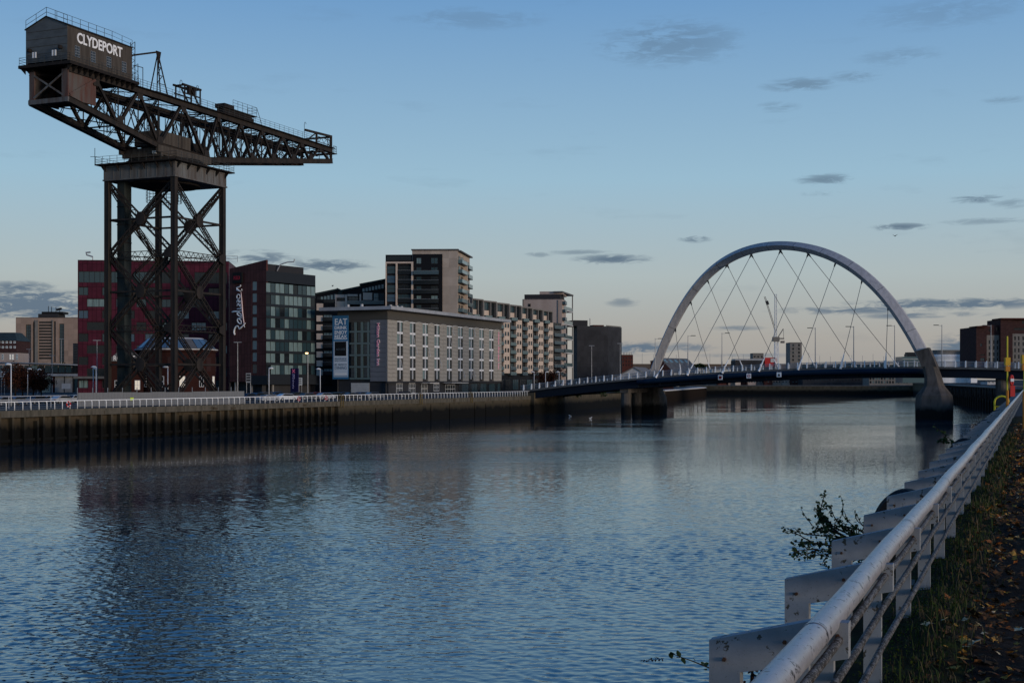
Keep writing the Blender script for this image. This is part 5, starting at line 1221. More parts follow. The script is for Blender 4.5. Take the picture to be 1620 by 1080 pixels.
# pale gabled shed beside the bridge ramp
g0, g1 = V(PX(974,441),441,QZ), V(PX(1029,438),438,QZ); gs = thing('gabled_shed', 'pale low pitched shed beside the north bridge ramp', 'shed', g0)
zE, zP = PZ(597,435), PZ(581.5,440); fx = Fac(g0.to_2d(), g1.to_2d()); L_ = fx.len
MB().poly([fx.pt(0,QZ), fx.pt(L_,QZ), fx.pt(L_,zE), fx.pt(L_*.52,zP), fx.pt(0,zE)]).build('gable_wall', M['concrete_pale'], gs)
mb = MB()
for ua, ub, zA, zB in ((-.4,L_*.52,zE-.1,zP+.05),(L_*.52,L_+.4,zP+.05,zE-.1)):
    mb.hexa([fx.pt(ua,zA,.3), fx.pt(ub,zB,.3), fx.pt(ub,zB,-24), fx.pt(ua,zA,-24), fx.pt(ua,zA+.25,.3), fx.pt(ub,zB+.25,.3), fx.pt(ub,zB+.25,-24), fx.pt(ua,zA+.25,-24)])
mb.build('roof', M['stone_grey'], gs); mb = MB(); fx.box(mb, L_-.3, L_, QZ, zE-.2, -24, -.1); fx.box(mb, 0, .3, QZ, zE-.2, -24, -.1); mb.build('side_wall', M['stone_grey'], gs)
# dark steep-roofed shed behind the arch foot
fx = Fac(P2(1029,560),P2(1066,560)); ds = thing('slate_shed', 'dark steep roofed shed with a row of roof lights behind the arch foot', 'shed', fx.pt(0,QZ)); L_ = fx.len; zE, zP = PZ(590,560), PZ(567.5,560)
MB().poly([fx.pt(0,QZ), fx.pt(L_,QZ), fx.pt(L_,zE), fx.pt(L_*.45,zP), fx.pt(0,PZ(572,560))]).build('gable_wall', M['brick_brown'], ds)
q0, q1 = fx.pt(L_*.45,zP), fx.pt(L_,zE); dv = V(14,20,0)
MB().hexa([q0+V(0,0,.02), q1+V(0,0,.02), q1+dv+V(0,0,.02), q0+dv+V(0,0,.02), q0+V(0,0,.4), q1+V(0,0,.4), q1+dv+V(0,0,.4), q0+dv+V(0,0,.4)]).build('roof', M['roof_grey'], ds)
MB().hexa([fx.pt(-.2,PZ(572,560)), q0, q0+dv, fx.pt(-.2,PZ(572,560))+dv, fx.pt(-.2,PZ(572,560)+.35), q0+V(0,0,.35), q0+dv+V(0,0,.35), fx.pt(-.2,PZ(572,560)+.35)+dv]).build('roof', M['roof_grey'], ds)
for i in range(5):
    a = q0.lerp(q1,.12)+dv*((i+.15)/5.2); b_ = q0.lerp(q1,.12)+dv*((i+.6)/5.2); dn = (q1-q0)*.2
    MB().hexa([a+V(0,0,.42), a+dn+V(0,0,.42), b_+dn+V(0,0,.42), b_+V(0,0,.42), a+V(0,0,.5), a+dn+V(0,0,.5), b_+dn+V(0,0,.5), b_+V(0,0,.5)]).build('roof_light', M['glass_pale'], ds)
# motorway viaduct across the background
vy = 960.0; va, vb = V(PX(975,vy),vy,0), V(PX(1560,vy+60),vy+60,0); vi = thing('viaduct', 'long brown concrete motorway viaduct crossing the whole background', 'viaduct', va+V(0,0,5.4))
zt, zb_ = PZ(575.3,vy), PZ(583,vy)
MB().hexa([va+V(0,0,zb_), vb+V(0,0,zb_), vb+V(0,14,zb_), va+V(0,14,zb_), va+V(0,0,zt), vb+V(0,0,zt), vb+V(0,14,zt), va+V(0,14,zt)]).build('deck', mat('viaduct_brown', (.12,.095,.075), (.09,.07,.055), .05, .9), vi)
for i in range(18):
    p = va.lerp(vb, (i+.5)/18)+V(0,5,0); MB().beam(p+V(0,0,5.4), p+V(0,0,zb_), 2.2, 2.2).build('column', M['concrete'], vi)
mb = MB()
for i in range(34):
    p = va.lerp(vb, (i+.3)/34)+V(0,4,0); mb.beam(p+V(0,0,zt), p+V(0,0,zt+R.uniform(6,9)), .18, .18)
mb.build('lamp_post', M['galv'], vi)
# luffing construction crane
cY = 820.0; cx = PX(1228.5,cY); tc2 = thing('construction_crane', 'white luffing tower crane seen through the arch cables', 'crane', V(cx,cY,5.4))
mb = MB(); zc = PZ(537,cY)
for sx in (-1, 1):
    for sy in (-1, 1): mb.beam((cx+sx*.95,cY+sy*.95,5.4), (cx+sx*.95,cY+sy*.95,zc), .36, .36)
for i in range(18):
    z0_, z1_ = 5.4+(zc-5.4)*i/18, 5.4+(zc-5.4)*(i+1)/18; s_ = 1 if i % 2 else -1
    for sy in (-1, 1): mb.beam((cx-s_*.95,cY+sy*.95,z0_), (cx+s_*.95,cY+sy*.95,z1_), .2, .2)
mb.build('mast', M['white_lamp'], tc2)
def jib(p, q, w_, nm, m_):
    p, q = Vector(p), Vector(q); mb = lattice(p, q, (1,0,0) if abs((q-p).z) > abs((q-p).x) else (0,0,1), w_, .26, 22); lattice(p+V(0,.9,0), q+V(0,.9,0), (1,0,0), w_, .26, 22, mb); mb.build(nm, m_, tc2)
jib((cx-.4,cY,zc+1), (PX(1224.2,cY),cY-6,PZ(466,cY)), 1.1, 'luffing_jib', M['white_lamp'])
MB().box(cx-2.4,cx+1.6,cY-1.6,cY+1.6,zc-1.2,zc+1.6).build('cab', M['stone_grey'], tc2)
mb = MB(); mb.box(cx+2.6,cx+4.8,cY-1,cY+1,zc-2.2,zc-.8); mb.box(cx+1.6,cx+4.6,cY-.8,cY+.8,zc+.2,zc+1.0); mb.beam((cx+.6,cY,zc+1),(cx+4.2,cY,PZ(520,cY)),.5,.5); mb.beam((cx+4.2,cY,PZ(520,cY)),(cx+4.4,cY,zc+.6),.2,.2); mb.build('counter_jib', M['stone_grey'], tc2)
c3 = thing('construction_crane', 'second thinner crane jib leaning left beside the white tower crane', 'crane', V(PX(1226,860),860,5.4))
mb = lattice((PX(1226.5,860),860,5.4), (PX(1226.5,860),860,PZ(520,860)), (1,0,0), 1.4, .26, 24); mb.build('mast', M['white_lamp'], c3)
mb = lattice((PX(1226.5,860),860,PZ(522,860)), (PX(1209.8,860),860,PZ(469,860)), (1,0,0), .8, .26, 24); mb.build('luffing_jib', M['stone_grey'], c3)
MB().beam((PX(1212.6,860),859.5,PZ(476,860)), (PX(1214.6,860),859.5,PZ(482,860)), 1.6, 1.6).build('ballast', M['black_wall'], c3)
# low riverside buildings seen under the deck
cols = [('office_wall','ochre'),('brick_red','red brick'),('stone_grey','grey stone'),('pink_wall','pinkish'),('brick_brown','brown brick'),('cream_panel','cream')]
xs = [1120,1136,1152,1163,1172,1183,1196,1209,1222,1236,1252,1268]
for i, (a, b_) in enumerate(zip(xs[:-1], xs[1:])):
    m_, w_ = cols[(i*5+2) % 6]
    simple('riverside_house', '%s low house under the bridge span, %s of the row from the left' % (w_, ['first','second','third','fourth','fifth','sixth','seventh','eighth','ninth','tenth','eleventh'][i]), 'house', a+.3, b_-.4, R.uniform(590,595), 790+R.uniform(0,14), m_, 10, (3,2,.5,.5,597,606), 5.4, 'roof_grey', ('glass_dark','glass_pale','window_glow') if i == 3 else ('glass_dark','glass_pale'))
simple('riverside_hall', 'long grey glazed hall under the bridge left of the big pier', 'hall', 1375, 1446, 593, 752, 'stone_grey', 14, (16,2,.7,.7,596,607), 5.4, 'roof_white', ('glass_teal','glass_pale','glass_dark'))
simple('riverside_shed', 'dark riverside sheds under the middle of the bridge span', 'shed', 1270, 1372, 594, 780, 'black_wall', 14, (20,1,.4,.4,597,604), 5.4)
simple('site_cabin', 'white site cabin on the wharf under the right of the bridge', 'cabin', 1562, 1580, 602.5, 420, 'concrete_pale', 6, (3,1,.4,.4,603.5,606), NZ-.9)
# ------------------------------------------------------------ the arch bridge
BA = V(4.8,339,0); BU = V(.90564,-.42405,0); BP = V(.42405,.90564,0); BW = 20.0   # near edge start, along, across (away from the viewer)
def dz(t):
    t = max(t, -6.0); return -2.46e-7*t**3-6.1947e-4*t*t+.117678*t+6.327
def D(t, a=0.0, z=0.0): return BA+BU*t+BP*a+V(0,0,dz(t)+z)
def tof(px): k = (px-CX)/F; return (k*BA.y-BA.x)/(BU.x-k*BU.y)
br = thing('arch_bridge', 'road bridge hung by crossed cables from one slanting pale steel arch', 'bridge', V(60,315,0))
T0, T1 = -3.0, 124.0
TS = [T0+(T1-T0)*i/48 for i in range(49)]
def strip(name, m, a0, a1, z0, z1, ts=TS):
    return MB().loft([[D(t,a0,z0), D(t,a1,z0), D(t,a1,z1), D(t,a0,z1)] for t in ts]).build(name, m, br)
strip('roadway', M['asphalt'], .4, BW-.4, -.55, -.2)
strip('edge_beam', M['deck_edge'], 0, .42, -.5, .0); strip('edge_beam', M['deck_edge'], BW-.42, BW, -.5, .0)
MT = [t for t in TS if 28 <= t <= 99]; MA = [t for t in TS if t <= 30]; MS = [t for t in TS if t >= 96]
for a in (.15, BW-.15):
    MB().path([D(t,a,-1.05) for t in MT], .62, 12).build('edge_tube', M['deck_blue'], br, True)
strip('girder', M['deck_dark'], 1.6, 3.0, -2.55, -.56, MT); strip('girder', M['deck_dark'], BW-3.0, BW-1.6, -2.55, -.56, MT)
for mt in (MA, MS):
    strip('girder', M['deck_dark'], .55, 1.1, -2.35, -.52, mt); strip('girder', M['deck_dark'], BW-1.1, BW-.55, -2.35, -.52, mt); strip('girder_flange', M['deck_dark'], .35, 1.5, -2.45, -2.352, mt)
for t in TS[6:-2:2]: MB().beam(D(t,1.2,-1.6), D(t,BW-1.2,-1.6), .4, 1.4).build('cross_beam', M['deck_dark'], br)
# parapets
fin = MB(); fin.prism([(0,-.34,-.1),(0,.18,-.1),(0,.24,.55),(0,.04,1.34),(0,-.12,1.38),(0,-.26,.7)], (.22,0,0)); finm = fin.mesh('parapet_post', M['white_lamp'])
brz = math.atan2(BU.y, BU.x); t = T0+.8
while t < T1-1:
    link('parapet_post', finm, D(t,.25,0), br, brz); t += 2.2
t = T0+.8
while t < T1-1:
    link('parapet_post', finm, D(t,BW-.25,0), br, brz); t += 2.2
for a in (.28, BW-.28):
    for z in (.22,.42,.62,.82,1.0,1.18):
        MB().path([D(t,a,z) for t in TS], .06 if z > 1.1 else .035, 4).build('parapet_rail', M['parapet_mesh'], br)
# arch
AN, AS = V(38.1,347.7,0), V(93.3,293.0,0)
def zo(s): x = s-.5; return -170.74*x**4+10.61*x**3-69.61*x*x-6.77*x+42.1
AD = (AS-AN); AU = AD.normalized(); AL = V(AU.y,-AU.x,0)
if AL.y > 0: AL = -AL                                 # lateral side that faces the viewer
rings = []; SEC = [(1.5,.0),(.28,1.12),(-.28,1.12),(-1.5,.0),(-.28,-1.12),(.28,-1.12)]
def arch_pt(s):
    e = 1e-3; p = AN+AD*s+V(0,0,zo(s)); q = AN+AD*(s+e)+V(0,0,zo(s+e)); tn = (q-p).normalized(); nr = AL.cross(tn).normalized()
    if nr.z < 0 or (abs(nr.z) < .2 and (nr.dot(AU) > 0) != (s > .5)): nr = -nr
    return p, tn, nr
for i in range(73):
    s = -.035+(1.018)*i/72; p, tn, nr = arch_pt(s); k = .94+(.30 if s > .5 else .12)*(abs(s-.5)*2)**1.3
    c = p-nr*1.12*k; rings.append([c+AL*(a*k)+nr*(b_*k) for a, b_ in SEC])
arch_o = MB().loft(rings).build('arch', M['arch_paint'], br)
for i in range(6, 70, 7):                             # welded plate joints
    c0 = sum(rings[i], Vector((0,0,0)))/6; c1 = sum(rings[i+1], Vector((0,0,0)))/6; dd = (c1-c0).normalized()*.05
    MB().loft([[c0+(p-c0)*1.006-dd for p in rings[i]], [c0+(p-c0)*1.006+dd for p in rings[i]]]).build('plate_joint', M['deck_edge'], arch_o)
# piers
def pier(c, dirx, diry, rows, name, m, parent):
    rg_ = []
    for (z, a, b_, sx) in rows:
        o = c+dirx*sx; rg_.append([o+dirx*(b_*x)+diry*(a*y)+V(0,0,z) for x, y in ((.55,-1),(.92,-.72),(1,-.3),(1,.3),(.92,.72),(.55,1),(-.55,1),(-.92,.72),(-1,.3),(-1,-.3),(-.92,-.72),(-.55,-1))])
    return MB().loft(rg_).build(name, m, parent)
sp_ = V(PX(1478,294),294,0)
pier(sp_, BU, BP, [(-2,4.4,3.9,0),(3.3,4.4,3.9,0),(4.3,4.4,3.85,0),(5.3,4.3,3.7,0),(6.2,3.7,3.0,0),(7.4,2.8,2.1,0),(9.2,2.3,1.8,-.2),(11.2,2.0,1.62,-.7),(12.0,1.9,1.58,-1.0)], 'pier', M['pier_concrete'], br)
rg_ = []
for k, (z, w_, x) in enumerate(((11.6,1.6,-.85),(13.4,1.5,-1.55),(15.3,1.42,-2.5))):
    o = sp_+BU*x+V(0,0,z); tl = V(-.42*BU.x*.9,-.42*BU.y*.9,.0)
    rg_.append([o+BU*w_-BP*1.9+V(0,0,.55*k*.5), o+BU*w_+BP*1.9+V(0,0,.55*k*.5), o-BU*w_+BP*1.9-V(0,0,.55*k*.3), o-BU*w_-BP*1.9-V(0,0,.55*k*.3)])
MB().loft(rg_).build('arch_springing', M['pier_concrete'], br)
np_ = V(PX(1031,345),345,0)
pier(np_, BU, BP, [(-2,4.2,3.45,0),(3.0,4.2,3.45,0),(4.2,4.0,3.3,0),(5.6,3.2,2.7,0),(7.0,2.6,2.2,.3),(9.6,2.2,1.9,.8)], 'pier', M['pier_concrete'], br)
for a in (2.2, 10, BW-2.2):
    for tt in (25.0, 113.0): MB().tube(D(tt,a,0)*1.0-V(0,0,dz(tt)+2), D(tt,a,-2.4), 1.25, 14).build('column', M['pier_concrete'], br)
MB().beam(D(25,.8,-2.9), D(25,BW-.8,-2.9), 2.2, 1.0).build('pier_cap', M['pier_concrete'], br)
MB().hexa([D(-9,-.1,-9), D(1.0,-.1,-9), D(1.0,BW,-9), D(-9,BW,-9), D(-9,-.1,-.9), D(1.0,-.1,-1.0), D(1.0,BW,-1.0), D(-9,BW,-.9)]).build('abutment', M['quay_concrete'], br)
# cables
nodes_px = [(1059,542),(1084,497),(1112.5,458),(1145.7,426),(1186.6,406),(1235.5,397),(1282,404),(1327.7,423),(1372.7,457.5),(1416,507)]
def arch_node(px):
    k = (px-CX)/F; s = (k*AN.y-AN.x)/(AD.x-k*AD.y); p, tn, nr = arch_pt(s); return p-nr*2.3
AN_ = [arch_node(x) for x, _ in nodes_px]
near_px = [1038,1088,1143,1201,1263,1330,1401]
for i in range(7):
    t = tof(near_px[i])
    for (nd, a) in ((AN_[i+3], .05), (AN_[i], BW-.05)):
        lo = D(t, a, -.1); d = (nd-lo).normalized()
        cb = MB().tube(lo, nd, .065, 6).build('cable', M['cable'], br); MB().path([lo-d*.3, lo+d*.6, lo+d*2.2, lo+d*3.4], [.30,.22,.15,.08], 8).build('cable_socket', M['white_letter'], cb)
        MB().path([nd-d*1.0, nd-d*.5, nd+d*.5], [.09,.2,.24], 6).build('clevis', M['rail_thin'], cb)
# navigation boards on the near edge
for px, kind in ((1140.5,'square'),(1185.5,'disc'),(1233.3,'triangle')):
    t = tof(px); c = D(t,-.55,-1.35); bo = thing('navigation_board', {'square':'white navigation board with a dark red square on the bridge edge','disc':'white navigation board with a red ring on the bridge edge','triangle':'white navigation board with a black triangle on the bridge edge'}[kind], 'sign', c, 'navigation boards on the bridge')
    def bp_(x, z, d=0): return c+BU*x+V(0,0,z)-BP*d
    MB().prism([bp_(-.55,-.55), bp_(.55,-.55), bp_(.55,.55), bp_(-.55,.55)], BP*.08).build('board', M['white_letter'], bo)
    if kind == 'square': MB().prism([bp_(-.36,-.36,.02), bp_(.36,-.36,.02), bp_(.36,.36,.02), bp_(-.36,.36,.02)], -BP*.02).build('mark', mat('dark_red', (.16,.02,.02), rough=.6), bo)
    if kind == 'triangle': MB().prism([bp_(-.34,-.36,.02), bp_(.34,-.36,.02), bp_(0,.36,.02)], -BP*.02).build('mark', M['black_paint'], bo)
    if kind == 'disc':
        n = 14; mb = MB()
        for j in range(n):
            a0, a1 = 2*math.pi*j/n, 2*math.pi*(j+1)/n; mb.quad(bp_(.38*math.cos(a0),.38*math.sin(a0),.02), bp_(.38*math.cos(a1),.38*math.sin(a1),.02), bp_(.24*math.cos(a1),.24*math.sin(a1),.02), bp_(.24*math.cos(a0),.24*math.sin(a0),.02))
        mb.build('mark', M['red_paint'], bo); MB().box(c.x-.2,c.x+.2,c.y-.06,c.y-.03,c.z-.05,c.z+.05).build('mark', M['banner_grey'], bo)
    for x in (-.35,.35): MB().beam(bp_(x,.5,-.04), bp_(x,.9,-.5), .06, .06).build('bracket', M['galv'], bo)
# tall slim lamps on the deck
def lamp_mesh(h_, arm):
    mb = MB(); mb.tube((0,0,0),(0,0,h_), .12, 6, .07); mb.beam((0,0,h_-.25),(arm,0,h_-.1), .08, .08); pole = mb.mesh('pole', M['galv'])
    hd = MB().box(arm-.55,arm+.55,-.16,.16,h_-.18,h_-.02).mesh('lamp_head', M['rail_thin']); return pole, hd
lr_, ll_ = lamp_mesh(9.4,1.3), lamp_mesh(9.4,-1.3)
LB = [(1034,1,'beside the arch foot'),(1086,1,'second from the arch foot'),(1140,1,'over the red square board'),(1288,-1,'just right of the tower block'),(1349,-1,'under the right shoulder of the arch'),(1414,-1,'last before the big pier'),(1489,-1,'just right of the big pier'),(1567,-1,'in front of the brick flats')]
for px, sg, w_ in LB:
    t = tof(px); p = D(t,1.2,0); o = thing('bridge_lamp', 'tall slim bridge lamp '+w_, 'street lamp', p, 'lamps along the bridge'); a, b_ = lr_ if sg > 0 else ll_
    link('pole', a, p, o); link('lamp_head', b_, p, o)
# ------------------------------------------------------------ quay street furniture, cars, trees
def street_lamp(px, ytop, side, where, glow=False):
    Y = min(420, 2.3*F/(HZ-ytop)); p = V(PX(px,Y),Y,QZ); h_ = 6.5
    o = thing('street_lamp', 'white street lamp '+where, 'street lamp', p, 'street lamps on the far quay')
    MB().tube(p, p+V(0,0,h_), .10, 8, .08).build('pole', M['white_paint'], o, True)
    MB().path([p+V(-.1*side,0,h_-.02), p+V(.1*side,0,h_+.08), p+V(.55*side,0,h_+.12), p+V(.95*side,0,h_+.02)], [.1,.17,.2,.1], 8).build('lamp_head', M['white_lamp'], o, True)
for a in ((17.5,577,-1,'leftmost of all on the quay'),(43.7,584,1,'in front of the red leaved tree'),(59.7,585,1,'just right of the red leaved tree'),(152,581,-1,'against the left crane leg'),(147.5,583.5,1,'thin one left of the left crane leg'),
          (265.5,581,-1,'against the near crane leg'),(425.5,583,1,'before the brown hotel corner'),(483,587,1,'before the teal glass front'),(506.6,584,-1,'between the two hotels'),(567.5,586,-1,'before the garage door of the river hotel'),
          (619.5,587,-1,'at the corner of the river hotel'),(664.6,588,-1,'before the third window stack of the river hotel'),(713.6,588,1,'before the fifth window stack of the river hotel'),(755,589,-1,'before the seventh window stack of the river hotel'),
          (845,588.5,-1,'at the start of the bridge ramp'),(863,588.5,1,'before the cream terrace end'),(884.5,588.5,-1,'below the end tower')): street_lamp(*a)
def tall_mast(px, ytop, Y, where):
    p = V(PX(px,Y),Y,QZ); zt = PZ(ytop,Y); o = thing('lighting_mast', 'slim grey lighting mast '+where, 'lamp post', p)
    MB().tube(p, V(p.x,p.y,zt), .13, 6, .06).build('pole', M['galv'], o); MB().box(p.x-.9,p.x+.9,p.y-.1,p.y+.1,zt-.12,zt+.05).build('cross_arm', M['galv'], o)
for a in ((153.5,538,300,'left of the crane leg'),(376,541,310,'below the script lettering'),(936,546.5,420,'before the black block'),(981,543,430,'at the right end of the black block'),(46,552,430,'in front of the tan office'),(97,536,470,'right before the tan office'),(82.5,562,420,'left of the magenta hotel')): tall_mast(*a)
# orange lit road lamp between the hotels
p = V(PX(487,312),312,QZ); o = thing('road_lamp', 'lit amber road lamp in front of the teal glass front', 'street lamp', p)
zt = PZ(558.5,312); MB().tube(p, V(p.x,p.y,zt), .09, 6).build('pole', M['galv'], o); MB().loft([[V(p.x+r*math.cos(a)-.25,p.y+r*math.sin(a)*.6,zt+z) for a in [i*math.pi/4 for i in range(8)]] for r, z in ((.2,-.18),(.38,-.02),(.3,.14))]).build('lamp_bulb', M['lamp_glow'], o)

def car(p, rz, paint, label, van=False):
    o = thing('parked_car', label, 'car', p, 'cars parked behind the quay railing')
    rot = Matrix.Rotation(rz, 3, 'Z')
    def X(mb):
        mb.v = [p+rot @ v for v in mb.v]; return mb
    prof = [(-2.15,.32),(-2.2,.62),(-2.1,.86),(-1.5,.93),(-.95,1.38 if not van else 1.75),(.9,1.42 if not van else 1.8),(1.75,.98 if not van else 1.7),(2.15,.9),(2.2,.55),(2.1,.3)]
    mb = MB(); rings = []
    for y, k in ((-.88,.985),(-.80,1.0),(.80,1.0),(.88,.985)): rings.append([V(x*k, y, z*(1 if abs(y) < .85 else .97)) for x, z in prof])
    mb.loft(rings); X(mb).build('body', paint, o)
    gw = [(-1.38,.95),(-.9,1.32),(.84,1.36),(1.55,1.0)] if not van else [(-1.38,1.0),(-.9,1.66),(.0,1.7),(.0,1.05)]
    for s in (-1, 1): X(MB().prism([V(x, s*.885, z) for x, z in gw], V(0,s*.012,0))).build('side_window', M['glass_dark'], o)
    X(MB().hexa([V(-1.5,-.74,.955),V(-1.5,.74,.955),V(-1.49,.74,.95),V(-1.49,-.74,.95),V(-.99,-.7,1.36),V(-.99,.7,1.36),V(-.97,.7,1.35),V(-.97,-.7,1.35)])).build('windscreen', M['glass_dark'], o)
    for wx in (-1.35, 1.35):
        for s in (-1, 1):
            w_ = X(MB().tube(V(wx,s*.72,.32), V(wx,s*.91,.32), .32, 12)).build('wheel', M['rubber'], o); X(MB().tube(V(wx,s*.911,.32), V(wx,s*.93,.32), .2, 10)).build('rim', M['galv'], w_)
    for s in (-.6,.6): X(MB().box(-2.21,-2.17,s-.16,s+.16,.62,.76)).build('headlight', M['white_lamp'], o); X(MB().box(2.17,2.21,s-.16,s+.16,.66,.82)).build('tail_light', M['red_paint'], o)
def paint(n, c): return mat('car_'+n, c, rough=.25, spec=.7)
PT = {n: paint(n, c) for n, c in (('silver',(.35,.36,.37)),('white',(.62,.63,.64)),('black',(.015,.015,.018)),('navy',(.02,.03,.06)),('red',(.20,.02,.02)),('blue',(.03,.06,.12)),('grey',(.10,.105,.11)),('teal',(.03,.06,.065)))}
for i, (px, Y, c, lab) in enumerate(((118,238,'silver','silver car nearest the corrugated fence at left'),(98,232,'silver','silver estate car second from the corrugated fence'),(78,236,'black','black car third from the corrugated fence'),(58,226,'navy','navy car under the third street lamp from the left'),(26,216,'blue','dark blue car right of the leftmost street lamp'),(6,212,'grey','grey car at the left edge behind the railing'),
        (392,268,'navy','navy car right beside the fence end'),(407,282,'black','black car before the brown hotel door'),(420,290,'grey','grey car under the lamp before the brown hotel corner'),(437,300,'blue','blue car left of the white car'),(452.5,262,'white','white car parked before the sign pylon'),(470,296,'black','black car under the sign pylon'),(486,272,'grey','grey car with pale roof right of the sign pylon'),(500,290,'red','dark red car between the two hotels'),(514,276,'silver','silver car left of the advertising banner'),(529,284,'teal','teal car under the advertising banner'),(543,292,'navy','navy car before the garage door'),(557,282,'black','black car right of the garage door lamp'),(572,296,'blue','blue car at the right end of the garage door'),(590,290,'grey','grey car before the slate end of the river hotel'),(640,312,'black','black car before the first window stack of the river hotel'),(424,246,'silver','silver car close behind the railing left of the white car'))):
    car(V(PX(px,Y),Y,QZ), QRZ+(math.pi if i % 3 else 0)+random.uniform(-.1,.1)+(0 if i < 8 else -.35), PT[c], lab)
# sign pylon, boards
p = V(PX(465,300),300,QZ); fx = Fac(P2(459.5,300),P2(471.5,299)); o = thing('sign_pylon', 'tall dark blue sign pylon with a pink mark before the glass front', 'sign', fx.pt(fx.len/2,QZ))
fx.slab('panel', (0,fx.len,QZ+.3,PZ(582.5,300)), M['pylon_blue'], o, -.3, 0); zt = PZ(582.5,300)
for k in (0, 1): MB().beam(fx.pt(.55,zt-.25-(.75 if k else 0),.03), fx.pt(1.2,zt-.25-(0 if k else .75),.03), .22, .04, fx.n).build('pink_mark', M['pink_letter'], o)
for k in range(9): fx.slab('lettering', (.62 if k % 2 else .56,.86+.1*(k % 3 == 1),zt-1.5-.38*k,zt-1.26-.38*k), mat('lilac', (.42,.36,.55), rough=.5) if 'lilac' not in M else M['lilac'], o, 0, .03)
fx.slab('lettering', (1.0,1.14,zt-2.4,zt-1.3), M['lilac'], o, 0, .03)
for px0, px1, y0, y1, Y, lab, m_ in ((472,478,597.5,609,301,'small white notice board beside the blue pylon','banner_white'),(389,397,590,605,275,'grey double post notice board by the brown hotel','galv'),(1.0,7.5,588,600,330,'white notice board at the left edge','banner_white')):
    fx = Fac(P2(px0,Y),P2(px1,Y)); o = thing('notice_board', lab, 'sign', fx.pt(0,QZ)); r = fx.rect(px0,px1,y0,y1); fx.slab('panel', r, M[m_], o, -.06, 0)
    for k in range(3): fx.slab('print_row', (r[0]+.12, r[1]-.12, r[2]+(r[3]-r[2])*(.15+.28*k), r[2]+(r[3]-r[2])*(.33+.28*k)), M['banner_grey'] if m_ != 'galv' else M['slate_band'], o, 0, .02)
    for u in (.12, fx.len-.12): MB().tube(fx.pt(u,QZ,-.1), fx.pt(u,r[3],-.1), .05, 6).build('post', M['galv'], o)
# lifebuoys on the quay railing
for px, w_ in ((111,'at the left'),(475,'below the sign pylon'),(518,'below the advertising banner')):
    k = (px-CX)/F; Y = 146.6/(.4466-k); c = V(k*Y,Y,QZ+.7)-QN*.3; o = thing('lifebuoy', 'red lifebuoy on the far quay railing '+w_, 'lifebuoy', c, 'lifebuoys on the quay railing')
    up = V(0,0,1); ring = [c+QD*(.36*math.cos(a))+up*(.36*math.sin(a)) for a in [2*math.pi*i/16 for i in range(17)]]
    MB().path(ring, .11, 8).build('ring', M['red_paint'], o, True)
    for i in (2,6,10,14): MB().path([ring[i], ring[i+1]], .118, 8).build('white_band', M['white_lamp'], o)
# ochre ladder guards on the quay edge
for px, w_ in ((540,'left, below the blue banner'),(665,'middle'),(745,'right')):
    k = (px-CX)/F; Y = 146.6/(.4466-k); c = V(k*Y,Y,QZ)-QN*.25; o = thing('ladder_guard', 'ochre ladder guard frame on the quay edge, '+w_, 'ladder', c, 'ladder guards on the quay edge'); mb = MB()
    for s in (-.5,.5): mb.path([c+QD*s, c+QD*s+V(0,0,1.2), c+QD*s+V(0,0,1.35)+QN*.2, c+QD*s+V(0,0,1.1)+QN*.45, c+QD*s+QN*.45-V(0,0,1.2)], .06, 6)
    mb.build('stile', M['dull_ochre'], o)
    for i in range(5): MB().tube(c-QD*.5+QN*.45+V(0,0,.9-.4*i), c+QD*.5+QN*.45+V(0,0,.9-.4*i), .05, 5).build('rung', M['dull_ochre'], o)

def tree(base, h_, cr, n, m_, name, label, seed, bare=0.0, group=None, sq=1.0):
    rr = random.Random(seed); o = thing(name, label, 'tree' if h_ > 3 else 'shrub', base, group); mb = MB(); tips = []
    mb.path([base, base+V(rr.uniform(-.2,.2),0,h_*.3), base+V(rr.uniform(-.4,.4),rr.uniform(-.3,.3),h_*.62)], [h_*.03,h_*.022,h_*.012], 7)
    for i in range(11):
        z0_ = h_*rr.uniform(.22,.6); a = rr.uniform(0,6.28); l = cr*rr.uniform(.6,1.05); p = base+V(0,0,z0_); q = p+V(math.cos(a)*l*.55,math.sin(a)*l*.55,h_*.16); r_ = q+V(math.cos(a+.3)*l*.45,math.sin(a+.3)*l*.45,h_*rr.uniform(.06,.2))
        mb.path([p,q,r_], [h_*.012,h_*.008,h_*.003], 5); tips += [q, r_]
    mb.build('trunk', M['bark'], o)
    cl = MB(); cen = [base+V(rr.gauss(0,cr*.42), rr.gauss(0,cr*.42), h_*rr.uniform(.3,.98)*sq) for _ in range(16)]+tips
    for i in range(n):
        c = rr.choice(cen); s_ = cr*rr.uniform(.05,.11); p = c+V(rr.gauss(0,cr*.17), rr.gauss(0,cr*.17), rr.gauss(0,h_*.05))
        a = V(rr.gauss(0,1),rr.gauss(0,1),rr.gauss(0,1)).normalized(); b_ = a.cross(V(rr.gauss(0,1),rr.gauss(0,1),rr.gauss(0,1))).normalized()
        cl.quad(p-a*s_, p-b_*s_*.6, p+a*s_, p+b_*s_*.6)
    stuff(cl.build('crown', m_, o))
for px, Y, h_, cr, w_, m_ in ((24,300,7.6,3.0,'leftmost of the dark red trees','leaf_red'),(36,305,6.6,2.8,'second of the dark red trees','leaf_red'),(52,308,6.2,2.8,'third of the dark red trees, behind a lamp','leaf_red'),(66,312,5.4,2.6,'rightmost of the dark red trees','leaf_red')):
    tree(V(PX(px,Y),Y,QZ), h_, cr, 1500, M[m_], 'autumn_tree', w_, int(px), group='dark red trees on the quay')
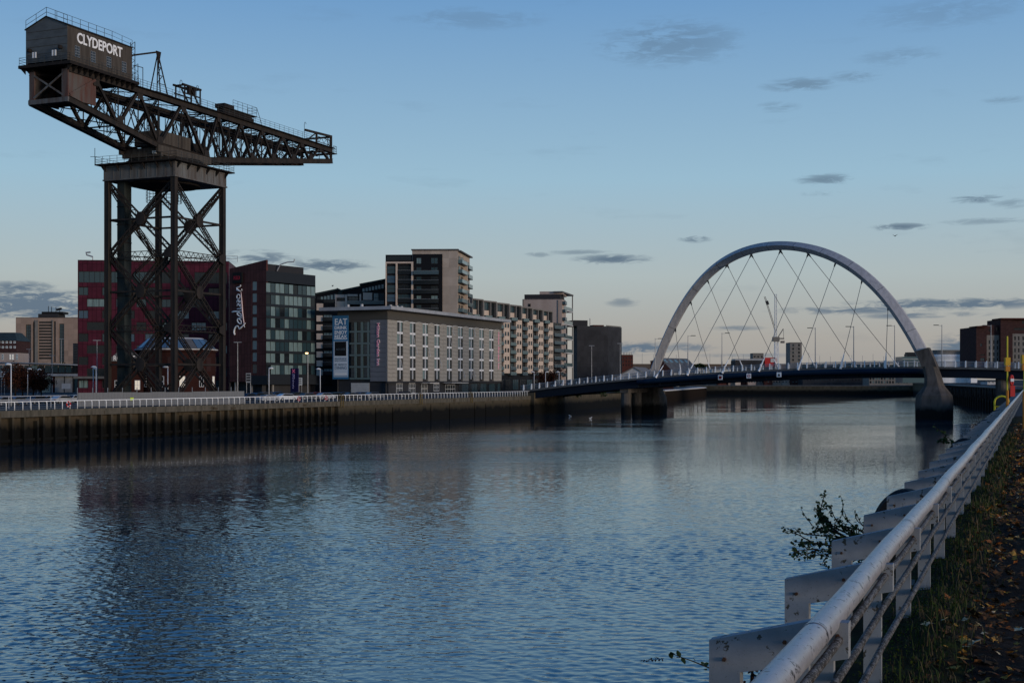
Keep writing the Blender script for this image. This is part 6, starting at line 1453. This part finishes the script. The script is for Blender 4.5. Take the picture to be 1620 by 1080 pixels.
for px, Y, h_, cr, w_ in ((50,600,11.5,4,'small dark tree left below the tan office'),(66,600,10.6,5,'small dark tree at the middle foot of the tan office'),(104,600,11.8,4,'small dark tree right below the tan office'),(856,470,7,3.2,'bare brownish tree before the cream terrace'),(872,476,8,3.6,'brownish tree beside the end tower')):
    tree(V(PX(px,Y),Y,QZ), h_, cr, 900, M['leaf_red' if px > 800 else 'leaf_green'], 'small_tree', w_, int(px)+1)
for i, (px, Y, h_, cr, w_) in enumerate(((862,350,3.0,2.4,'leftmost bush on the bank under the bridge ramp'),(905,380,3.4,3.0,'second bush on the bank under the bridge ramp'),(945,410,3.6,3.2,'third bush on the bank under the bridge ramp'),(975,440,3.8,3.4,'rightmost bush on the bank under the bridge ramp'))):
    tree(V(PX(px,Y),Y,2.6), h_, cr, 800, M['leaf_green'], 'bank_bush', w_, 70+i, group='bushes on the north bank', sq=.8)
for i, (x0, x1, w_) in enumerate(((1068,1120,'left'),(1268,1330,'centre'),(1330,1420,'right'))):
    o = thing('tree_line', 'far dark line of trees above the bridge deck, %s of the arch' % w_, 'trees', V(PX((x0+x1)/2,930),930,5.4)); rr = random.Random(i+3); mb = MB()
    for k in range(1400):
        x = rr.uniform(x0,x1); top = 577+1.6*math.sin(x*.35)+1.2*math.sin(x*.13); y = top+abs(rr.gauss(0,3.2)); p = V(PX(x,930),930+rr.uniform(-3,3),PZ(y,930)); s_ = rr.uniform(.35,.8)
        a = V(rr.gauss(0,1),rr.gauss(0,1),rr.gauss(0,1)).normalized(); b_ = a.cross(V(rr.gauss(0,1),rr.gauss(0,1),rr.gauss(0,1))).normalized(); mb.quad(p-a*s_, p-b_*s_*.7, p+a*s_, p+b_*s_*.7)
    stuff(mb.build('foliage', M['leaf_green'], o)); mb = MB()
    for k in range(8): x = x0+(x1-x0)*(k+.5)/8; mb.beam((PX(x,930),930,5.4), (PX(x,930),930,PZ(580,930)), .5, .5)
    stuff(mb.build('trunks', M['bark'], o))
# gulls on the water, birds in the air
def bird(p, s_, m_, label, wing=False, rz=0.0):
    o = thing('gull', label, 'bird', p); rot = Matrix.Rotation(rz,3,'Z'); mb = MB()
    mb.path([p+rot@V(-.28,0,.10)*s_, p+rot@V(-.15,0,.09)*s_, p+rot@V(.05,0,.08)*s_, p+rot@V(.17,0,.14)*s_, p+rot@V(.22,0,.22)*s_, p+rot@V(.27,0,.24)*s_, p+rot@V(.33,0,.22)*s_], [x*s_ for x in (.01,.06,.09,.06,.045,.05,.01)], 8); mb.build('body', m_, o, True)
    for sd in (-1, 1):
        if wing: MB().hexa([p+rot@V(*q)*s_ for q in ((-.05,sd*.05,.1),(.12,sd*.05,.1),(.10,sd*.5,.3),(-.08,sd*.55,.28),(-.05,sd*.05,.12),(.12,sd*.05,.12),(.10,sd*.5,.31),(-.08,sd*.55,.29))]).build('wing', m_, o)
        else: MB().hexa([p+rot@V(*q)*s_ for q in ((-.3,sd*.02,.12),(.05,sd*.07,.06),(.07,sd*.07,.15),(-.28,sd*.02,.16),(-.3,sd*.05,.12),(.05,sd*.10,.06),(.07,sd*.09,.15),(-.28,sd*.05,.16))]).build('wing', M['galv'], o)
for px, y, w_ in ((902,658.5,'left'),(934,662,'right')):
    Y = EYE*F/(y-HZ); bird(V(PX(px,Y),Y,.03), 1.3, M['white_letter'], 'white gull floating on the river below the bridge ramp, the %s one' % w_, False, 2.5 if w_ == 'left' else .4)
bird(V(PX(1416,120),120,PZ(374,120)), .5, M['black_paint'], 'dark bird flying high right of the arch', True, .6); bird(V(PX(526,200),200,PZ(453,200)), .6, M['black_paint'], 'dark bird flying over the sloping green roofs', True, .3)
# ------------------------------------------------------------ near bank: path, verge, barrier, plants
ND = V(.365,.931,0); NR = V(.931,-.365,0)             # along the near bank, to the right of it
def Nn(s, q, z=0.0): return ND*s+NR*(q*.931)+V(0,0,EYE+z)   # q: sideways metres (camera at 0), z from eye level
GZN = NZ-EYE
def gh(s, q):                                         # gentle ground relief
    b_ = .035*math.sin(s*1.7+q*2.1)+.03*math.sin(s*.63-q*3.7)+.02*math.sin(s*4.1+q*5.3)
    m_ = .045*math.exp(-((q+.62)/.22)**2)
    return GZN+b_*.7+m_*(1+.5*math.sin(s*2.3))
def ground_mesh(name, s0, s1, ds, qs, m_):
    mb = MB(); n = int((s1-s0)/ds)
    idx = {}
    for i in range(n+1):
        for j, q in enumerate(qs):
            s = s0+ds*i; idx[i,j] = len(mb.v); mb.v.append(Nn(s, q, gh(s,q)))
    for i in range(n):
        for j in range(len(qs)-1): mb.f.append((idx[i,j], idx[i,j+1], idx[i+1,j+1], idx[i+1,j]))
    return mb.build(name, m_, None, True)
def soil(name, c1, c2, c3, scale):
    m = bpy.data.materials.new(name); m.use_nodes = True; t = m.node_tree; b = t.nodes['Principled BSDF']; b.inputs['Roughness'].default_value = .95; b.inputs['Specular IOR Level'].default_value = .05
    tc = t.nodes.new('ShaderNodeTexCoord'); a = t.nodes.new('ShaderNodeTexNoise'); a.inputs['Scale'].default_value = scale; a.inputs['Detail'].default_value = 8; a.inputs['Roughness'].default_value = .7; t.links.new(tc.outputs['Object'], a.inputs['Vector'])
    r = t.nodes.new('ShaderNodeValToRGB'); e = r.color_ramp.elements; e[0].position = .32; e[0].color = (*c1,1); e[1].position = .72; e[1].color = (*c3,1); k = e.new(.52); k.color = (*c2,1); t.links.new(a.outputs[0], r.inputs[0]); t.links.new(r.outputs[0], b.inputs['Base Color'])
    bp = t.nodes.new('ShaderNodeBump'); bp.inputs['Strength'].default_value = .8; bp.inputs['Distance'].default_value = .04; t.links.new(a.outputs[0], bp.inputs['Height']); t.links.new(bp.outputs[0], b.inputs['Normal']); M[name] = m; return m
soil('path_soil', (.012,.009,.007), (.026,.018,.013), (.042,.030,.022), 9); soil('verge_moss', (.014,.011,.007), (.026,.022,.010), (.05,.06,.012), 5)
verge = struct(ground_mesh('verge', 1.0, 60, .25, [-1.30,-1.2,-1.1,-1.0,-.9,-.8,-.7,-.62,-.54,-.46,-.38], M['verge_moss']))
path = struct(ground_mesh('path', 1.0, 60, .4, [-.38,-.2,0,.3,.7,1.2,2,3,4.5], M['path_soil']))
struct(MB().poly([Nn(60,-1.12,GZN), Nn(60,40,GZN), Nn(320,40,GZN-.02), Nn(320,-1.12,GZN-.02)]).build('bank_ground', M['path_soil']))
struct(MB().poly([Nn(1,4.5,GZN), Nn(1,60,GZN), Nn(60,60,GZN), Nn(60,4.5,GZN)]).build('bank_ground', M['path_soil']))
rw = thing('river_wall', 'dark concrete river wall under the near white barrier', 'river wall', Nn(5,-1.1,-EYE)); s = 1.0
while s < 300:
    l = 6 if s < 60 else 30; e = min(s+l, 318)
    MB().hexa([Nn(s+.01,-1.40,-EYE-1), Nn(s+.01,-.98,-EYE-1), Nn(e-.01,-.98,-EYE-1), Nn(e-.01,-1.40,-EYE-1), Nn(s+.01,-1.33,GZN-.05), Nn(s+.01,-.98,GZN-.05), Nn(e-.01,-.98,GZN-.05), Nn(e-.01,-1.33,GZN-.05)]).build('wall_section', M['near_wall'], rw); s = e

# worn white paint with chips
def chipped(name, base, c2, scale, thr, metal=0.0, rough=.42):
    m = bpy.data.materials.new(name); m.use_nodes = True; t = m.node_tree; b = t.nodes['Principled BSDF']
    tc = t.nodes.new('ShaderNodeTexCoord'); g = t.nodes.new('ShaderNodeNewGeometry')
    def nzz(sc, det, rg, src): n = t.nodes.new('ShaderNodeTexNoise'); n.inputs['Scale'].default_value = sc; n.inputs['Detail'].default_value = det; n.inputs['Roughness'].default_value = rg; t.links.new(src, n.inputs['Vector']); return n.outputs[0]
    a = nzz(scale, 6, .65, g.outputs['Position']); c = nzz(scale*.22, 4, .6, g.outputs['Position']); d = nzz(scale*5, 3, .6, g.outputs['Position'])
    ad = t.nodes.new('ShaderNodeMath'); ad.operation = 'MULTIPLY_ADD'; ad.inputs[1].default_value = .55; t.links.new(c, ad.inputs[0]); t.links.new(a, ad.inputs[2])
    r = t.nodes.new('ShaderNodeValToRGB'); e = r.color_ramp.elements; e[0].position = thr; e[0].color = (0,0,0,1); e[1].position = thr+.025; e[1].color = (1,1,1,1); t.links.new(ad.outputs[0], r.inputs[0])
    r2 = t.nodes.new('ShaderNodeValToRGB'); e = r2.color_ramp.elements; e[0].position = .3; e[0].color = (*[x*.72 for x in base],1); e[1].position = .65; e[1].color = (*base,1); t.links.new(c, r2.inputs[0])
    sk = t.nodes.new('ShaderNodeMapRange'); sk.inputs['From Min'].default_value = .65; sk.inputs['From Max'].default_value = .73; sk.inputs['To Max'].default_value = .75; t.links.new(d, sk.inputs[0])
    mxx = t.nodes.new('ShaderNodeMath'); mxx.operation = 'MAXIMUM'; t.links.new(sk.outputs[0], mxx.inputs[0]); t.links.new(r.outputs[0], mxx.inputs[1])
    mx = t.nodes.new('ShaderNodeMix'); mx.data_type = 'RGBA'; t.links.new(mxx.outputs[0], mx.inputs[0]); t.links.new(r2.outputs[0], mx.inputs['A']); mx.inputs['B'].default_value = (*c2,1); t.links.new(mx.outputs['Result'], b.inputs['Base Color'])
    b.inputs['Roughness'].default_value = rough; b.inputs['Metallic'].default_value = metal; b.inputs['Specular IOR Level'].default_value = .5 if rough < .4 else .1
    bp = t.nodes.new('ShaderNodeBump'); bp.inputs['Strength'].default_value = .25; bp.inputs['Distance'].default_value = .01; bp.invert = True; t.links.new(r.outputs[0], bp.inputs['Height'])
    b2_ = t.nodes.new('ShaderNodeBump'); b2_.inputs['Strength'].default_value = .12; b2_.inputs['Distance'].default_value = .01; t.links.new(d, b2_.inputs['Height']); t.links.new(bp.outputs[0], b2_.inputs['Normal']); t.links.new(b2_.outputs[0], b.inputs['Normal']); M[name] = m; return m
chipped('rail_paint', (.36,.355,.365), (.035,.03,.03), 30, .87, .0, .30); chipped('plate_paint', (.285,.295,.30), (.07,.065,.05), 22, .895, 0, .7); chipped('bar_paint', (.20,.195,.19), (.035,.028,.022), 80, .74, 0, .6)
bar_ = thing('riverside_barrier', 'white steel barrier with a thick top rail running along the near river edge', 'barrier', Nn(6,-.84,GZN))
SEG = [1.2+4.0*i for i in range(20)]+[81.2+20*i for i in range(9)]
for a, b_ in zip(SEG[:-1], SEG[1:]):
    nseg = 4; wob = random.uniform(-.006,.006)
    MB().path([Nn(a+(b_-a)*k/nseg-(0.003 if k == 0 else 0), -.84+wob*math.sin(k*1.57), -.985+.004*math.sin(a+k)) for k in range(nseg+1)], .053, 20, False).build('top_rail', M['rail_paint'], bar_, True)
for zz, q in ((-1.055,-.785),(-1.205,-.785),(-1.40,-.785)):
    for a, b_ in ((1.2,13.2),(13.2,41.2),(41.2,241.2)):
        k = 12; MB().path([Nn(a+(b_-a)*i/k, q, zz+.006*math.sin(a+i*2.1)) for i in range(k+1)], .018, 8, False).build('lower_bar', M['bar_paint'], bar_, True)
for a in SEG[1:14]:                                   # weld sleeves at the rail joints
    MB().path([Nn(a-.02,-.84,-.985+.004*math.sin(a)), Nn(a+.02,-.84,-.985+.004*math.sin(a))], .0555, 20, False).build('weld_sleeve', M['rail_paint'], bar_, True)
# plate posts: inverted-U plates that straddle the wall head
def plate(mb, o):                                     # profile in (q, z); thickness along the bank
    th = .07
    def pr(pts):
        mb.prism([NR*(q*.931)+V(0,0,z) for q, z in pts], ND*th)
    pr([(-1.36,-1.095),(-1.36,-1.75),(-1.22,-1.75),(-1.22,-1.22),(-.94,-1.17),(-.745,-1.13),(-.745,-.985),(-.90,-.985)])
    return mb
mat('bolt_rust', (.10,.05,.03), (.05,.03,.02), 40, .8)
pmb = MB(); plate(pmb, 0); plm = pmb.mesh('post_plate', M['plate_paint'])
lmb = MB(); lmb.prism([NR*(q*.931)+V(0,0,z) for q, z in ((-.91,-1.10),(-.91,-1.70),(-.81,-1.70),(-.81,-1.10))], ND*.05); lgm = lmb.mesh('post_leg', M['plate_paint'])
s0 = 5.5
for i in range(60):
    s = s0+1.83*i
    pp = link('post_plate', plm, ND*s+V(0,0,EYE), bar_)
    if i < 7:
        for q, z in ((-1.29,-1.17),(-1.29,-1.45),(-1.02,-1.08),(-.79,-1.04)):
            b0_ = ND*(s-.001)+NR*(q*.931)+V(0,0,EYE+z); MB().tube(b0_, b0_-ND*.012, .009, 6).build('bolt', M['bolt_rust'], pp)
    link('post_leg', lgm, ND*(s+.012)+V(0,0,EYE), bar_)
link('post_leg', lgm, ND*(s0-1.83)+V(0,0,EYE), bar_)
# rubber D fenders hung outside
for i, (s, w_) in enumerate(((13.3,'nearest'),(25.2,'second'),(37.2,'third'),(49.0,'farthest'))):
    c = Nn(s,-1.22,-1.50); o = thing('rubber_fender', 'black rubber arch fender on the outside of the barrier, %s one' % w_, 'fender', c, 'rubber fenders on the near wall')
    arcp = [c+NR*(.25*math.cos(a))+V(0,0,.37*math.sin(a)) for a in [math.pi*(.5+.62*k/14) for k in range(-6,15)]]
    mb = MB(); rings = []
    for k, p in enumerate(arcp):
        d = (p-c).normalized(); rings.append([p+ND*(.34*x)+d*(.075*y) for x, y in ((-.5,-1),(.5,-1),(.5,.6),(.3,1),(-.3,1),(-.5,.6))])
    mb.loft(rings); mb.build('rubber_arch', M['rubber'], o)
    MB().beam(c+V(0,0,-.9), c+V(0,0,.2), .08, .08).build('bracket', M['galv'], o)
# lifebuoy post, ladder hoop, second post farther right
def buoy_post(s, q, where, top=3.25):
    c = Nn(s,q,GZN); o = thing('lifebuoy_post', 'yellow lifebuoy post with an amber box and red ring '+where, 'lifebuoy post', c, 'lifebuoy posts on the near bank')
    MB().tube(c, c+V(0,0,1.25), .055, 8).build('lower_pole', M['orange_paint'], o); MB().tube(c+V(0,0,1.25), c+V(0,0,top), .03, 8).build('pole', M['yellow_paint'], o)
    mb = MB(); mb.box(c.x-.09,c.x+.09,c.y-.08,c.y+.08,c.z+2.16,c.z+2.46); mb.build('amber_box', M['amber_box'], o); MB().box(c.x-.08,c.x+.08,c.y-.07,c.y+.07,c.z+1.95,c.z+2.14).build('amber_box', M['orange_paint'], o)
    h_ = V(c.x+.14,c.y-.05,c.z+1.62); ring = [h_+V(.045*math.cos(a),0,.17*math.sin(a)) for a in [2*math.pi*i/16 for i in range(17)]]
    MB().path(ring, .045, 8).build('ring', M['red_paint'], o, True)
    MB().hexa([h_+V(-.05,-.02,-.6),h_+V(.12,-.02,-.6),h_+V(.12,.05,-.6),h_+V(-.05,.05,-.6),h_+V(-.05,-.02,-.2),h_+V(.12,-.02,-.2),h_+V(.12,.05,-.2),h_+V(-.05,.05,-.2)]).build('rope_box', M['red_paint'], o)
    MB().box(h_.x-.06,h_.x+.06,h_.y-.08,h_.y-.06,h_.z-.05,h_.z+.06).build('notice', M['white_lamp'], o)
buoy_post(52.5,-.93,'rising above the barrier'); buoy_post(47.0,-.27,'cut by the right edge', 2.2)
c = Nn(60,-1.22,GZN); o = thing('ladder_hoop', 'pale yellow ladder hoop over the wall at the end of the barrier', 'ladder', c); mb = MB()
pts = [c+NR*(-.36)+V(0,0,-1.2), c+NR*(-.36)+V(0,0,.62)]+[c+NR*(-.08-.28*math.cos(a))+V(0,0,.70+.24*math.sin(a)) for a in [math.pi*k/8 for k in range(0,9)]]+[c+NR*.20+V(0,0,-.2)]
mb.path(pts, .042, 8); mb.build('hoop', M['yellow_paint'], o, True)
for k in range(5): MB().tube(c+NR*(-.36)+V(0,0,.5-.3*k), c+NR*.20+V(0,0,.5-.3*k), .025, 6).build('rung', M['yellow_paint'], o)

# plants
def leaf(mb, p, d, up, l, w_, curl=.12):
    d = d.normalized(); s_ = d.cross(up)
    if s_.length < 1e-3: s_ = V(1,0,0)
    s_.normalize(); n = s_.cross(d)
    k = len(mb.v); mb.v += [p, p+d*l*.35+s_*w_*.5+n*curl*l*.2, p+d*l*.75+s_*w_*.36+n*curl*l*.1, p+d*l-n*curl*l, p+d*l*.75-s_*w_*.36+n*curl*l*.1, p+d*l*.35-s_*w_*.5+n*curl*l*.2]
    mb.f += [(k,k+1,k+2,k+3),(k,k+3,k+4,k+5)]
def branch(st, lv, rr, p, d, l, lev, lsz):
    pts = [p]; n = 5; q = p.copy(); dd = d.normalized()
    for i in range(n):
        dd = (dd+V(rr.gauss(0,.14),rr.gauss(0,.14),rr.gauss(0,.12)+.02)).normalized(); q = q+dd*(l/n); pts.append(q.copy())
        if lev == 0 or i >= 3:
            for _ in range(2 if lev else 3):
                if rr.random() < .6: leaf(lv, q+V(rr.gauss(0,.006),rr.gauss(0,.006),rr.gauss(0,.006)), V(rr.gauss(0,1),rr.gauss(0,1),rr.gauss(-.3,.8)), V(rr.gauss(0,1),rr.gauss(0,1),1), lsz*rr.uniform(.7,1.25), lsz*rr.uniform(.6,.95))
    r0 = .0045*(lev+1)**.8; st.path(pts, [r0*(1-.7*i/n) for i in range(n+1)], 5)
    if lev > 0:
        for i in range(1, n+1):
            for _ in range(2 if lev > 1 else 1):
                if rr.random() < .8: branch(st, lv, rr, pts[i], dd+V(rr.gauss(0,.6),rr.gauss(0,.4),rr.gauss(.05,.5)), l*rr.uniform(.26,.46), lev-1, lsz)
def bush(name, label, root, dirs, lsz, seed, m_='leaf_green'):
    rr = random.Random(seed); o = thing(name, label, 'shrub', root); st, lv = MB(), MB()
    for d, l, lev in dirs: branch(st, lv, rr, root, d, l, lev, lsz)
    st.build('stem', M['bark'], o); stuff(lv.build('foliage', M[m_], o))
rt = Nn(11.3,-1.24,-1.40)
bush('wall_shrub', 'straggly dark leaved shrub growing out of the wall beside the barrier', rt, [(V(-.95,.1,.42),.50,2),(V(-.95,.1,.26),.55,2),(V(-.8,.3,.6),.42,1),(V(-.95,.0,-.02),.56,2),(V(-.3,.3,.6),.30,1),(V(-.95,.1,-.22),.54,2),(V(-.95,.2,.10),.60,1),(V(-.9,.2,.34),.62,1),(V(-.9,.1,-.36),.46,1)], .027, 6)
rt = Nn(5.9,-1.36,-1.33)
bush('buddleia_sprig', 'single drooping sprig with a faded flower spike below the nearest plate', rt, [(V(-.95,.1,.28),.30,0)], .032, 9)
mb = MB(); tip = rt+V(-.30,.02,.075)
for k in range(46): rr = random.Random(k); a = k/46; p = tip+V(-.10*a,0,-.012*a); leaf(mb, p, V(rr.gauss(-.3,.5),rr.gauss(0,1),rr.gauss(0,1)), V(0,0,1), .016*(1.2-a), .008)
o = bpy.data.objects['buddleia_sprig']; stuff(mb.build('flower_spike', mat('dry_flower', (.03,.02,.018), rough=.9), o))
bush('wall_shrub', 'small leafy twig leaning over the water far along the barrier', Nn(25.5,-1.34,-1.2), [(V(-.7,.1,.5),.42,1),(V(-.8,.2,.2),.30,1)], .06, 21)
bush('wall_shrub', 'dry dark tuft of twigs caught under the nearest plate', Nn(5.7,-1.22,-1.36), [(V(.4,0,.6),.16,1),(V(.1,.1,.9),.14,1),(V(.8,.1,.35),.16,1)], .02, 33, 'leaf_red')
# grass on the verge
rr = random.Random(2); mb = MB(); mg2 = MB()
for i in range(15000):
    s = 1.6+rr.random()**1.7*38; q = rr.gauss(-.60,.13) if rr.random() < .75 else rr.uniform(-1.0,-.35)
    if q < -1.05 or q > -.22: continue
    z = gh(s,q); l = rr.uniform(.025,.10)*(2.3 if rr.random() < .10 and q > -.76 else .62); a = rr.uniform(0,6.28); bd = rr.uniform(.1,.7); w_ = .0022+.0007*s*.35
    p = Nn(s,q,z-.01); d = V(math.cos(a),math.sin(a),0); sd = V(-d.y,d.x,0)*w_
    m1 = p+d*(l*bd*.35)+V(0,0,l*.6); tp = p+d*(l*bd)+V(0,0,l*(1-.3*bd)); tgt = mb if rr.random() < .55 else mg2
    k = len(tgt.v); tgt.v += [p-sd, p+sd, m1+sd*.7, m1-sd*.7, tp]; tgt.f += [(k,k+1,k+2,k+3),(k+3,k+2,k+4)]
def grassobj(mb, name, m_, label):
    o = mb.build(name, m_); stuff(o); o['label'] = label; o['category'] = 'grass'
grassobj(mb, 'green_grass', mat('grass_green', (.035,.055,.014), (.02,.034,.01), 5, .8), 'short green grass on the verge below the barrier'); grassobj(mg2, 'dry_grass', mat('grass_dry', (.10,.082,.048), (.05,.04,.022), 5, .9), 'dry bent grass stalks on the verge below the barrier')
# moss cushions
rr = random.Random(8); mb = MB()
for i in range(9000):
    s = 1.6+rr.random()**1.5*26; q = rr.gauss(-.84,.13)
    if q < -1.08 or q > -.5: continue
    p = Nn(s,q,gh(s,q)+rr.uniform(0,.02)); s_ = rr.uniform(.008,.02); leaf(mb, p, V(rr.gauss(0,1),rr.gauss(0,1),rr.uniform(.2,1)), V(rr.gauss(0,.4),rr.gauss(0,.4),1), s_, s_*.7)
grassobj(mb, 'moss', mat('moss_green', (.075,.10,.012), (.035,.05,.008), 6, .9), 'bright moss cushions at the foot of the barrier posts')
# fallen leaves: lobed, curled
LM = [mat('leaf_ochre', (.42,.23,.04), (.28,.14,.025), 30, .8), mat('leaf_brown', (.14,.065,.025), (.08,.038,.016), 30, .85), mat('leaf_pale', (.50,.42,.26), (.36,.28,.15), 30, .8), mat('leaf_rust', (.30,.10,.02), (.18,.06,.015), 30, .85), mat('leaf_dull', (.06,.042,.024), (.04,.027,.016), 30, .9)]
def leaf_pts(rr, s_):
    pts = []; n = 15; curl = rr.uniform(-.25,.35); ax = rr.uniform(0,6.28)
    for k in range(n):
        a = 2*math.pi*k/n; r_ = s_*(1.0 if k % 3 == 0 else (.56 if k % 3 == 1 else .62))*rr.uniform(.85,1.12)*(.75+.25*math.cos(a))
        pts.append(V(r_*math.cos(a), r_*math.sin(a), s_*curl*(math.cos(a-ax)**2)*.9+rr.uniform(-.06,.06)*s_))
    return pts
rr = random.Random(14); meshes = []
for v in range(20):
    mb = MB(); pts = leaf_pts(rr, 1.0); mb.v = [V(0,0,.05)]+pts
    mb.f = [(0,1+k,1+(k+1) % 15) for k in range(15)]; k0 = len(mb.v); mb.v += [V(-.6,.02,0),V(-1.3,.1,.05),V(-1.3,.06,.05)]; mb.f.append((k0,k0+1,k0+2))
    meshes.append(mb.mesh('fallen_leaf', LM[v % 5]))
n_ind = 0; rest = [MB() for _ in range(5)]
for i in range(4000):
    s = 2.2+rr.random()**2.0*48; q = rr.gauss(-.30,.17) if rr.random() < .62 else rr.uniform(-.65,.9)
    if q < -.8: continue
    z = gh(s,q)+rr.uniform(.004,.022); sz = rr.uniform(.02,.05)*(1.3 if rr.random() < .12 else 1.0)*(1+.02*s); c = rr.choices(range(5),(2.2,4,.8,1.6,5))[0]
    rot = Matrix.Rotation(rr.uniform(0,6.28),4,'Z') @ Matrix.Rotation(rr.gauss(0,.35),4,'X') @ Matrix.Rotation(rr.gauss(0,.35),4,'Y')
    near = s < 6.4 and -.55 < q < .12 and n_ind < 290 and c != 4
    if near:
        o = bpy.data.objects.new('fallen_leaf', meshes[rr.randrange(4)*5+c]); COL.objects.link(o); o.parent = path
        o.matrix_local = Matrix.Translation(Nn(s,q,z)-WL[path.name]) @ rot @ Matrix.Scale(sz,4); n_ind += 1
    else:
        mb = rest[c]; k = len(mb.v); mb.v += [Nn(s,q,z)+(rot @ (p*sz)) for p in [V(0,0,.05)]+leaf_pts(rr,1.0)]; mb.f += [(k,k+1+j,k+1+(j+1) % 15) for j in range(15)]
for c, nm in enumerate(('ochre','brown','pale','rust coloured','dull dark')):
    o = stuff(rest[c].build('leaf_litter', LM[c])); o['label'] = nm+' fallen leaves scattered over path and verge'; o['category'] = 'leaves'
# thin twigs on the path
mb = MB()
for i in range(60):
    s = 2.5+rr.random()*14; q = rr.uniform(-.5,.5); a = rr.uniform(0,6.28); l = rr.uniform(.05,.22); p = Nn(s,q,gh(s,q)+.012); d = V(math.cos(a),math.sin(a),rr.uniform(-.03,.05)); mb.path([p-d*l/2, p+V(0,0,.006), p+d*l/2], .0022, 4)
o = stuff(mb.build('twigs', M['leaf_dull'])); o['label'] = 'thin twigs lying among the leaves on the path'; o['category'] = 'twigs'
